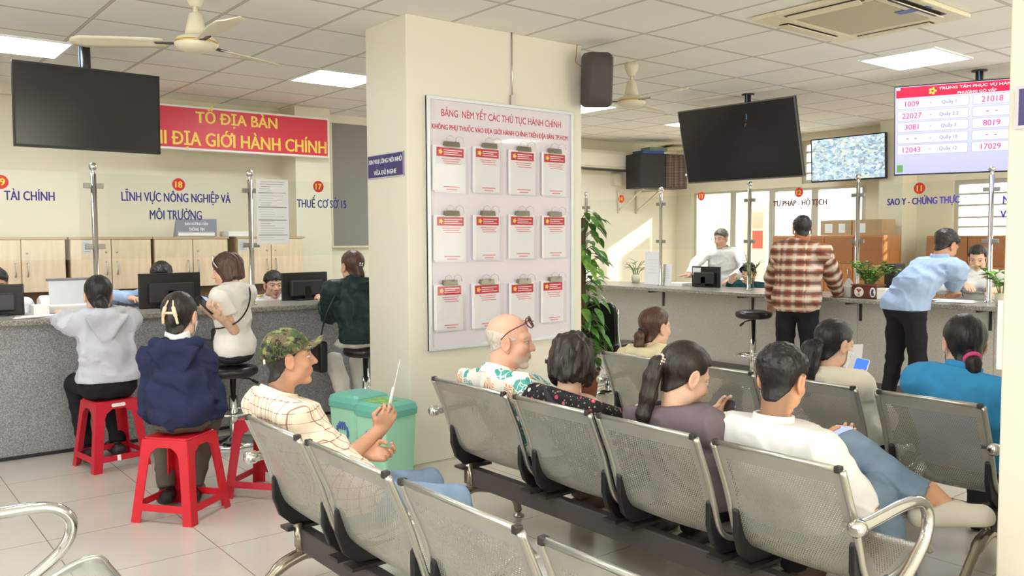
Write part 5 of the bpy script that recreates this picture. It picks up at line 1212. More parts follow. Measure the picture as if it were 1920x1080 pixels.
# ---- hand, wrist at w, d towards the fingers, n out of the palm
def hand_sdf(P, w, d, n, thumb, s=1.0, curl=0.5, spread=0.25, cup=None):
    w = NPA(w); d = unit(d); n = NPA(n); n = unit(n-d*(n@d)); x = np.cross(d, n)*thumb   # x towards the thumb side
    q = P-w; L = np.stack([q@x, q@d, q@n], 1)/s
    r = ell(L, (0.002, 0.045, 0.0), (0.040, 0.052, 0.0155)); r = smin(r, cap(L, (-0.022, 0.03, 0), (-0.030, 0.085, 0), 0.0125, 0.010), 0.012); r = smin(r, cap(L, (0.020, 0.03, 0), (0.030, 0.086, 0), 0.0125, 0.0105), 0.012)
    r = smin(r, cap(L, (0, -0.05, 0), (0, 0.012, 0), 0.0255, 0.024, (1, 0, 0), 1.22), 0.016)
    for k, (fx, ln, fr) in enumerate(((0.030, 0.072, 0.0088), (0.010, 0.080, 0.0091), (-0.011, 0.074, 0.0087), (-0.030, 0.058, 0.0078))):
        c = curl[k] if isinstance(curl, (list, tuple)) else curl; a = NPA((fx, 0.084-0.006*abs(k-1), 0)); an = 0.25*c; dirx = fx*spread*6; rr = fr; fd = None
        for seg, f in enumerate((0.46, 0.30, 0.24)):
            v = unit((dirx*(1-0.6*seg*c), math.cos(an), math.sin(an))); b = a+v*ln*f; e = cap(L, a, b, rr, rr*0.93); fd = e if fd is None else smin(fd, e, 0.003); a = b; rr *= 0.93; an += c*(1.25 if seg == 0 else 0.95)
        r = smin(r, fd, 0.005)
    tc = 0.5 if isinstance(curl, (list, tuple)) else curl; a = NPA((0.028, 0.022, 0.006)); b = NPA((0.052, 0.050, 0.014+0.012*tc)); c_ = NPA((0.056-0.022*tc, 0.078, 0.022+0.022*tc)); e_ = NPA((0.052-0.034*tc, 0.098-0.01*tc, 0.026+0.026*tc))
    r = smin(r, smin(cap(L, a, b, 0.0145, 0.0115), smin(cap(L, b, c_, 0.0108, 0.0098), cap(L, c_, e_, 0.0098, 0.0085), 0.003), 0.006), 0.008)
    return r*s
def ik(S, W, la, lb, hint):
    S, W = NPA(S), NPA(W); d = W-S; D = np.linalg.norm(d)
    if D > (la+lb)*0.995: W = S+d/D*(la+lb)*0.995; d = W-S; D = np.linalg.norm(d)
    a = (la*la-lb*lb+D*D)/(2*D); h = math.sqrt(max(la*la-a*a, 0)); u = d/D; hv = NPA(hint); hv = hv-u*(hv@u); hv = unit(hv)
    return S+u*a+hv*h, W

# ---- materials for people
def skin_mat():
    m = bpy.data.materials.new('skin'); t = NT(m); t.base(t.attr('col', 'Color')); t.b.inputs['Roughness'].default_value = 0.5; t.b.inputs['Specular IOR Level'].default_value = 0.35
    t.bump(t.noise(t.coord(), 320, 2), 0.06, 0.002); return m
M_skin = skin_mat()
def hair_mat(name, c, hi):
    m = bpy.data.materials.new(name); t = NT(m); n = t.noise(t.mapping(t.coord(), (160, 160, 18)), 1.0, 3); t.base(t.ramp(n, [(0.3, c), (0.75, hi)])); t.b.inputs['Roughness'].default_value = 0.42
    t.bump(n, 0.35, 0.004); return m
H_black = hair_mat('black_hair', srgb(22, 20, 22), srgb(44, 40, 40)); H_dark = hair_mat('dark_brown_hair', srgb(28, 22, 21), srgb(54, 43, 39)); H_brown = hair_mat('brown_hair', srgb(62, 40, 34), srgb(104, 72, 58))
H_grey = hair_mat('grey_hair', srgb(70, 66, 62), srgb(128, 122, 114)); H_white = hair_mat('white_hair', srgb(196, 182, 168), srgb(232, 224, 214))
def cloth(name, c, vary=0.06, rough=0.85, bs=260, bmp=0.15):
    m = bpy.data.materials.new(name); t = NT(m); co = t.coord(); n = t.noise(co, 9, 4); lo = tuple(v*(1-vary) for v in c[:3])+(1,); hi = tuple(min(1, v*(1+vary)) for v in c[:3])+(1,)
    t.base(t.ramp(n, [(0.3, lo), (0.7, hi)])); t.b.inputs['Roughness'].default_value = rough; t.b.inputs['Specular IOR Level'].default_value = 0.25; t.bump(t.noise(co, bs, 2), bmp, 0.002); return m
def plaid_mat(name, base, bands, rough=0.85):
    """bands: (attribute, period, start, width, colour, strength, softness)"""
    m = bpy.data.materials.new(name); t = NT(m); col = base
    for at, per, st, wd, c, k, soft in bands:
        f = t.math('FRACT', t.math('ADD', t.math('DIVIDE', t.attr(at), per), 100.0-st/per)); mid = wd/per/2; dd = t.math('ABSOLUTE', t.math('SUBTRACT', f, mid))
        w_ = t.math('MULTIPLY', t.math('SUBTRACT', 1.0, t.math('SMOOTH_MIN', 1.0, t.math('DIVIDE', dd, mid), 0.01) if False else t.math('MINIMUM', 1.0, t.math('DIVIDE', t.math('MAXIMUM', t.math('SUBTRACT', dd, mid*(1-soft)), 0.0), max(1e-4, mid*soft)))), k)
        col = t.mix(w_, col, c)
    t.base(col); t.b.inputs['Roughness'].default_value = rough; t.b.inputs['Specular IOR Level'].default_value = 0.2; t.bump(t.noise(t.coord(), 240, 2), 0.15, 0.002); return m
C_plaid_cream = plaid_mat('cream_check_cotton', srgb(240, 222, 200), [('cu', 0.038, 0, 0.0042, srgb(146, 96, 88), 0.8, 0.4), ('cv', 0.038, 0, 0.0042, srgb(146, 96, 88), 0.8, 0.4), ('cu', 0.038, 0.01, 0.014, srgb(250, 236, 216), 0.6, 0.4)])
C_plaid_orange = plaid_mat('orange_brown_check_flannel', srgb(168, 104, 72), [('cu', 0.10, 0, 0.046, srgb(214, 204, 188), 0.62, 0.6), ('cu', 0.10, 0.055, 0.034, srgb(132, 76, 54), 0.55, 0.6), ('cv', 0.092, 0, 0.042, srgb(84, 58, 56), 0.80, 0.55), ('cv', 0.092, 0.049, 0.036, srgb(232, 224, 210), 0.62, 0.55)])
def hawaiian():
    m = bpy.data.materials.new('leaf_print_cotton'); t = NT(m); co = t.coord(); warp = t.add('ShaderNodeVectorMath', operation='ADD'); t.link(co, warp.inputs[0])
    nz = t.noise(co, 14, 2, out=1); sc = t.add('ShaderNodeVectorMath', operation='SCALE'); t.link(nz, sc.inputs[0]); sc.inputs['Scale'].default_value = 0.10; t.link(sc.outputs[0], warp.inputs[1]); wv = warp.outputs[0]
    d1 = t.voronoi(wv, 7.0); f1 = t.voronoi(t.mapping(wv, (1, 1, 1), (0.6, 0.3, 0.9)), 26, 'DISTANCE_TO_EDGE'); d2 = t.voronoi(t.mapping(wv, loc=(0.33, 0.21, 0.47)), 8.0); wave = t.add('ShaderNodeTexWave'); t.link(t.mapping(wv, rot=(0.5, 0.7, 0.3)), wave.inputs[0]); wave.inputs['Scale'].default_value = 26; wave.inputs['Distortion'].default_value = 5
    orange = t.math('MULTIPLY', t.math('LESS_THAN', d2, 0.42), t.math('GREATER_THAN', wave.outputs['Fac'], 0.42)); teal = t.math('MULTIPLY', t.math('LESS_THAN', d1, 0.35), t.math('GREATER_THAN', f1, 0.05))
    c = t.mix(orange, srgb(244, 240, 230), t.mix(t.noise(co, 20, 2), srgb(206, 110, 50), srgb(240, 190, 140))); c = t.mix(teal, c, t.mix(t.noise(co, 30, 2), srgb(24, 122, 120), srgb(110, 206, 196))); t.base(c)
    t.b.inputs['Roughness'].default_value = 0.8; return m
def floral():
    m = bpy.data.materials.new('black_floral_cotton'); t = NT(m); co = t.coord(); d = t.voronoi(co, 36); cc = t.sep(t.voronoi(co, 36, out='Color')); d2 = t.voronoi(t.mapping(co, loc=(0.5, 0.2, 0.1)), 62)
    pet = t.math('LESS_THAN', d, 0.36); c = t.mix(t.math('LESS_THAN', d2, 0.26), srgb(24, 22, 26), srgb(150, 150, 120)); fl = t.ramp(cc[0], [(0.0, srgb(200, 60, 96)), (0.22, srgb(236, 226, 216)), (0.40, srgb(216, 100, 130)), (0.5, srgb(24, 22, 26))], 'CONSTANT')
    c = t.mix(pet, c, fl); c = t.mix(t.math('LESS_THAN', d, 0.12), c, srgb(232, 200, 120)); t.base(c); t.b.inputs['Roughness'].default_value = 0.8; return m
def camo():
    m = bpy.data.materials.new('camouflage_cotton'); t = NT(m); co = t.mapping(t.coord(), (1, 1, 1.3)); n1 = t.noise(co, 19, 2, 0.55); n2 = t.noise(t.mapping(co, loc=(3, 5, 1)), 24, 2, 0.55); n3 = t.noise(t.mapping(co, loc=(7, 2, 9)), 34, 2, 0.5)
    c = t.mix(t.math('GREATER_THAN', n1, 0.52), srgb(104, 92, 66), srgb(66, 82, 46)); c = t.mix(t.math('GREATER_THAN', n2, 0.57), c, srgb(128, 132, 84)); c = t.mix(t.math('GREATER_THAN', n3, 0.585), c, srgb(44, 42, 36)); t.base(c); t.b.inputs['Roughness'].default_value = 0.85; t.bump(t.noise(co, 200, 2), 0.15, 0.002); return m
C_hawaii, C_floral, C_camo = hawaiian(), floral(), camo()
def fab(n, r, g, b, **k): return cloth(n, srgb(r, g, b), **k)

ASIAN = srgb(222, 178, 148); ASIAN_L = srgb(232, 192, 166); TAN = srgb(202, 154, 126); PINK = srgb(234, 182, 158)
PEOPLE = {}
def person(label, head, hip, hip_h, by, hy=None, pitch=0, roll=0, hs=1.0, bw=1.0, skin=ASIAN, male=True, hair=('short', {}), hair_m=None, hair_rgb=srgb(28, 24, 24),
           top=None, pants=None, hands=None, knees=None, ankles=None, feet=None, sh=0.178, res=0.0045, face=None, seat=None, bulge=0.03, cloth_h=0.0115, group=None, bust=0.0, belly=0.0, neck_r=0.050, sole=None, arm_len=1.0, bare=(), shz=0.058, neck=0.115):
    """head: world position of the middle of the head; hip: world (x, y); angles in degrees, 0 facing +x"""
    hy = by if hy is None else hy; rz = R(by-90); loc = Vector((hip[0], hip[1], 0)); cr, sr = math.cos(-rz), math.sin(-rz); face = dict(face or {})
    if not male: face.setdefault('brow', 0.5); face.setdefault('lip', 0.8)
    def L(p):
        x, y = p[0]-loc.x, p[1]-loc.y; return NPA((cr*x-sr*y, sr*x+cr*y, p[2]))
    Hc = L(head); HP = NPA((0, 0, hip_h)); a = R(hy-by); pt = R(pitch); rl = R(roll)
    Rz_ = NPA([[math.cos(a), -math.sin(a), 0], [math.sin(a), math.cos(a), 0], [0, 0, 1]]); Rx_ = NPA([[1, 0, 0], [0, math.cos(-pt), -math.sin(-pt)], [0, math.sin(-pt), math.cos(-pt)]]); Ry_ = NPA([[math.cos(rl), 0, math.sin(rl)], [0, 1, 0], [-math.sin(rl), 0, math.cos(rl)]])
    Rh = Rz_@Rx_@Ry_; H2 = lambda q: Hc+Rh@(NPA(q)*hs)
    body_f = unit(NPA((0, 1, 0))); Nb = Hc+NPA((0, -0.03, -neck))*hs+Rh@NPA((0, -0.022, 0))*hs
    spine = Nb-HP; mid = HP+spine*0.5+NPA((0, -bulge, 0)); sd = NPA((1, 0, 0)); SL, SR = Nb+NPA((-sh, 0.0, -shz)), Nb+NPA((sh, 0.0, -shz)); chest = Nb+(mid-Nb)*0.33+NPA((0, 0.012, 0))
    la, lb = 0.275*arm_len*(0.93+0.07*bw), 0.245*arm_len*(0.93+0.07*bw); arms = []
    for k, S in enumerate((SL, SR)):
        hd = (hands or {}).get('LR'[k]); sx = -1 if k == 0 else 1
        if hd is None: hd = dict(w=None)
        W = NPA((sx*0.10, 0.27, hip_h+0.13)) if hd.get('w') is None else L(hd['w']); hint = NPA(hd.get('hint', (sx*0.25, -0.6, -0.8)))
        E, W = ik(S, W, la, lb, hint); dr = L(NPA(hd['to'])) - W if 'to' in hd else (W-E); arms.append(dict(S=S, E=E, W=W, d=unit(dr), n=NPA(hd.get('n', (-sx*0.5, 0, -0.8))), th=hd.get('th', -1 if k == 0 else 1), curl=hd.get('curl', 0.45), vis=hd.get('vis', True), spread=hd.get('spread', 0.2)))
    def top_f(P, o, parts=('torso', 'arms'), sleeve=1.0):
        d = None
        if 'torso' in parts:
            d = cap(P, HP+NPA((-0.055*bw, -0.01, 0.02)), HP+NPA((0.055*bw, -0.01, 0.02)), 0.118*bw+o)
            d = smin(d, cap(P, HP+NPA((0, 0, 0.04)), mid, 0.102*bw+o, 0.094*bw+o, sd, 1.42), 0.05); d = smin(d, cap(P, mid, chest, 0.094*bw+o, 0.098*bw+o, sd, 1.5), 0.05)
            d = smin(d, cap(P, SL, SR, 0.048*bw+o), 0.05); d = smin(d, smin(cap(P, Nb+NPA((-0.02, -0.012, -0.01)), SL, 0.045+o, 0.044*bw+o), cap(P, Nb+NPA((0.02, -0.012, -0.01)), SR, 0.045+o, 0.044*bw+o), 0.02), 0.035)
            if bust:
                for s in (-1, 1): d = smin(d, ell(P, chest+NPA((s*0.075, 0.085, -0.07)), (0.062, 0.055*bust, 0.062)), 0.04)
            if belly: d = smin(d, ell(P, HP+NPA((0, 0.075, 0.12)), (0.15, 0.11*belly, 0.14)), 0.06)
        if 'arms' in parts:
            for A in arms:
                up = cap(P, A['S'], A['S']+(A['E']-A['S'])*min(1, sleeve*2), 0.050*bw+o, 0.043*bw+o+(0.008 if sleeve < 0.5 else 0))
                if sleeve < 0.5:
                    e = A['S']+(A['E']-A['S'])*sleeve*2; up = smax(up, (P-e)@unit(A['E']-A['S']), 0.004)
                if sleeve > 0.5:
                    f = (sleeve-0.5)*2; e = A['E']+(A['W']-A['E'])*f; fo = cap(P, A['E'], e, 0.042*bw+o, 0.029+o*0.8); fo = smax(fo, (P-e)@unit(A['W']-A['E']), 0.004); up = smin(up, fo, 0.02)
                d = up if d is None else smin(d, up, 0.028)
        return d
    # legs
    kn = knees or ((-0.11, 0.41, hip_h+0.02), (0.11, 0.41, hip_h+0.02)); an = ankles or ((-0.11, 0.46, 0.085), (0.11, 0.46, 0.085)); kn = [L(p) if len(p) == 4 else NPA(p) for p in kn]; an = [L(p) if len(p) == 4 else NPA(p) for p in an]
    def pants_f(P, o, end=1.0):
        d = cap(P, HP+NPA((-0.06*bw, -0.02, 0.0)), HP+NPA((0.06*bw, -0.015, 0.0)), 0.106*bw+o); low = None
        d = smin(d, cap(P, HP+NPA((0, 0, 0.0)), HP+(mid-HP)*0.35, 0.094*bw+o, 0.084*bw+o, sd, 1.35), 0.04)
        for k in (0, 1):
            hj = HP+NPA(((-1, 1)[k]*0.085*bw, 0.0, -0.01)); d = smin(d, cap(P, hj, kn[k], 0.082*bw+o, 0.056*bw+o), 0.03); e = kn[k]+(an[k]-kn[k])*end; c = cap(P, kn[k], e, 0.056*bw+o, 0.042*bw+o*1.3); c = smax(c, (P-e)@unit(an[k]-kn[k]), 0.004); low = c if low is None else np.minimum(low, c)
        if seat: d = smax(d, seat-P[:, 2], 0.02)
        return smin(d, low, 0.02)
    def neck_f(P): return cap(P, Nb+NPA((0, 0, -0.06)), Hc+Rh@NPA((0, -0.022, -0.045))*hs, neck_r*1.08, neck_r*0.98)
    def skin_f(P):
        Q = (P-Hc)@Rh/hs; d = head_sdf(Q, male, face.get('jaw', 1.0), True, face.get('nose', 1.0))*hs; d = smin(d, neck_f(P), 0.02); return d
    def arm_f(P):
        d = None
        for A in arms:
            e = smin(cap(P, A['S'], A['E'], 0.042*bw, 0.036*bw), cap(P, A['E'], A['W']-A['d']*0.0, 0.037*bw, 0.026), 0.02); e = smin(e, hand_sdf(P, A['W'], A['d'], A['n'], A['th'], hs*0.95, A['curl'], A['spread']), 0.012); d = e if d is None else np.minimum(d, e)
        return d
    ft = []
    for k in (0, 1):
        fd = NPA((feet or ((0, 1, 0), (0, 1, 0)))[k]); up = NPA((sole or ((0, 0, 1), (0, 0, 1)))[k]); fd = unit(fd-up*(fd@up)); ft.append((an[k], fd, unit(up)))
    def foot_f(P, k, o=0.0):
        A, fd, up = ft[k]; heel = A-fd*0.045-up*0.045; toe = A+fd*0.155-up*0.052; d = cap(P, heel, toe, 0.036+o, 0.034+o, np.cross(fd, up), 1.18); d = smin(d, cap(P, A+up*0.05, A+fd*0.06-up*0.025, 0.036+o, 0.034+o), 0.03); return smax(d, -((P-A)@up)-0.083, 0.006)
    # body surface: coarse trunk and limbs, fine head, fine hands, in one mesh
    parts = []; lo = NPA((1e9,)*3); hi = -lo
    for p in [HP, Nb, SL, SR]+[A[c] for A in arms for c in ('E', 'W')]+kn+an: lo = np.minimum(lo, p); hi = np.maximum(hi, p)
    trunk = lambda P: smax(smin(smin(top_f(P, -0.014, ('torso',)), pants_f(P, -0.014), 0.02), np.minimum(foot_f(P, 0, -0.006), foot_f(P, 1, -0.006)), 0.02), (P-(Nb+NPA((0, 0, -0.015))))@NPA((0, 0, 1)), 0.01)
    parts.append(surf(trunk, lo-0.2, hi+0.2, 0.018))
    hl, hh_ = Hc-0.17*hs, Hc+0.15*hs; hl[2] = Nb[2]-0.06; hf = lambda P: smax(skin_f(P), Nb[2]-0.045-P[:, 2], 0.004); hv = surf(hf, hl, hh_, res); parts.append(hv)
    for A in arms:
        if not A['vis']: continue
        pl_ = np.minimum(A['W'], A['E'])-0.07; ph = np.maximum(A['W'], A['E'])+0.07; tip = A['W']+A['d']*0.19; pl_ = np.minimum(pl_, np.minimum(tip, A['S'])-0.06); ph = np.maximum(ph, np.maximum(tip, A['S'])+0.06); parts.append(surf(arm_f if False else (lambda P, A=A: smin(smin(cap(P, A['S'], A['E'], 0.040*bw, 0.036*bw), cap(P, A['E'], A['W'], 0.037*bw, 0.026), 0.02), hand_sdf(P, A['W'], A['d'], A['n'], A['th'], hs*0.95, A['curl'], A['spread']), 0.012)), pl_, ph, 0.0042 if res < 0.005 else 0.0055))
    for k in bare:
        parts.append(surf(lambda P: smin(smin(foot_f(P, k, -0.004), cap(P, an[k]+(kn[k]-an[k])*0.4, an[k]+(kn[k]-an[k])*0.06, 0.046, 0.034), 0.02), ell(P, an[k]+np.cross(ft[k][1], ft[k][2])*0.034, (0.012, 0.012, 0.012)), 0.012), an[k]-0.25, an[k]+0.25, 0.006))
    V = np.concatenate([p[0] for p in parts]); Q = (V-Hc)@Rh/hs; C = np.tile(NPA(skin[:3]), (len(V), 1)); isH = np.zeros(len(V), bool); isH[len(parts[0][0]):len(parts[0][0])+len(hv[0])] = True
    C[isH] = head_colors(Q[isH], skin, hair_rgb, face)
    root = np_mesh('person', parts, M_skin, None, loc, rz, C); tag(root, label, 'person', group)
    hm = hair_m or H_black
    def add(name, f, lo_, hi_, h, m, attrs=None, par=None):
        v, fc = surf(f, lo_, hi_, h)
        if len(v) == 0: return None
        return np_mesh(name, [(v, fc)], m, par or root, attrs=attrs(v) if attrs else None)
    HL, HH = Hc-0.165*hs, Hc+0.165*hs; ho = hair[1]
    hlo = HL.copy()
    if 'tail' in ho:
        for p in ho['tail'][0]: q_ = H2(p); hlo = np.minimum(hlo, q_-0.06)
    if hair[0]: add('hair', lambda P: hair_sdf((P-Hc)@Rh/hs, hair[0], ho, smin(head_sdf((P-Hc)@Rh/hs, male, face.get('jaw', 1.0), False)*hs, neck_f(P), 0.02)/hs)*hs, hlo, HH, max(res*0.9, 0.004), hm)
    fold = lambda P, amp: amp*(vnoise(P, (16, 16, 9), 1)*0.6+vnoise(P+0.3*P[:, ::-1], (9, 14, 30), 2)*0.5+vnoise(P, (40, 40, 26), 3)*0.2-1.25*((1-np.abs(vnoise(P+0.35*P[:, [2, 0, 1]], (7, 7, 11), 5)))**5-0.15)-0.8*((1-np.abs(vnoise(P-0.4*P[:, [1, 2, 0]], (13, 9, 6), 7)))**6-0.1))
    if pants:
        seatz = seat or 0.0; end = pants.get('end', 1.0)
        add('trousers', lambda P: pants_f(P, pants.get('off', 0.004), end)+fold(P, pants.get('amp', 0.006)), lo-0.22, hi+0.22, cloth_h, pants['mat'])
        for k in (0, 1):
            c = an[k]; low = pants.get('low', 0.03)
            def sf(P, k=k):
                A, fd, up = ft[k]; d = foot_f(P, k, pants.get('shoe_off', 0.004)); return smax(d, (P-A)@up-low-0.35*np.clip((P-A)@fd, 0, 0.06), 0.006)
            add('shoe', sf, c-0.22, c+0.22, 0.007, pants.get('shoe', MATS['black_vinyl']))
    if top:
        o = top.get('off', 0.012); sl = top.get('sleeve', 1.0); hem = top.get('hem', hip_h-0.04); nd = unit((Hc+Rh@NPA((0, -0.03, -0.06))*hs)-Nb); npt = Nb+nd*top.get('neckz', 0.012)
        def tf(P):
            d = top_f(P, o, ('torso', 'arms'), sl)+fold(P, top.get('amp', 0.007))
            if top.get('hood'):
                hb = Nb+NPA((0, -0.105, -0.012)); w_ = chain(P, [Nb+NPA((-0.080, 0.055, -0.020)), Nb+NPA((-0.100, -0.050, 0.010)), hb+NPA((-0.04, -0.012, 0.012)), hb+NPA((0.04, -0.012, 0.012)), Nb+NPA((0.100, -0.050, 0.010)), Nb+NPA((0.080, 0.055, -0.020))], [0.020, 0.032, 0.036, 0.036, 0.032, 0.020], 0.02)
                tri = P-(hb+NPA((0, -0.020, -0.005))); wd_ = 0.125+0.62*tri[:, 2]; fl = smax(smax(np.abs(tri[:, 1]+0.10*tri[:, 2]+0.05*(tri[:, 0]/0.1)**2*0.4)-0.022-0.010*vnoise(P, (24, 24, 18), 6), np.abs(tri[:, 0])-wd_, 0.02), np.maximum(-0.165-tri[:, 2], tri[:, 2]-0.02), 0.02)
                w_ = smin(w_, fl, 0.018); d = smin(d, w_, 0.005)
                d = smax(d, -cap(P, Nb+NPA((0, 0.005, -0.02)), Nb+NPA((0, 0.0, 0.15)), neck_r+0.012, neck_r+0.03), 0.01); d = smax(d, (P-(npt+nd*0.05))@nd, 0.01)
            else: d = smax(d, (P-npt)@nd, 0.006)
            if top.get('vneck'): d = smax(d, -ell(P, Nb+NPA((0, 0.13, -0.03)), (0.045, 0.09, 0.10)), 0.006)
            return smax(d, hem-P[:, 2], 0.006)
        def at(v):
            if not top.get('uv'): return {}
            dT = top_f(v, o, ('torso',)); cu, cv = v[:, 0].copy(), v[:, 2].copy(); cu += np.where(np.abs(v[:, 0]) > 0.12, np.sign(v[:, 0])*np.abs(v[:, 1]-mid[1])*0.6, 0)
            for A in arms:
                for a_, b_ in (('S', 'E'), ('E', 'W')):
                    dA = cap(v, A[a_], A[b_], 0.046*bw+o); ax = unit(A[b_]-A[a_]); s_ = unit(np.cross(ax, (0.2, 0.1, 1.0))); t_ = np.cross(ax, s_); q = v-A[a_]; ang = np.arctan2(q@t_, q@s_); m_ = (dA < dT-0.004) & ((v-A[a_])@ax > (0.045 if a_ == 'S' else -1)); cu[m_] = (ang*0.052)[m_]; cv[m_] = (q@ax)[m_]+(0.0 if a_ == 'S' else la)
            return {'cu': cu, 'cv': cv}
        add('shirt', tf, np.minimum(lo, NPA((9, 9, hem)))-0.2, np.maximum(hi, Nb+0.1)+0.16, cloth_h*0.75, top['mat'], at)
        cl = top.get('collar')
        if cl:
            r0 = neck_r+0.010; hgt = top.get('collar_h', 0.042); base = Nb+nd*-0.012
            def cf(P):
                q = P-base; hz = q@nd; rad = np.sqrt(np.maximum((q*q).sum(1)-hz*hz, 0)); th_ = top.get('collar_t', 0.005); outer = r0+0.010-0.10*hz+vnoise(P, (20, 20, 20), 4)*0.002
                d = smax(np.abs(rad-outer)-th_, np.maximum(-0.012-hz, hz-hgt+0.012*np.clip(q[:, 1]/0.06, -1, 1)*(cl == 'shirt')), 0.003)
                if cl == 'shirt':
                    fl = smax(np.abs(rad-(r0+0.012+0.30*(hgt-hz)))-0.004, np.maximum(hgt-0.038-hz, hz-hgt), 0.003); d = np.minimum(d, fl); d = smax(d, -cap(P, base+NPA((0, 0.06, -0.05)), base+NPA((0, 0.10, 0.06)), 0.016), 0.004)
                return d
            add('collar', cf, base-0.13, base+0.13, 0.0042, top.get('collar_m', top['mat']))
    info = dict(root=root, H2=H2, Rh=Rh, Hc=Hc, hs=hs, Nb=Nb, arms=arms, add=add, L=L, loc=loc, rz=rz, SL=SL, SR=SR, chest=chest, mid=mid, HP=HP)
    def world(p):
        c_, s_ = math.cos(rz), math.sin(rz); return Vector((c_*p[0]-s_*p[1]+loc.x, s_*p[0]+c_*p[1]+loc.y, p[2]))
    info['W'] = world; return info
def hchild(I, name, mb, m, **k):
    """accessory modelled in head space"""
    mb.v = [tuple(I['H2'](v)) for v in mb.v]; return mb.build(name, m, I['root'], world=False, **k)
def phone(label, c, right, up, screen=None, case=None, w=0.074, h=0.152, group=None):
    r, u = Vector(right).normalized(), Vector(up); u = (u-r*u.dot(r)).normalized(); n = r.cross(u); c = Vector(c)
    t = thing('mobile_phone', label, 'phone', c, 0, group)
    M = Matrix(((r.x, u.x, n.x, c.x), (r.y, u.y, n.y, c.y), (r.z, u.z, n.z, c.z), (0,0,0,1)))
    b = MB(); b.prism(rrect(w, h, 0.010), M @ Vector((0, 0, -0.004)), r, u, 0.008); b.build('case', case or M_black, t, bevel=0.0015)
    MB().prism(rrect(w-0.007, h-0.009, 0.007), M @ Vector((0, 0, 0.0041)), r, u, 0.0006).build('display', screen or M_glossy_black, t)
    return t

# ================================================================== THE TWENTY PEOPLE
C_black = fab('black_cotton', 30, 30, 34); C_dkgrey = fab('charcoal_cotton', 58, 58, 66); C_denim = fab('blue_denim', 128, 150, 174, vary=0.18, bs=320, bmp=0.25); C_denim_l = fab('light_denim', 136, 160, 190, vary=0.15, bs=320, bmp=0.25)
C_white = fab('white_cotton', 236, 236, 236, vary=0.02); C_cream = fab('cream_cotton', 240, 232, 214, vary=0.02); C_blouse = fab('white_blouse_cotton', 242, 240, 234, vary=0.02); C_grey = fab('pale_grey_jersey', 196, 200, 210, vary=0.03)
C_navy = fab('navy_jersey', 40, 46, 78, vary=0.1); C_green = fab('dark_green_nylon', 34, 52, 54, vary=0.1, rough=0.5); C_mauve = fab('mauve_jersey', 118, 106, 112, vary=0.04); C_blue = fab('bright_blue_knit', 66, 156, 212, vary=0.05); C_sky = fab('sky_blue_cotton', 166, 190, 226, vary=0.03); C_beige = fab('pale_yellow_cotton', 232, 220, 184, vary=0.04); C_khaki = fab('grey_brown_cotton', 92, 84, 76, vary=0.1); C_bone = fab('bone_trousers', 226, 222, 212, vary=0.03); C_teal = fab('dark_teal_cotton', 26, 74, 78)
C_shoe = mat('dark_shoe', srgb(44, 38, 40), 0.5); C_clog = mat('cream_rubber_clog', srgb(236, 230, 216), 0.6); C_sandal = mat('brown_sandal', srgb(90, 68, 58), 0.6); C_mask = mat('white_mask', srgb(230, 236, 240), 0.8)
TAILB = lambda pts, rs: {'tail': (pts, rs)}
def tie_ring(I, c, n, r, th, m, name='hair_tie'):
    s, u, _ = frame_from(n); c = Vector(c); hchild(I, name, MB().tube([c+s*(math.cos(a)*r)+u*(math.sin(a)*r) for a in [2*math.pi*k/18 for k in range(18)]], th, 8, True), m)
def mask(I):
    def f(P):
        Q = (P-I['Hc'])@I['Rh']/I['hs']; d = np.abs(head_sdf(Q, False, ears=False)-0.005)-0.002; d = smax(d, -(Q[:, 1]-0.028), 0.004); d = smax(d, np.maximum(Q[:, 2]+0.016, -0.118-Q[:, 2]), 0.004); return d*I['hs']
    I['add']('face_mask', f, I['Hc']-0.16, I['Hc']+0.16, 0.004, C_mask)
    for s in (-1, 1): hchild(I, 'mask_strap', MB().tube(spline([(s*0.058, 0.035, -0.03), (s*0.074, 0.0, 0.018), (s*0.078, -0.022, 0.0), (s*0.072, -0.012, -0.04), (s*0.058, 0.035, -0.075)], 5), 0.0016, 6), C_mask)

# --- left counter
p = aty(184, 553, 5.86)
I = person('woman in a pale grey hoodie leaning on the left counter from a red stool', p, (1.36, 5.83), 0.535, 90, 86, 6, hs=1.0, bw=0.92, male=False, hair=('pulled', TAILB([(0, -0.088, -0.035), (0, -0.112, -0.06), (0.006, -0.108, -0.10), (0.004, -0.098, -0.135)], [0.026, 0.034, 0.032, 0.012])), skin=ASIAN_L,
    top=dict(mat=C_grey, hood=True, hem=0.555, off=0.018, amp=0.010), pants=dict(mat=C_black, off=0.008, shoe=C_shoe), seat=0.437, sh=0.17, hands={'L': dict(w=(1.20, 6.42, 0.965), hint=(-1, 0.05, 0.1), n=(0, 0, -1)), 'R': dict(w=(1.52, 6.44, 0.965), hint=(1, 0.05, 0.1), n=(0, 0, -1))},
    knees=((-0.12, 0.38, 0.50), (0.10, 0.38, 0.50)), ankles=((-0.10, 0.22, 0.10), (0.09, 0.22, 0.10)), bulge=0.02)
tie_ring(I, (0, -0.092, -0.045), (0, 0.5, 0.6), 0.028, 0.006, M_black)
p = aty(337, 594, 4.62)
I = person('woman in a navy hoodie with a pearly claw clip on the near red stool', p, (1.405, 4.53), 0.53, 64, 50, 8, hs=1.05, bw=0.76, male=False, hair=('clip', {}), hair_m=H_dark, skin=ASIAN_L,
    neck=0.135, top=dict(mat=C_navy, hood=True, hem=0.455, off=0.019, amp=0.013), pants=dict(mat=C_khaki, off=0.012, shoe=C_shoe), seat=0.437, sh=0.132, shz=0.085, knees=((-0.17, 0.36, 0.50), (0.12, 0.38, 0.48)), ankles=((-0.12, 0.20, 0.10), (0.02, 0.18, 0.10)),
    hands={'L': dict(vis=False), 'R': dict(vis=False)}, bulge=0.03)
mask(I)
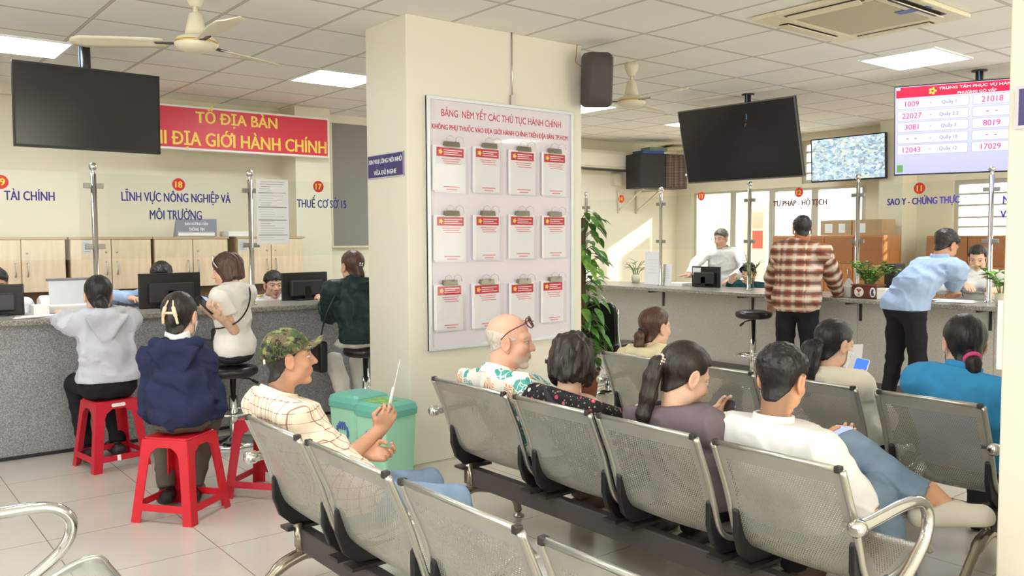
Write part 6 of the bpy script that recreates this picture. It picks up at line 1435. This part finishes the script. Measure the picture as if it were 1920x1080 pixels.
M_pearl = mat('pearly_clip', srgb(232, 206, 176), 0.25, vary=0.3, vscale=40)
for s in (-1, 1):
    hchild(I, 'claw_clip', MB().tube(spline([(s*0.012, -0.113, 0.075), (s*0.020, -0.128, 0.04), (s*0.030, -0.123, 0.0), (s*0.036, -0.108, -0.04)], 6), [0.004]*6+[0.010]*7+[0.007]*6, 8), M_pearl)
hchild(I, 'claw_clip', MB().tube([(-0.03, -0.125, 0.012), (0.03, -0.125, 0.012)], 0.007, 8), M_pearl)
o = I['add']('inner_collar', lambda P: smax(cap(P, I['Nb']+NPA((0, -0.004, -0.06)), I['Nb']+NPA((0, 0.0, 0.060)), 0.074, 0.062), np.maximum((P-I['Nb'])[:, 2]-0.052-0.3*np.abs(P[:, 0]-I['Nb'][0]), -(P-I['Nb'])[:, 2]-0.05), 0.004), I['Nb']-0.13, I['Nb']+0.12, 0.006, C_white)
p = aty(425, 507, 5.90)
I = person('woman in a white blouse with a short brown bob looking at her phone', p, (2.22, 5.94), 0.665, 122, 146, 14, hs=0.98, bw=0.84, male=False, hair=('bob', dict(len=-0.10, open=0.072)), hair_m=H_brown, hair_rgb=srgb(70, 48, 40), skin=ASIAN_L,
    top=dict(mat=C_blouse, sleeve=0.26, hem=0.625, off=0.014, collar='high', collar_h=0.03, neckz=0.02), pants=dict(mat=C_dkgrey, off=0.008, shoe=C_shoe), seat=0.558, sh=0.155, bust=0.9, res=0.004,
    hands={'L': dict(w=aty(408, 590, 5.68), to=aty(384, 566, 5.62), hint=(-0.5, -0.4, -1), n=(0.5, -0.2, 0.8), curl=0.55), 'R': dict(w=aty(394, 584, 5.82), to=aty(380, 570, 5.70), hint=(0.1, 0.4, -1), n=(-0.5, -0.2, 0.8), curl=0.5)},
    knees=((-0.10, 0.40, 0.66), (0.10, 0.38, 0.66)), ankles=((-0.05, 0.30, 0.28), (0.08, 0.28, 0.28)), bulge=-0.01, face=dict(lip=0.8))
hchild(I, 'hair_band', MB().tube(spline([(-0.088, 0.035, 0.03), (-0.076, 0.058, 0.085), (0, 0.064, 0.122), (0.076, 0.058, 0.085), (0.088, 0.035, 0.03)], 8), 0.004, 8), M_steel)
q = aty(386, 572, 5.70)
phone('black phone held up by the woman in the white blouse', q, (0.5, 0.55, 0.2), (-0.62, 0.3, 0.75))
t = thing('shoulder_bag', 'dark bag strap across the back of the woman in the white blouse', 'bag', (2.2, 5.9, 0.9))
Wd = I['W']; nb = I['Nb']
st = [Wd(nb+NPA(v)) for v in ((0.075, 0.03, -0.01), (0.085, -0.045, 0.004), (0.065, -0.088, -0.06), (0.0, -0.108, -0.16), (-0.085, -0.092, -0.24), (-0.14, -0.01, -0.28), (-0.11, 0.09, -0.29), (0.0, 0.13, -0.30))]
MB().tube(spline(st, 8), 0.006, 6).build('strap', MATS['black_vinyl'], t); bp = Wd(nb+NPA((0.06, 0.17, -0.34)))
MB().box(bp.x-0.05, bp.x+0.05, bp.y-0.06, bp.y+0.06, bp.z-0.10, bp.z+0.03).build('pouch', MATS['black_vinyl'], t, bevel=0.015)
p = aty(660, 500, 5.95)
I = person('woman in a dark green jacket perched at the counter beside the pillar', p, (3.22, 5.84), 0.715, 84, 96, 2, hs=1.02, bw=1.05, male=False, hair=('pulled', TAILB([(0, -0.085, 0.0), (0, -0.10, -0.06), (0.0, -0.08, -0.125)], [0.03, 0.034, 0.022])), hair_m=H_brown, skin=ASIAN_L,
    top=dict(mat=C_green, hem=0.65, off=0.034, amp=0.014, collar='high', collar_h=0.055, collar_t=0.012), pants=dict(mat=C_bone, off=0.012, shoe=C_shoe), seat=0.612, sh=0.18,
    hands={'L': dict(w=aty(614, 568, 6.33), to=aty(595, 552, 6.42), hint=(-0.2, -0.5, -1), n=(0.3, 0, -1), curl=0.6), 'R': dict(w=(3.40, 6.38, 0.96), hint=(1, -0.2, -0.6), vis=False)}, knees=((-0.15, 0.30, 0.48), (0.06, 0.32, 0.46)), ankles=((-0.08, 0.20, 0.10), (0.08, 0.24, 0.10)), bulge=0.03)
b = MB()
for a in range(4): b.sphere((0.014*math.cos(a*1.57+0.6), -0.122, 0.016+0.010*math.sin(a*1.57+0.6)), 0.006, 8)
hchild(I, 'bow_clip', b, M_white)
t = thing('shoulder_bag', 'black bag hanging at the side of the woman in the dark green jacket', 'bag', (2.93, 5.92, 0.6))
MB().tube(spline([aty(640, 530, 5.82), aty(612, 590, 5.84), aty(600, 640, 5.95)], 6), 0.006, 6).build('strap', MATS['black_vinyl'], t)
c = aty(598, 668, 6.02); MB().box(c.x-0.035, c.x+0.035, c.y-0.09, c.y+0.09, c.z-0.12, c.z+0.12).build('pouch', MATS['black_vinyl'], t, bevel=0.02)
# clerks behind the left counter
p = aty(303, 521, 7.30)
person('clerk in light blue hidden behind the middle monitor, only black hair showing', p, (2.16, 7.36), 0.52, 262, 250, 20, hs=1.0, hair=('short', dict(t=0.016)), top=dict(mat=C_sky, sleeve=1.0, hem=0.5), pants=dict(mat=C_black), hands={'L': dict(w=(2.25, 7.06, 0.96), hint=(-1, 0, -0.4), vis=False), 'R': dict(w=aty(246, 560, 6.98), hint=(1, 0, 0.1), n=(0, 0, -1))}, res=0.006, seat=0.44)
p = aty(513, 534, 7.34)
I = person('man clerk in a white shirt with yellow epaulets sitting behind the left counter', p, (3.16, 7.40), 0.50, 254, 262, 6, hs=1.0, hair=('fringe', {}), skin=srgb(226, 180, 152), top=dict(mat=C_white, sleeve=0.3, hem=0.48, collar='shirt'), pants=dict(mat=C_black), hands={'L': dict(w=(3.2, 7.1, 0.80), vis=False), 'R': dict(w=(3.0, 7.1, 0.80), vis=False)}, res=0.0042, seat=0.42, bulge=0.0, shz=0.03)
for s in (-1, 1):
    c = I['Nb']+NPA((s*0.135, -0.005, 0.002)); mb = MB(); Me = Matrix.Translation(Vector(c)) @ Matrix.Rotation(R(22*s), 4, 'Y'); mb.box(-0.05, 0.05, -0.024, 0.024, -0.003, 0.006, Me); mb.build('epaulet', mat('yellow_epaulet', srgb(244, 206, 50), 0.5), I['root'], world=False, bevel=0.002)
p = aty(-8, 534, 7.30)
person('clerk behind the left counter cut off by the left edge of the photo', p, (0.92, 7.36), 0.52, 265, 265, 12, hair=('short', {}), top=dict(mat=C_white, hem=0.5), pants=dict(mat=C_black), hands={'L': dict(w=(1.0, 7.1, 0.95), vis=False), 'R': dict(w=(0.8, 7.1, 0.95), vis=False)}, res=0.006, seat=0.44)

# --- nearest bench: man in the camouflage cap
p = atx(541, 672, 1.40)
I = person('man in a camouflage cap and cream check shirt waving a hand fan', p, (1.52, 2.93), 0.455, -4, -16, -4, hs=0.95, bw=0.93, skin=TAN, hair=('undercap', {}), neck=0.150, top=dict(mat=C_plaid_cream, sleeve=0.40, hem=0.43, off=0.018, uv=True, collar='shirt', collar_h=0.036), pants=dict(mat=C_denim_l, off=0.008), seat=0.378, sh=0.175, res=0.0034, cloth_h=0.0095,
    hands={'L': dict(w=(1.66, 3.02, 0.58), hint=(-0.4, -0.5, -0.8), n=(0.6, 0, 0.6), curl=0.8), 'R': dict(w=atx(712, 806, 1.74), to=atx(738, 762, 1.77), hint=(0.4, -0.3, -1), n=(-0.8, 0.3, 0.3), curl=1.0)},
    knees=((-0.08, 0.40, 0.415), (0.16, 0.39, 0.41)), ankles=((-0.12, 0.45, 0.085), (0.20, 0.46, 0.085)), bulge=0.02, face=dict(jaw=0.96, stubble=0.35, nose=1.03))
def capf(P):
    Q = (P-I['Hc'])@I['Rh']/I['hs']; A = np.concatenate([np.abs(Q[:, :1]), Q[:, 1:]], 1); outer = ell(Q, (0, -0.010, 0.036), (0.083, 0.103, 0.094)); d = smax(outer, -(outer+0.005), 0.002); d = smax(d, (0.022+0.30*Q[:, 1])-Q[:, 2], 0.004); d = d+vnoise(Q, (26, 26, 26), 4)*0.0015
    zc = 0.050+0.42*(Q[:, 1]-0.08)-6.5*Q[:, 0]**2*np.clip((Q[:, 1]-0.05)/0.08, 0, 1); bl = np.maximum(np.abs(Q[:, 2]-zc)-0.0028, np.sqrt((Q[:, 0]/0.070)**2+((Q[:, 1]-0.066)/0.088)**2)*0.07-0.07); bl = np.maximum(bl, -(Q[:, 1]-0.055)); d = smin(d, bl, 0.004); return d*I['hs']*0.8
I['add']('cap', capf, I['Hc']-0.16, I['Hc']+0.2, 0.0042, C_camo)
hchild(I, 'cap_strap', MB().tube(spline([(-0.052, -0.087, 0.008), (0, -0.110, 0.0), (0.052, -0.087, 0.008)], 6), 0.006, 6, flat=0.4), mat('olive_strap', srgb(84, 80, 60), 0.7))
hchild(I, 'cap_buckle', MB().box(0.022, 0.042, -0.107, -0.098, -0.006, 0.014), M_chrome)
# hand fan
A = I['arms'][1]; hc = I['W'](A['W']+A['d']*0.075+A['n']*0.02)
t = thing('hand_fan', 'translucent pale hand fan held up by the man in the camouflage cap', 'fan', hc)
fu = (atx(742, 708, 1.80)-hc).normalized(); fr_ = fu.cross(Vector((0.75, -0.45, 0.2))).normalized(); fc = hc+fu*0.13
MB().prism([(x*0.085, z*0.095) for x, z in disc(1.0)], fc, fr_, fu, 0.002).build('leaf', mat('translucent_fan', srgb(226, 230, 230), 0.4), t)
MB().bar(hc-fu*0.07, fc-fu*0.02, 0.012, 0.004, fr_).build('handle', M_white, t)

# --- middle bench row
p = atx(956, 640, 2.50)
I = person('older man with a white beard and glasses pushed up, in a floral holiday shirt', p, (2.62, 3.10), 0.47, -2, -46, 3, hs=1.10, bw=1.12, skin=PINK, hair=('bald', {}), hair_m=H_white, hair_rgb=srgb(214, 200, 186), top=dict(mat=C_hawaii, sleeve=0.42, hem=0.44, off=0.022, collar='shirt', collar_h=0.040), pants=dict(mat=C_khaki, off=0.01, shoe=C_sandal), seat=0.378, sh=0.20, res=0.0036, belly=1.0, neck_r=0.064, neck=0.138,
    hands={'L': dict(w=(2.95, 3.22, 0.56), curl=0.7), 'R': dict(w=(2.98, 3.02, 0.56), curl=0.7)}, knees=((-0.17, 0.40, 0.47), (0.17, 0.40, 0.47)), ankles=((-0.16, 0.44, 0.085), (0.16, 0.44, 0.085)), bulge=0.03, face=dict(beard=srgb(232, 226, 218), brow=0.5, browc=srgb(196, 176, 156), jaw=1.07, nose=0.98, lip=0.5, eye=0.7, stubble=0.0))
gf = mat('dark_red_frame', srgb(96, 44, 48), 0.35)
for s in (-1, 1):
    ring = [Vector((s*0.032+0.023*math.cos(a), 0.0905-0.010*math.sin(a)-0.5*abs(s*0.032+0.023*math.cos(a))**2*12, 0.088+0.021*math.sin(a))) for a in [2*math.pi*k/20 for k in range(20)]]
    ro = hchild(I, 'glasses', MB().tube(ring, 0.0028, 6, True), gf)
    hchild(I, 'glasses_arm', MB().tube(spline([(s*0.055, 0.080, 0.090), (s*0.072, 0.060, 0.082), (s*0.0815, 0.005, 0.050), (s*0.080, -0.028, 0.015)], 6), 0.0024, 6), gf)
hchild(I, 'glasses', MB().tube([(-0.010, 0.094, 0.092), (0, 0.097, 0.094), (0.010, 0.094, 0.092)], 0.002, 6), gf)
p = atx(1073, 680, 2.52)
I = person('woman with a dark wavy bob in a black flowered blouse', p, (2.62, 2.60), 0.455, 6, 34, 4, hs=1.04, bw=1.0, male=False, hair=('bob', dict(len=-0.092, curl=0.010, open=0.060, wide=1.14)), hair_m=H_dark, skin=ASIAN_L, top=dict(mat=C_floral, sleeve=0.62, hem=0.43, off=0.016, neckz=0.0), pants=dict(mat=C_black, off=0.01, shoe=C_shoe), seat=0.378, sh=0.175, res=0.004,
    hands={'L': dict(w=(2.95, 2.72, 0.56)), 'R': dict(w=(2.95, 2.52, 0.56))}, bulge=0.03)
t = thing('shoulder_bag', 'dark bag strap over the shoulder of the woman in the black flowered blouse', 'bag', (2.6, 2.5, 0.8)); Wd, nb = I['W'], I['Nb']
MB().tube(spline([Wd(nb+NPA(v)) for v in ((-0.10, 0.05, -0.01), (-0.06, -0.06, 0.018), (0.02, -0.105, -0.04), (0.12, -0.118, -0.14), (0.19, -0.04, -0.26))], 6), 0.017, 8, flat=0.25).build('strap', C_dkgrey, t)
c = Wd(nb+NPA((0.24, 0.08, -0.34))); MB().box(c.x-0.09, c.x+0.09, c.y-0.03, c.y+0.03, c.z-0.08, c.z+0.08).build('pouch', C_dkgrey, t, bevel=0.02)
p = atx(1284, 705, 2.56)
I = person('woman in a mauve top with a long ponytail looking down at her phone', p, (2.60, 2.10), 0.455, -2, -20, 24, hs=1.05, bw=1.0, male=False, hair=('pulled', TAILB([(0, -0.098, 0.022), (0.0, -0.126, 0.002), (-0.002, -0.124, -0.05), (-0.006, -0.106, -0.12), (-0.010, -0.094, -0.19), (-0.010, -0.080, -0.25)], [0.022, 0.026, 0.030, 0.032, 0.028, 0.010])), hair_m=H_dark, skin=ASIAN_L, top=dict(mat=C_mauve, sleeve=0.36, hem=0.43, off=0.014, neckz=0.004, amp=0.005), pants=dict(mat=C_black, off=0.01, shoe=C_sandal), seat=0.378, sh=0.178, res=0.0034, cloth_h=0.010,
    hands={'L': dict(w=atx(1336, 800, 2.97), to=atx(1362, 756, 3.02), hint=(-0.6, -0.2, -0.9), n=(0.8, -0.4, 0.1), curl=0.35), 'R': dict(w=atx(1356, 838, 2.93), to=atx(1372, 790, 2.99), hint=(0.8, -0.4, -0.8), n=(-0.8, -0.4, 0.1), curl=0.45)}, bulge=0.03, face=dict(lip=0.7))
b = MB()
for k in range(26):
    a = 2*math.pi*k/13; rr_ = 0.023+0.004*(k // 13); b.sphere((rr_*math.cos(a), -0.116-0.010*(k // 13)+0.010*math.sin(a)*0.4, 0.014+rr_*math.sin(a)*0.9), 0.0052, 8)
hchild(I, 'beaded_hair_tie', b, mat('pearl_bead', srgb(226, 214, 200), 0.2))
A = I['arms'][0]; e_ = A['W']-(A['W']-A['E'])/np.linalg.norm(A['W']-A['E'])*0.03; s_, u_2, _2 = frame_from(A['W']-A['E'])
MB().tube([Vector(e_)+s_*0.033*math.cos(a)+u_2*0.033*math.sin(a) for a in [2*math.pi*k/20 for k in range(20)]], 0.005, 8, True).build('bracelet', mat('amber_beads', srgb(196, 130, 40), 0.35), I['root'], world=False)
pc_ = atx(1364, 782, 2.985); phone('dark purple phone held up by the woman in the mauve top', pc_, (-0.35, -0.85, 0.1), (0.25, -0.05, 0.95), case=mat('purple_case', srgb(70, 60, 96), 0.4))
t = thing('shoulder_bag', 'grey bag strap under the ponytail of the woman in the mauve top', 'bag', (2.6, 2.1, 0.7)); Wd, nb = I['W'], I['Nb']
MB().tube(spline([Wd(nb+NPA(v)) for v in ((-0.09, 0.02, 0.0), (-0.07, -0.085, -0.03), (0.0, -0.132, -0.12), (0.09, -0.13, -0.22), (0.15, -0.05, -0.30), (0.14, 0.1, -0.30))], 6), 0.015, 8, flat=0.3).build('strap', C_dkgrey, t)
c = Wd(nb+NPA((0.10, 0.20, -0.32))); MB().box(c.x-0.06, c.x+0.06, c.y-0.03, c.y+0.03, c.z-0.07, c.z+0.05).build('pouch', C_dkgrey, t, bevel=0.02)
p = atx(1466, 712, 2.62)
I = person('man in a white polo shirt and jeans with his legs crossed, white clog raised', p, (2.66, 1.71), 0.465, -2, 4, 14, hs=1.0, bw=1.06, skin=srgb(230, 176, 140), hair=('short', dict(t=0.012)), hair_m=H_black, neck=0.165, top=dict(mat=C_white, sleeve=0.42, hem=0.44, off=0.018, amp=0.008, collar='polo', collar_h=0.058, collar_t=0.006, neckz=0.024), pants=dict(mat=C_denim, off=0.014, amp=0.008, shoe=C_clog, end=0.86, low=-0.012, shoe_off=0.012), seat=0.380, sh=0.192, res=0.0034, cloth_h=0.010,
    hands={'L': dict(w=atx(1556, 842, 2.98), to=atx(1584, 822, 3.06), hint=(-0.8, -0.3, -0.7), n=(0.3, -0.6, 0.7), curl=0.5), 'R': dict(w=atx(1588, 985, 2.86), hint=(1.0, -0.1, -0.35), n=(-0.5, 0, -0.7), curl=0.4)},
    knees=((*atx(1594, 848, 3.06), 'w'), (*atx(1640, 925, 3.02), 'w')), ankles=((*atx(1748, 944, 3.17), 'w'), (0.17, 0.42, 0.09)), feet=((0.93, 0.30, -0.12), (0, 1, 0)), sole=((-0.22, 0.05, 0.97), (0, 0, 1)), bulge=0.02, face=dict(stubble=0.55), bare=(0,))
b = MB(); ft_ = I['W']
pc_ = atx(1578, 826, 3.03); phone('black phone with a lit screen held by the man in the white polo shirt', pc_, (0.35, -0.9, 0.0), (0.72, 0.30, 0.62), screen=screen_mat('phone_screen_pale', srgb(190, 200, 230), 0.9))

# --- farthest bench row
p = atx(1229, 614, 3.88)
I = person('woman in a pale yellow hooded jacket with a low brown ponytail', p, (3.92, 3.36), 0.455, 0, -8, 2, hs=1.0, bw=0.95, male=False, hair=('pulled', TAILB([(0, -0.095, -0.02), (0.0, -0.122, -0.05), (0.0, -0.122, -0.10), (0, -0.105, -0.14)], [0.022, 0.030, 0.030, 0.012])), hair_m=H_brown, hair_rgb=srgb(70, 48, 40), skin=ASIAN_L, neck=0.145, top=dict(mat=C_beige, hood=True, hem=0.43, off=0.02), pants=dict(mat=C_black, off=0.01, shoe=C_shoe), seat=0.378, sh=0.17, hands={'L': dict(vis=False), 'R': dict(vis=False)}, res=0.0045)
tie_ring(I, (0, -0.102, -0.026), (0, 0.6, 0.5), 0.026, 0.007, M_black); hchild(I, 'hair_bead', MB().sphere((-0.02, -0.118, -0.012), 0.009, 10).sphere((0.02, -0.112, -0.04), 0.008, 10), mat('teal_bead', srgb(120, 180, 176), 0.25))
p = atx(1565, 646, 3.90)
I = person('woman in a white top with a black ponytail and silver clip holding a lit phone', p, (3.94, 2.24), 0.455, 0, -20, 12, hs=1.0, bw=0.92, male=False, hair=('pulled', TAILB([(0, -0.095, -0.015), (-0.004, -0.126, -0.05), (-0.012, -0.132, -0.13), (-0.014, -0.120, -0.21), (-0.014, -0.108, -0.26)], [0.034, 0.052, 0.058, 0.050, 0.026])), skin=ASIAN_L, neck=0.13, top=dict(mat=C_cream, hem=0.43, off=0.016, collar='high', collar_h=0.03), pants=dict(mat=C_black, off=0.01, shoe=C_shoe), seat=0.378, sh=0.165, res=0.0045,
    hands={'L': dict(vis=False), 'R': dict(w=atx(1634, 742, 4.22), to=atx(1626, 690, 4.26), hint=(0.8, -0.3, -0.7), n=(-0.8, 0.3, 0), curl=0.35)})
mask(I); hchild(I, 'hair_clip', MB().box(-0.028, 0.028, -0.122, -0.112, -0.020, -0.002), M_chrome, bevel=0.003)
phone('white phone with a blue screen held by the woman with the silver hair clip', atx(1611, 697, 4.27), (0.1, -0.95, -0.1), (0.45, 0.1, 0.9), screen=screen_mat('phone_screen_blue', srgb(60, 120, 230), 1.0), case=M_white)
c = atx(1590, 675, 4.32); tag(MB().prism(rrect(0.14, 0.17, 0.002), c, Vector((0.3, -0.9, 0.1)).normalized(), Vector((0.25, 0.05, 0.95)).normalized(), 0.002).build('paper_form', M_paper), 'white paper held upright in front of the woman with the silver hair clip', 'papers')
p = atx(1808, 645, 3.92)
I = person('woman in a bright blue sweater with a pink hair tie beside the right pillar', p, (3.94, 1.66), 0.455, 4, 40, 6, hs=1.06, bw=1.06, male=False, hair=('pulled', dict(tail=([(0, -0.092, -0.05), (0.0, -0.118, -0.075), (0.0, -0.118, -0.10), (0, -0.105, -0.135)], [0.024, 0.030, 0.026, 0.010]), cover_ears=True)), skin=ASIAN_L, top=dict(mat=C_blue, hem=0.43, off=0.020, amp=0.006, collar='high', collar_h=0.05, collar_t=0.010), pants=dict(mat=C_dkgrey, off=0.01, shoe=C_shoe), seat=0.378, sh=0.185, hands={'L': dict(vis=False), 'R': dict(vis=False)}, res=0.0045)
tie_ring(I, (0, -0.104, -0.058), (0, 0.6, 0.5), 0.027, 0.010, mat('pink_scrunchie', srgb(226, 80, 140), 0.7)); mask(I)

# --- standing at the right counter
p = atx(1504, 431, 6.90)
I = person('man in an orange and brown check shirt standing at the right counter', p, (6.84, 4.43), 0.86, 14, 42, 16, hs=1.02, bw=1.12, skin=TAN, hair=('short', dict(t=0.008)), top=dict(mat=C_plaid_orange, hem=0.77, off=0.026, uv=True, collar='polo', collar_h=0.065, neckz=0.025, collar_m=C_plaid_orange), pants=dict(mat=C_black, off=0.012, shoe=C_shoe), sh=0.185, shz=0.085, res=0.005,
    hands={'L': dict(w=atx(1440, 588, 7.05), hint=(-1, -0.3, 0), n=(0.4, 0, -0.9)), 'R': dict(w=atx(1572, 553, 7.28), to=atx(1560, 556, 7.5), hint=(0.9, -0.5, -0.5), n=(0, 0, -1))}, knees=((-0.11, 0.03, 0.46), (0.11, 0.03, 0.46)), ankles=((-0.13, -0.02, 0.09), (0.13, -0.02, 0.09)), bulge=0.02, face=dict(stubble=0.5), arm_len=1.06)
p = atx(1773, 461, 6.88)
I = person('man in a light blue shirt bending over the right counter to write', p, (6.70, 3.35), 0.87, -20, -18, 30, hs=1.02, bw=0.98, skin=TAN, hair=('short', dict(t=0.013)), top=dict(mat=C_sky, sleeve=0.66, hem=0.86, off=0.020, amp=0.010, collar='polo', collar_h=0.06, neckz=0.02), pants=dict(mat=C_black, off=0.010, shoe=C_shoe), sh=0.165, res=0.005,
    hands={'L': dict(w=(7.30, 3.50, 0.90), hint=(-1, -0.2, -0.4), n=(0, 0, -1), vis=False), 'R': dict(w=atx(1786, 551, 7.25), to=atx(1808, 549, 7.42), hint=(0.0, -0.3, -1), n=(-0.3, 0, -0.9), curl=0.8)}, knees=((-0.11, 0.0, 0.46), (0.11, 0.02, 0.46)), ankles=((-0.13, -0.06, 0.09), (0.12, -0.04, 0.09)), bulge=0.085, arm_len=1.0, shz=0.075)
pb_ = atz(1806, 556, ZR+0.006); tag(MB().tube([pb_, pb_+Vector((-0.04, 0.02, 0.12))], 0.004, 8).build('pen', mat('blue_pen', srgb(50, 70, 150), 0.4)), 'pen in the hand of the man in the light blue shirt', 'pen')
p = atx(1833, 484, 8.20)
I = person('woman clerk in a white blouse with a red name badge behind the right counter', p, (8.36, 3.52), 0.66, 206, 196, 22, hs=0.98, bw=0.96, male=False, hair=('pulled', {}), hair_m=H_dark, skin=ASIAN_L, top=dict(mat=C_white, sleeve=0.8, hem=0.6, off=0.016, collar='shirt', collar_h=0.036), pants=dict(mat=C_black), bust=1.0, sh=0.18, shz=0.05, res=0.0048,
    hands={'L': dict(w=atx(1862, 545, 7.9), to=atx(1855, 552, 7.7), hint=(-1, 0, -0.5), n=(0, 0, -1)), 'R': dict(w=atx(1812, 535, 7.86), to=atx(1832, 551, 7.66), hint=(1, 0, -0.5), n=(0, 0, -1), curl=0.2)}, seat=0.56, bulge=0.0)
c = I['chest']+NPA((-0.085, 0.118, 0.015)); MB().box(c[0]-0.035, c[0]+0.035, c[1], c[1]+0.006, c[2]-0.009, c[2]+0.009).build('name_badge', mat('red_badge', srgb(200, 50, 56), 0.4), I['root'], world=False)
p = atx(1352, 448, 8.60)
I = person('man clerk in a white shirt standing behind the right counter by the doorway', p, (8.66, 6.63), 0.86, 206, 186, 8, hs=1.0, bw=1.0, skin=srgb(224, 178, 150), hair=('short', dict(t=0.010)), hair_m=H_grey, hair_rgb=srgb(70, 64, 60), top=dict(mat=C_white, hem=0.80, off=0.018, collar='shirt'), pants=dict(mat=C_black), sh=0.19, res=0.0055,
    hands={'L': dict(w=(8.35, 6.3, 0.95), hint=(-1, 0, -0.3), n=(0, 0, -1)), 'R': dict(w=atx(1292, 515, 8.05), to=atx(1272, 517, 7.9), hint=(1, -0.3, -0.2), n=(0, 0, -1), curl=0.1)}, knees=((-0.1, 0.02, 0.46), (0.1, 0.02, 0.46)), ankles=((-0.12, 0, 0.09), (0.12, 0, 0.09)), arm_len=1.15, bulge=0.0)
p = atx(1404, 512, 8.22)
I = person('woman clerk in dark green with a black headband looking down behind the vase', p, (8.34, 5.94), 0.54, 206, 196, 30, hs=0.98, bw=0.92, male=False, hair=('pulled', dict(cover_ears=True)), skin=ASIAN_L, top=dict(mat=C_teal, hem=0.5), pants=dict(mat=C_black), seat=0.46, sh=0.165, res=0.0055, hands={'L': dict(w=(7.95, 5.75, 0.93), n=(0, 0, -1)), 'R': dict(w=(7.95, 6.0, 0.93), n=(0, 0, -1))})
hchild(I, 'head_band', MB().tube(spline([(-0.083, -0.005, 0.0), (-0.076, 0.030, 0.075), (0, 0.045, 0.122), (0.076, 0.030, 0.075), (0.083, -0.005, 0.0)], 8), 0.014, 8, flat=0.5), M_black)
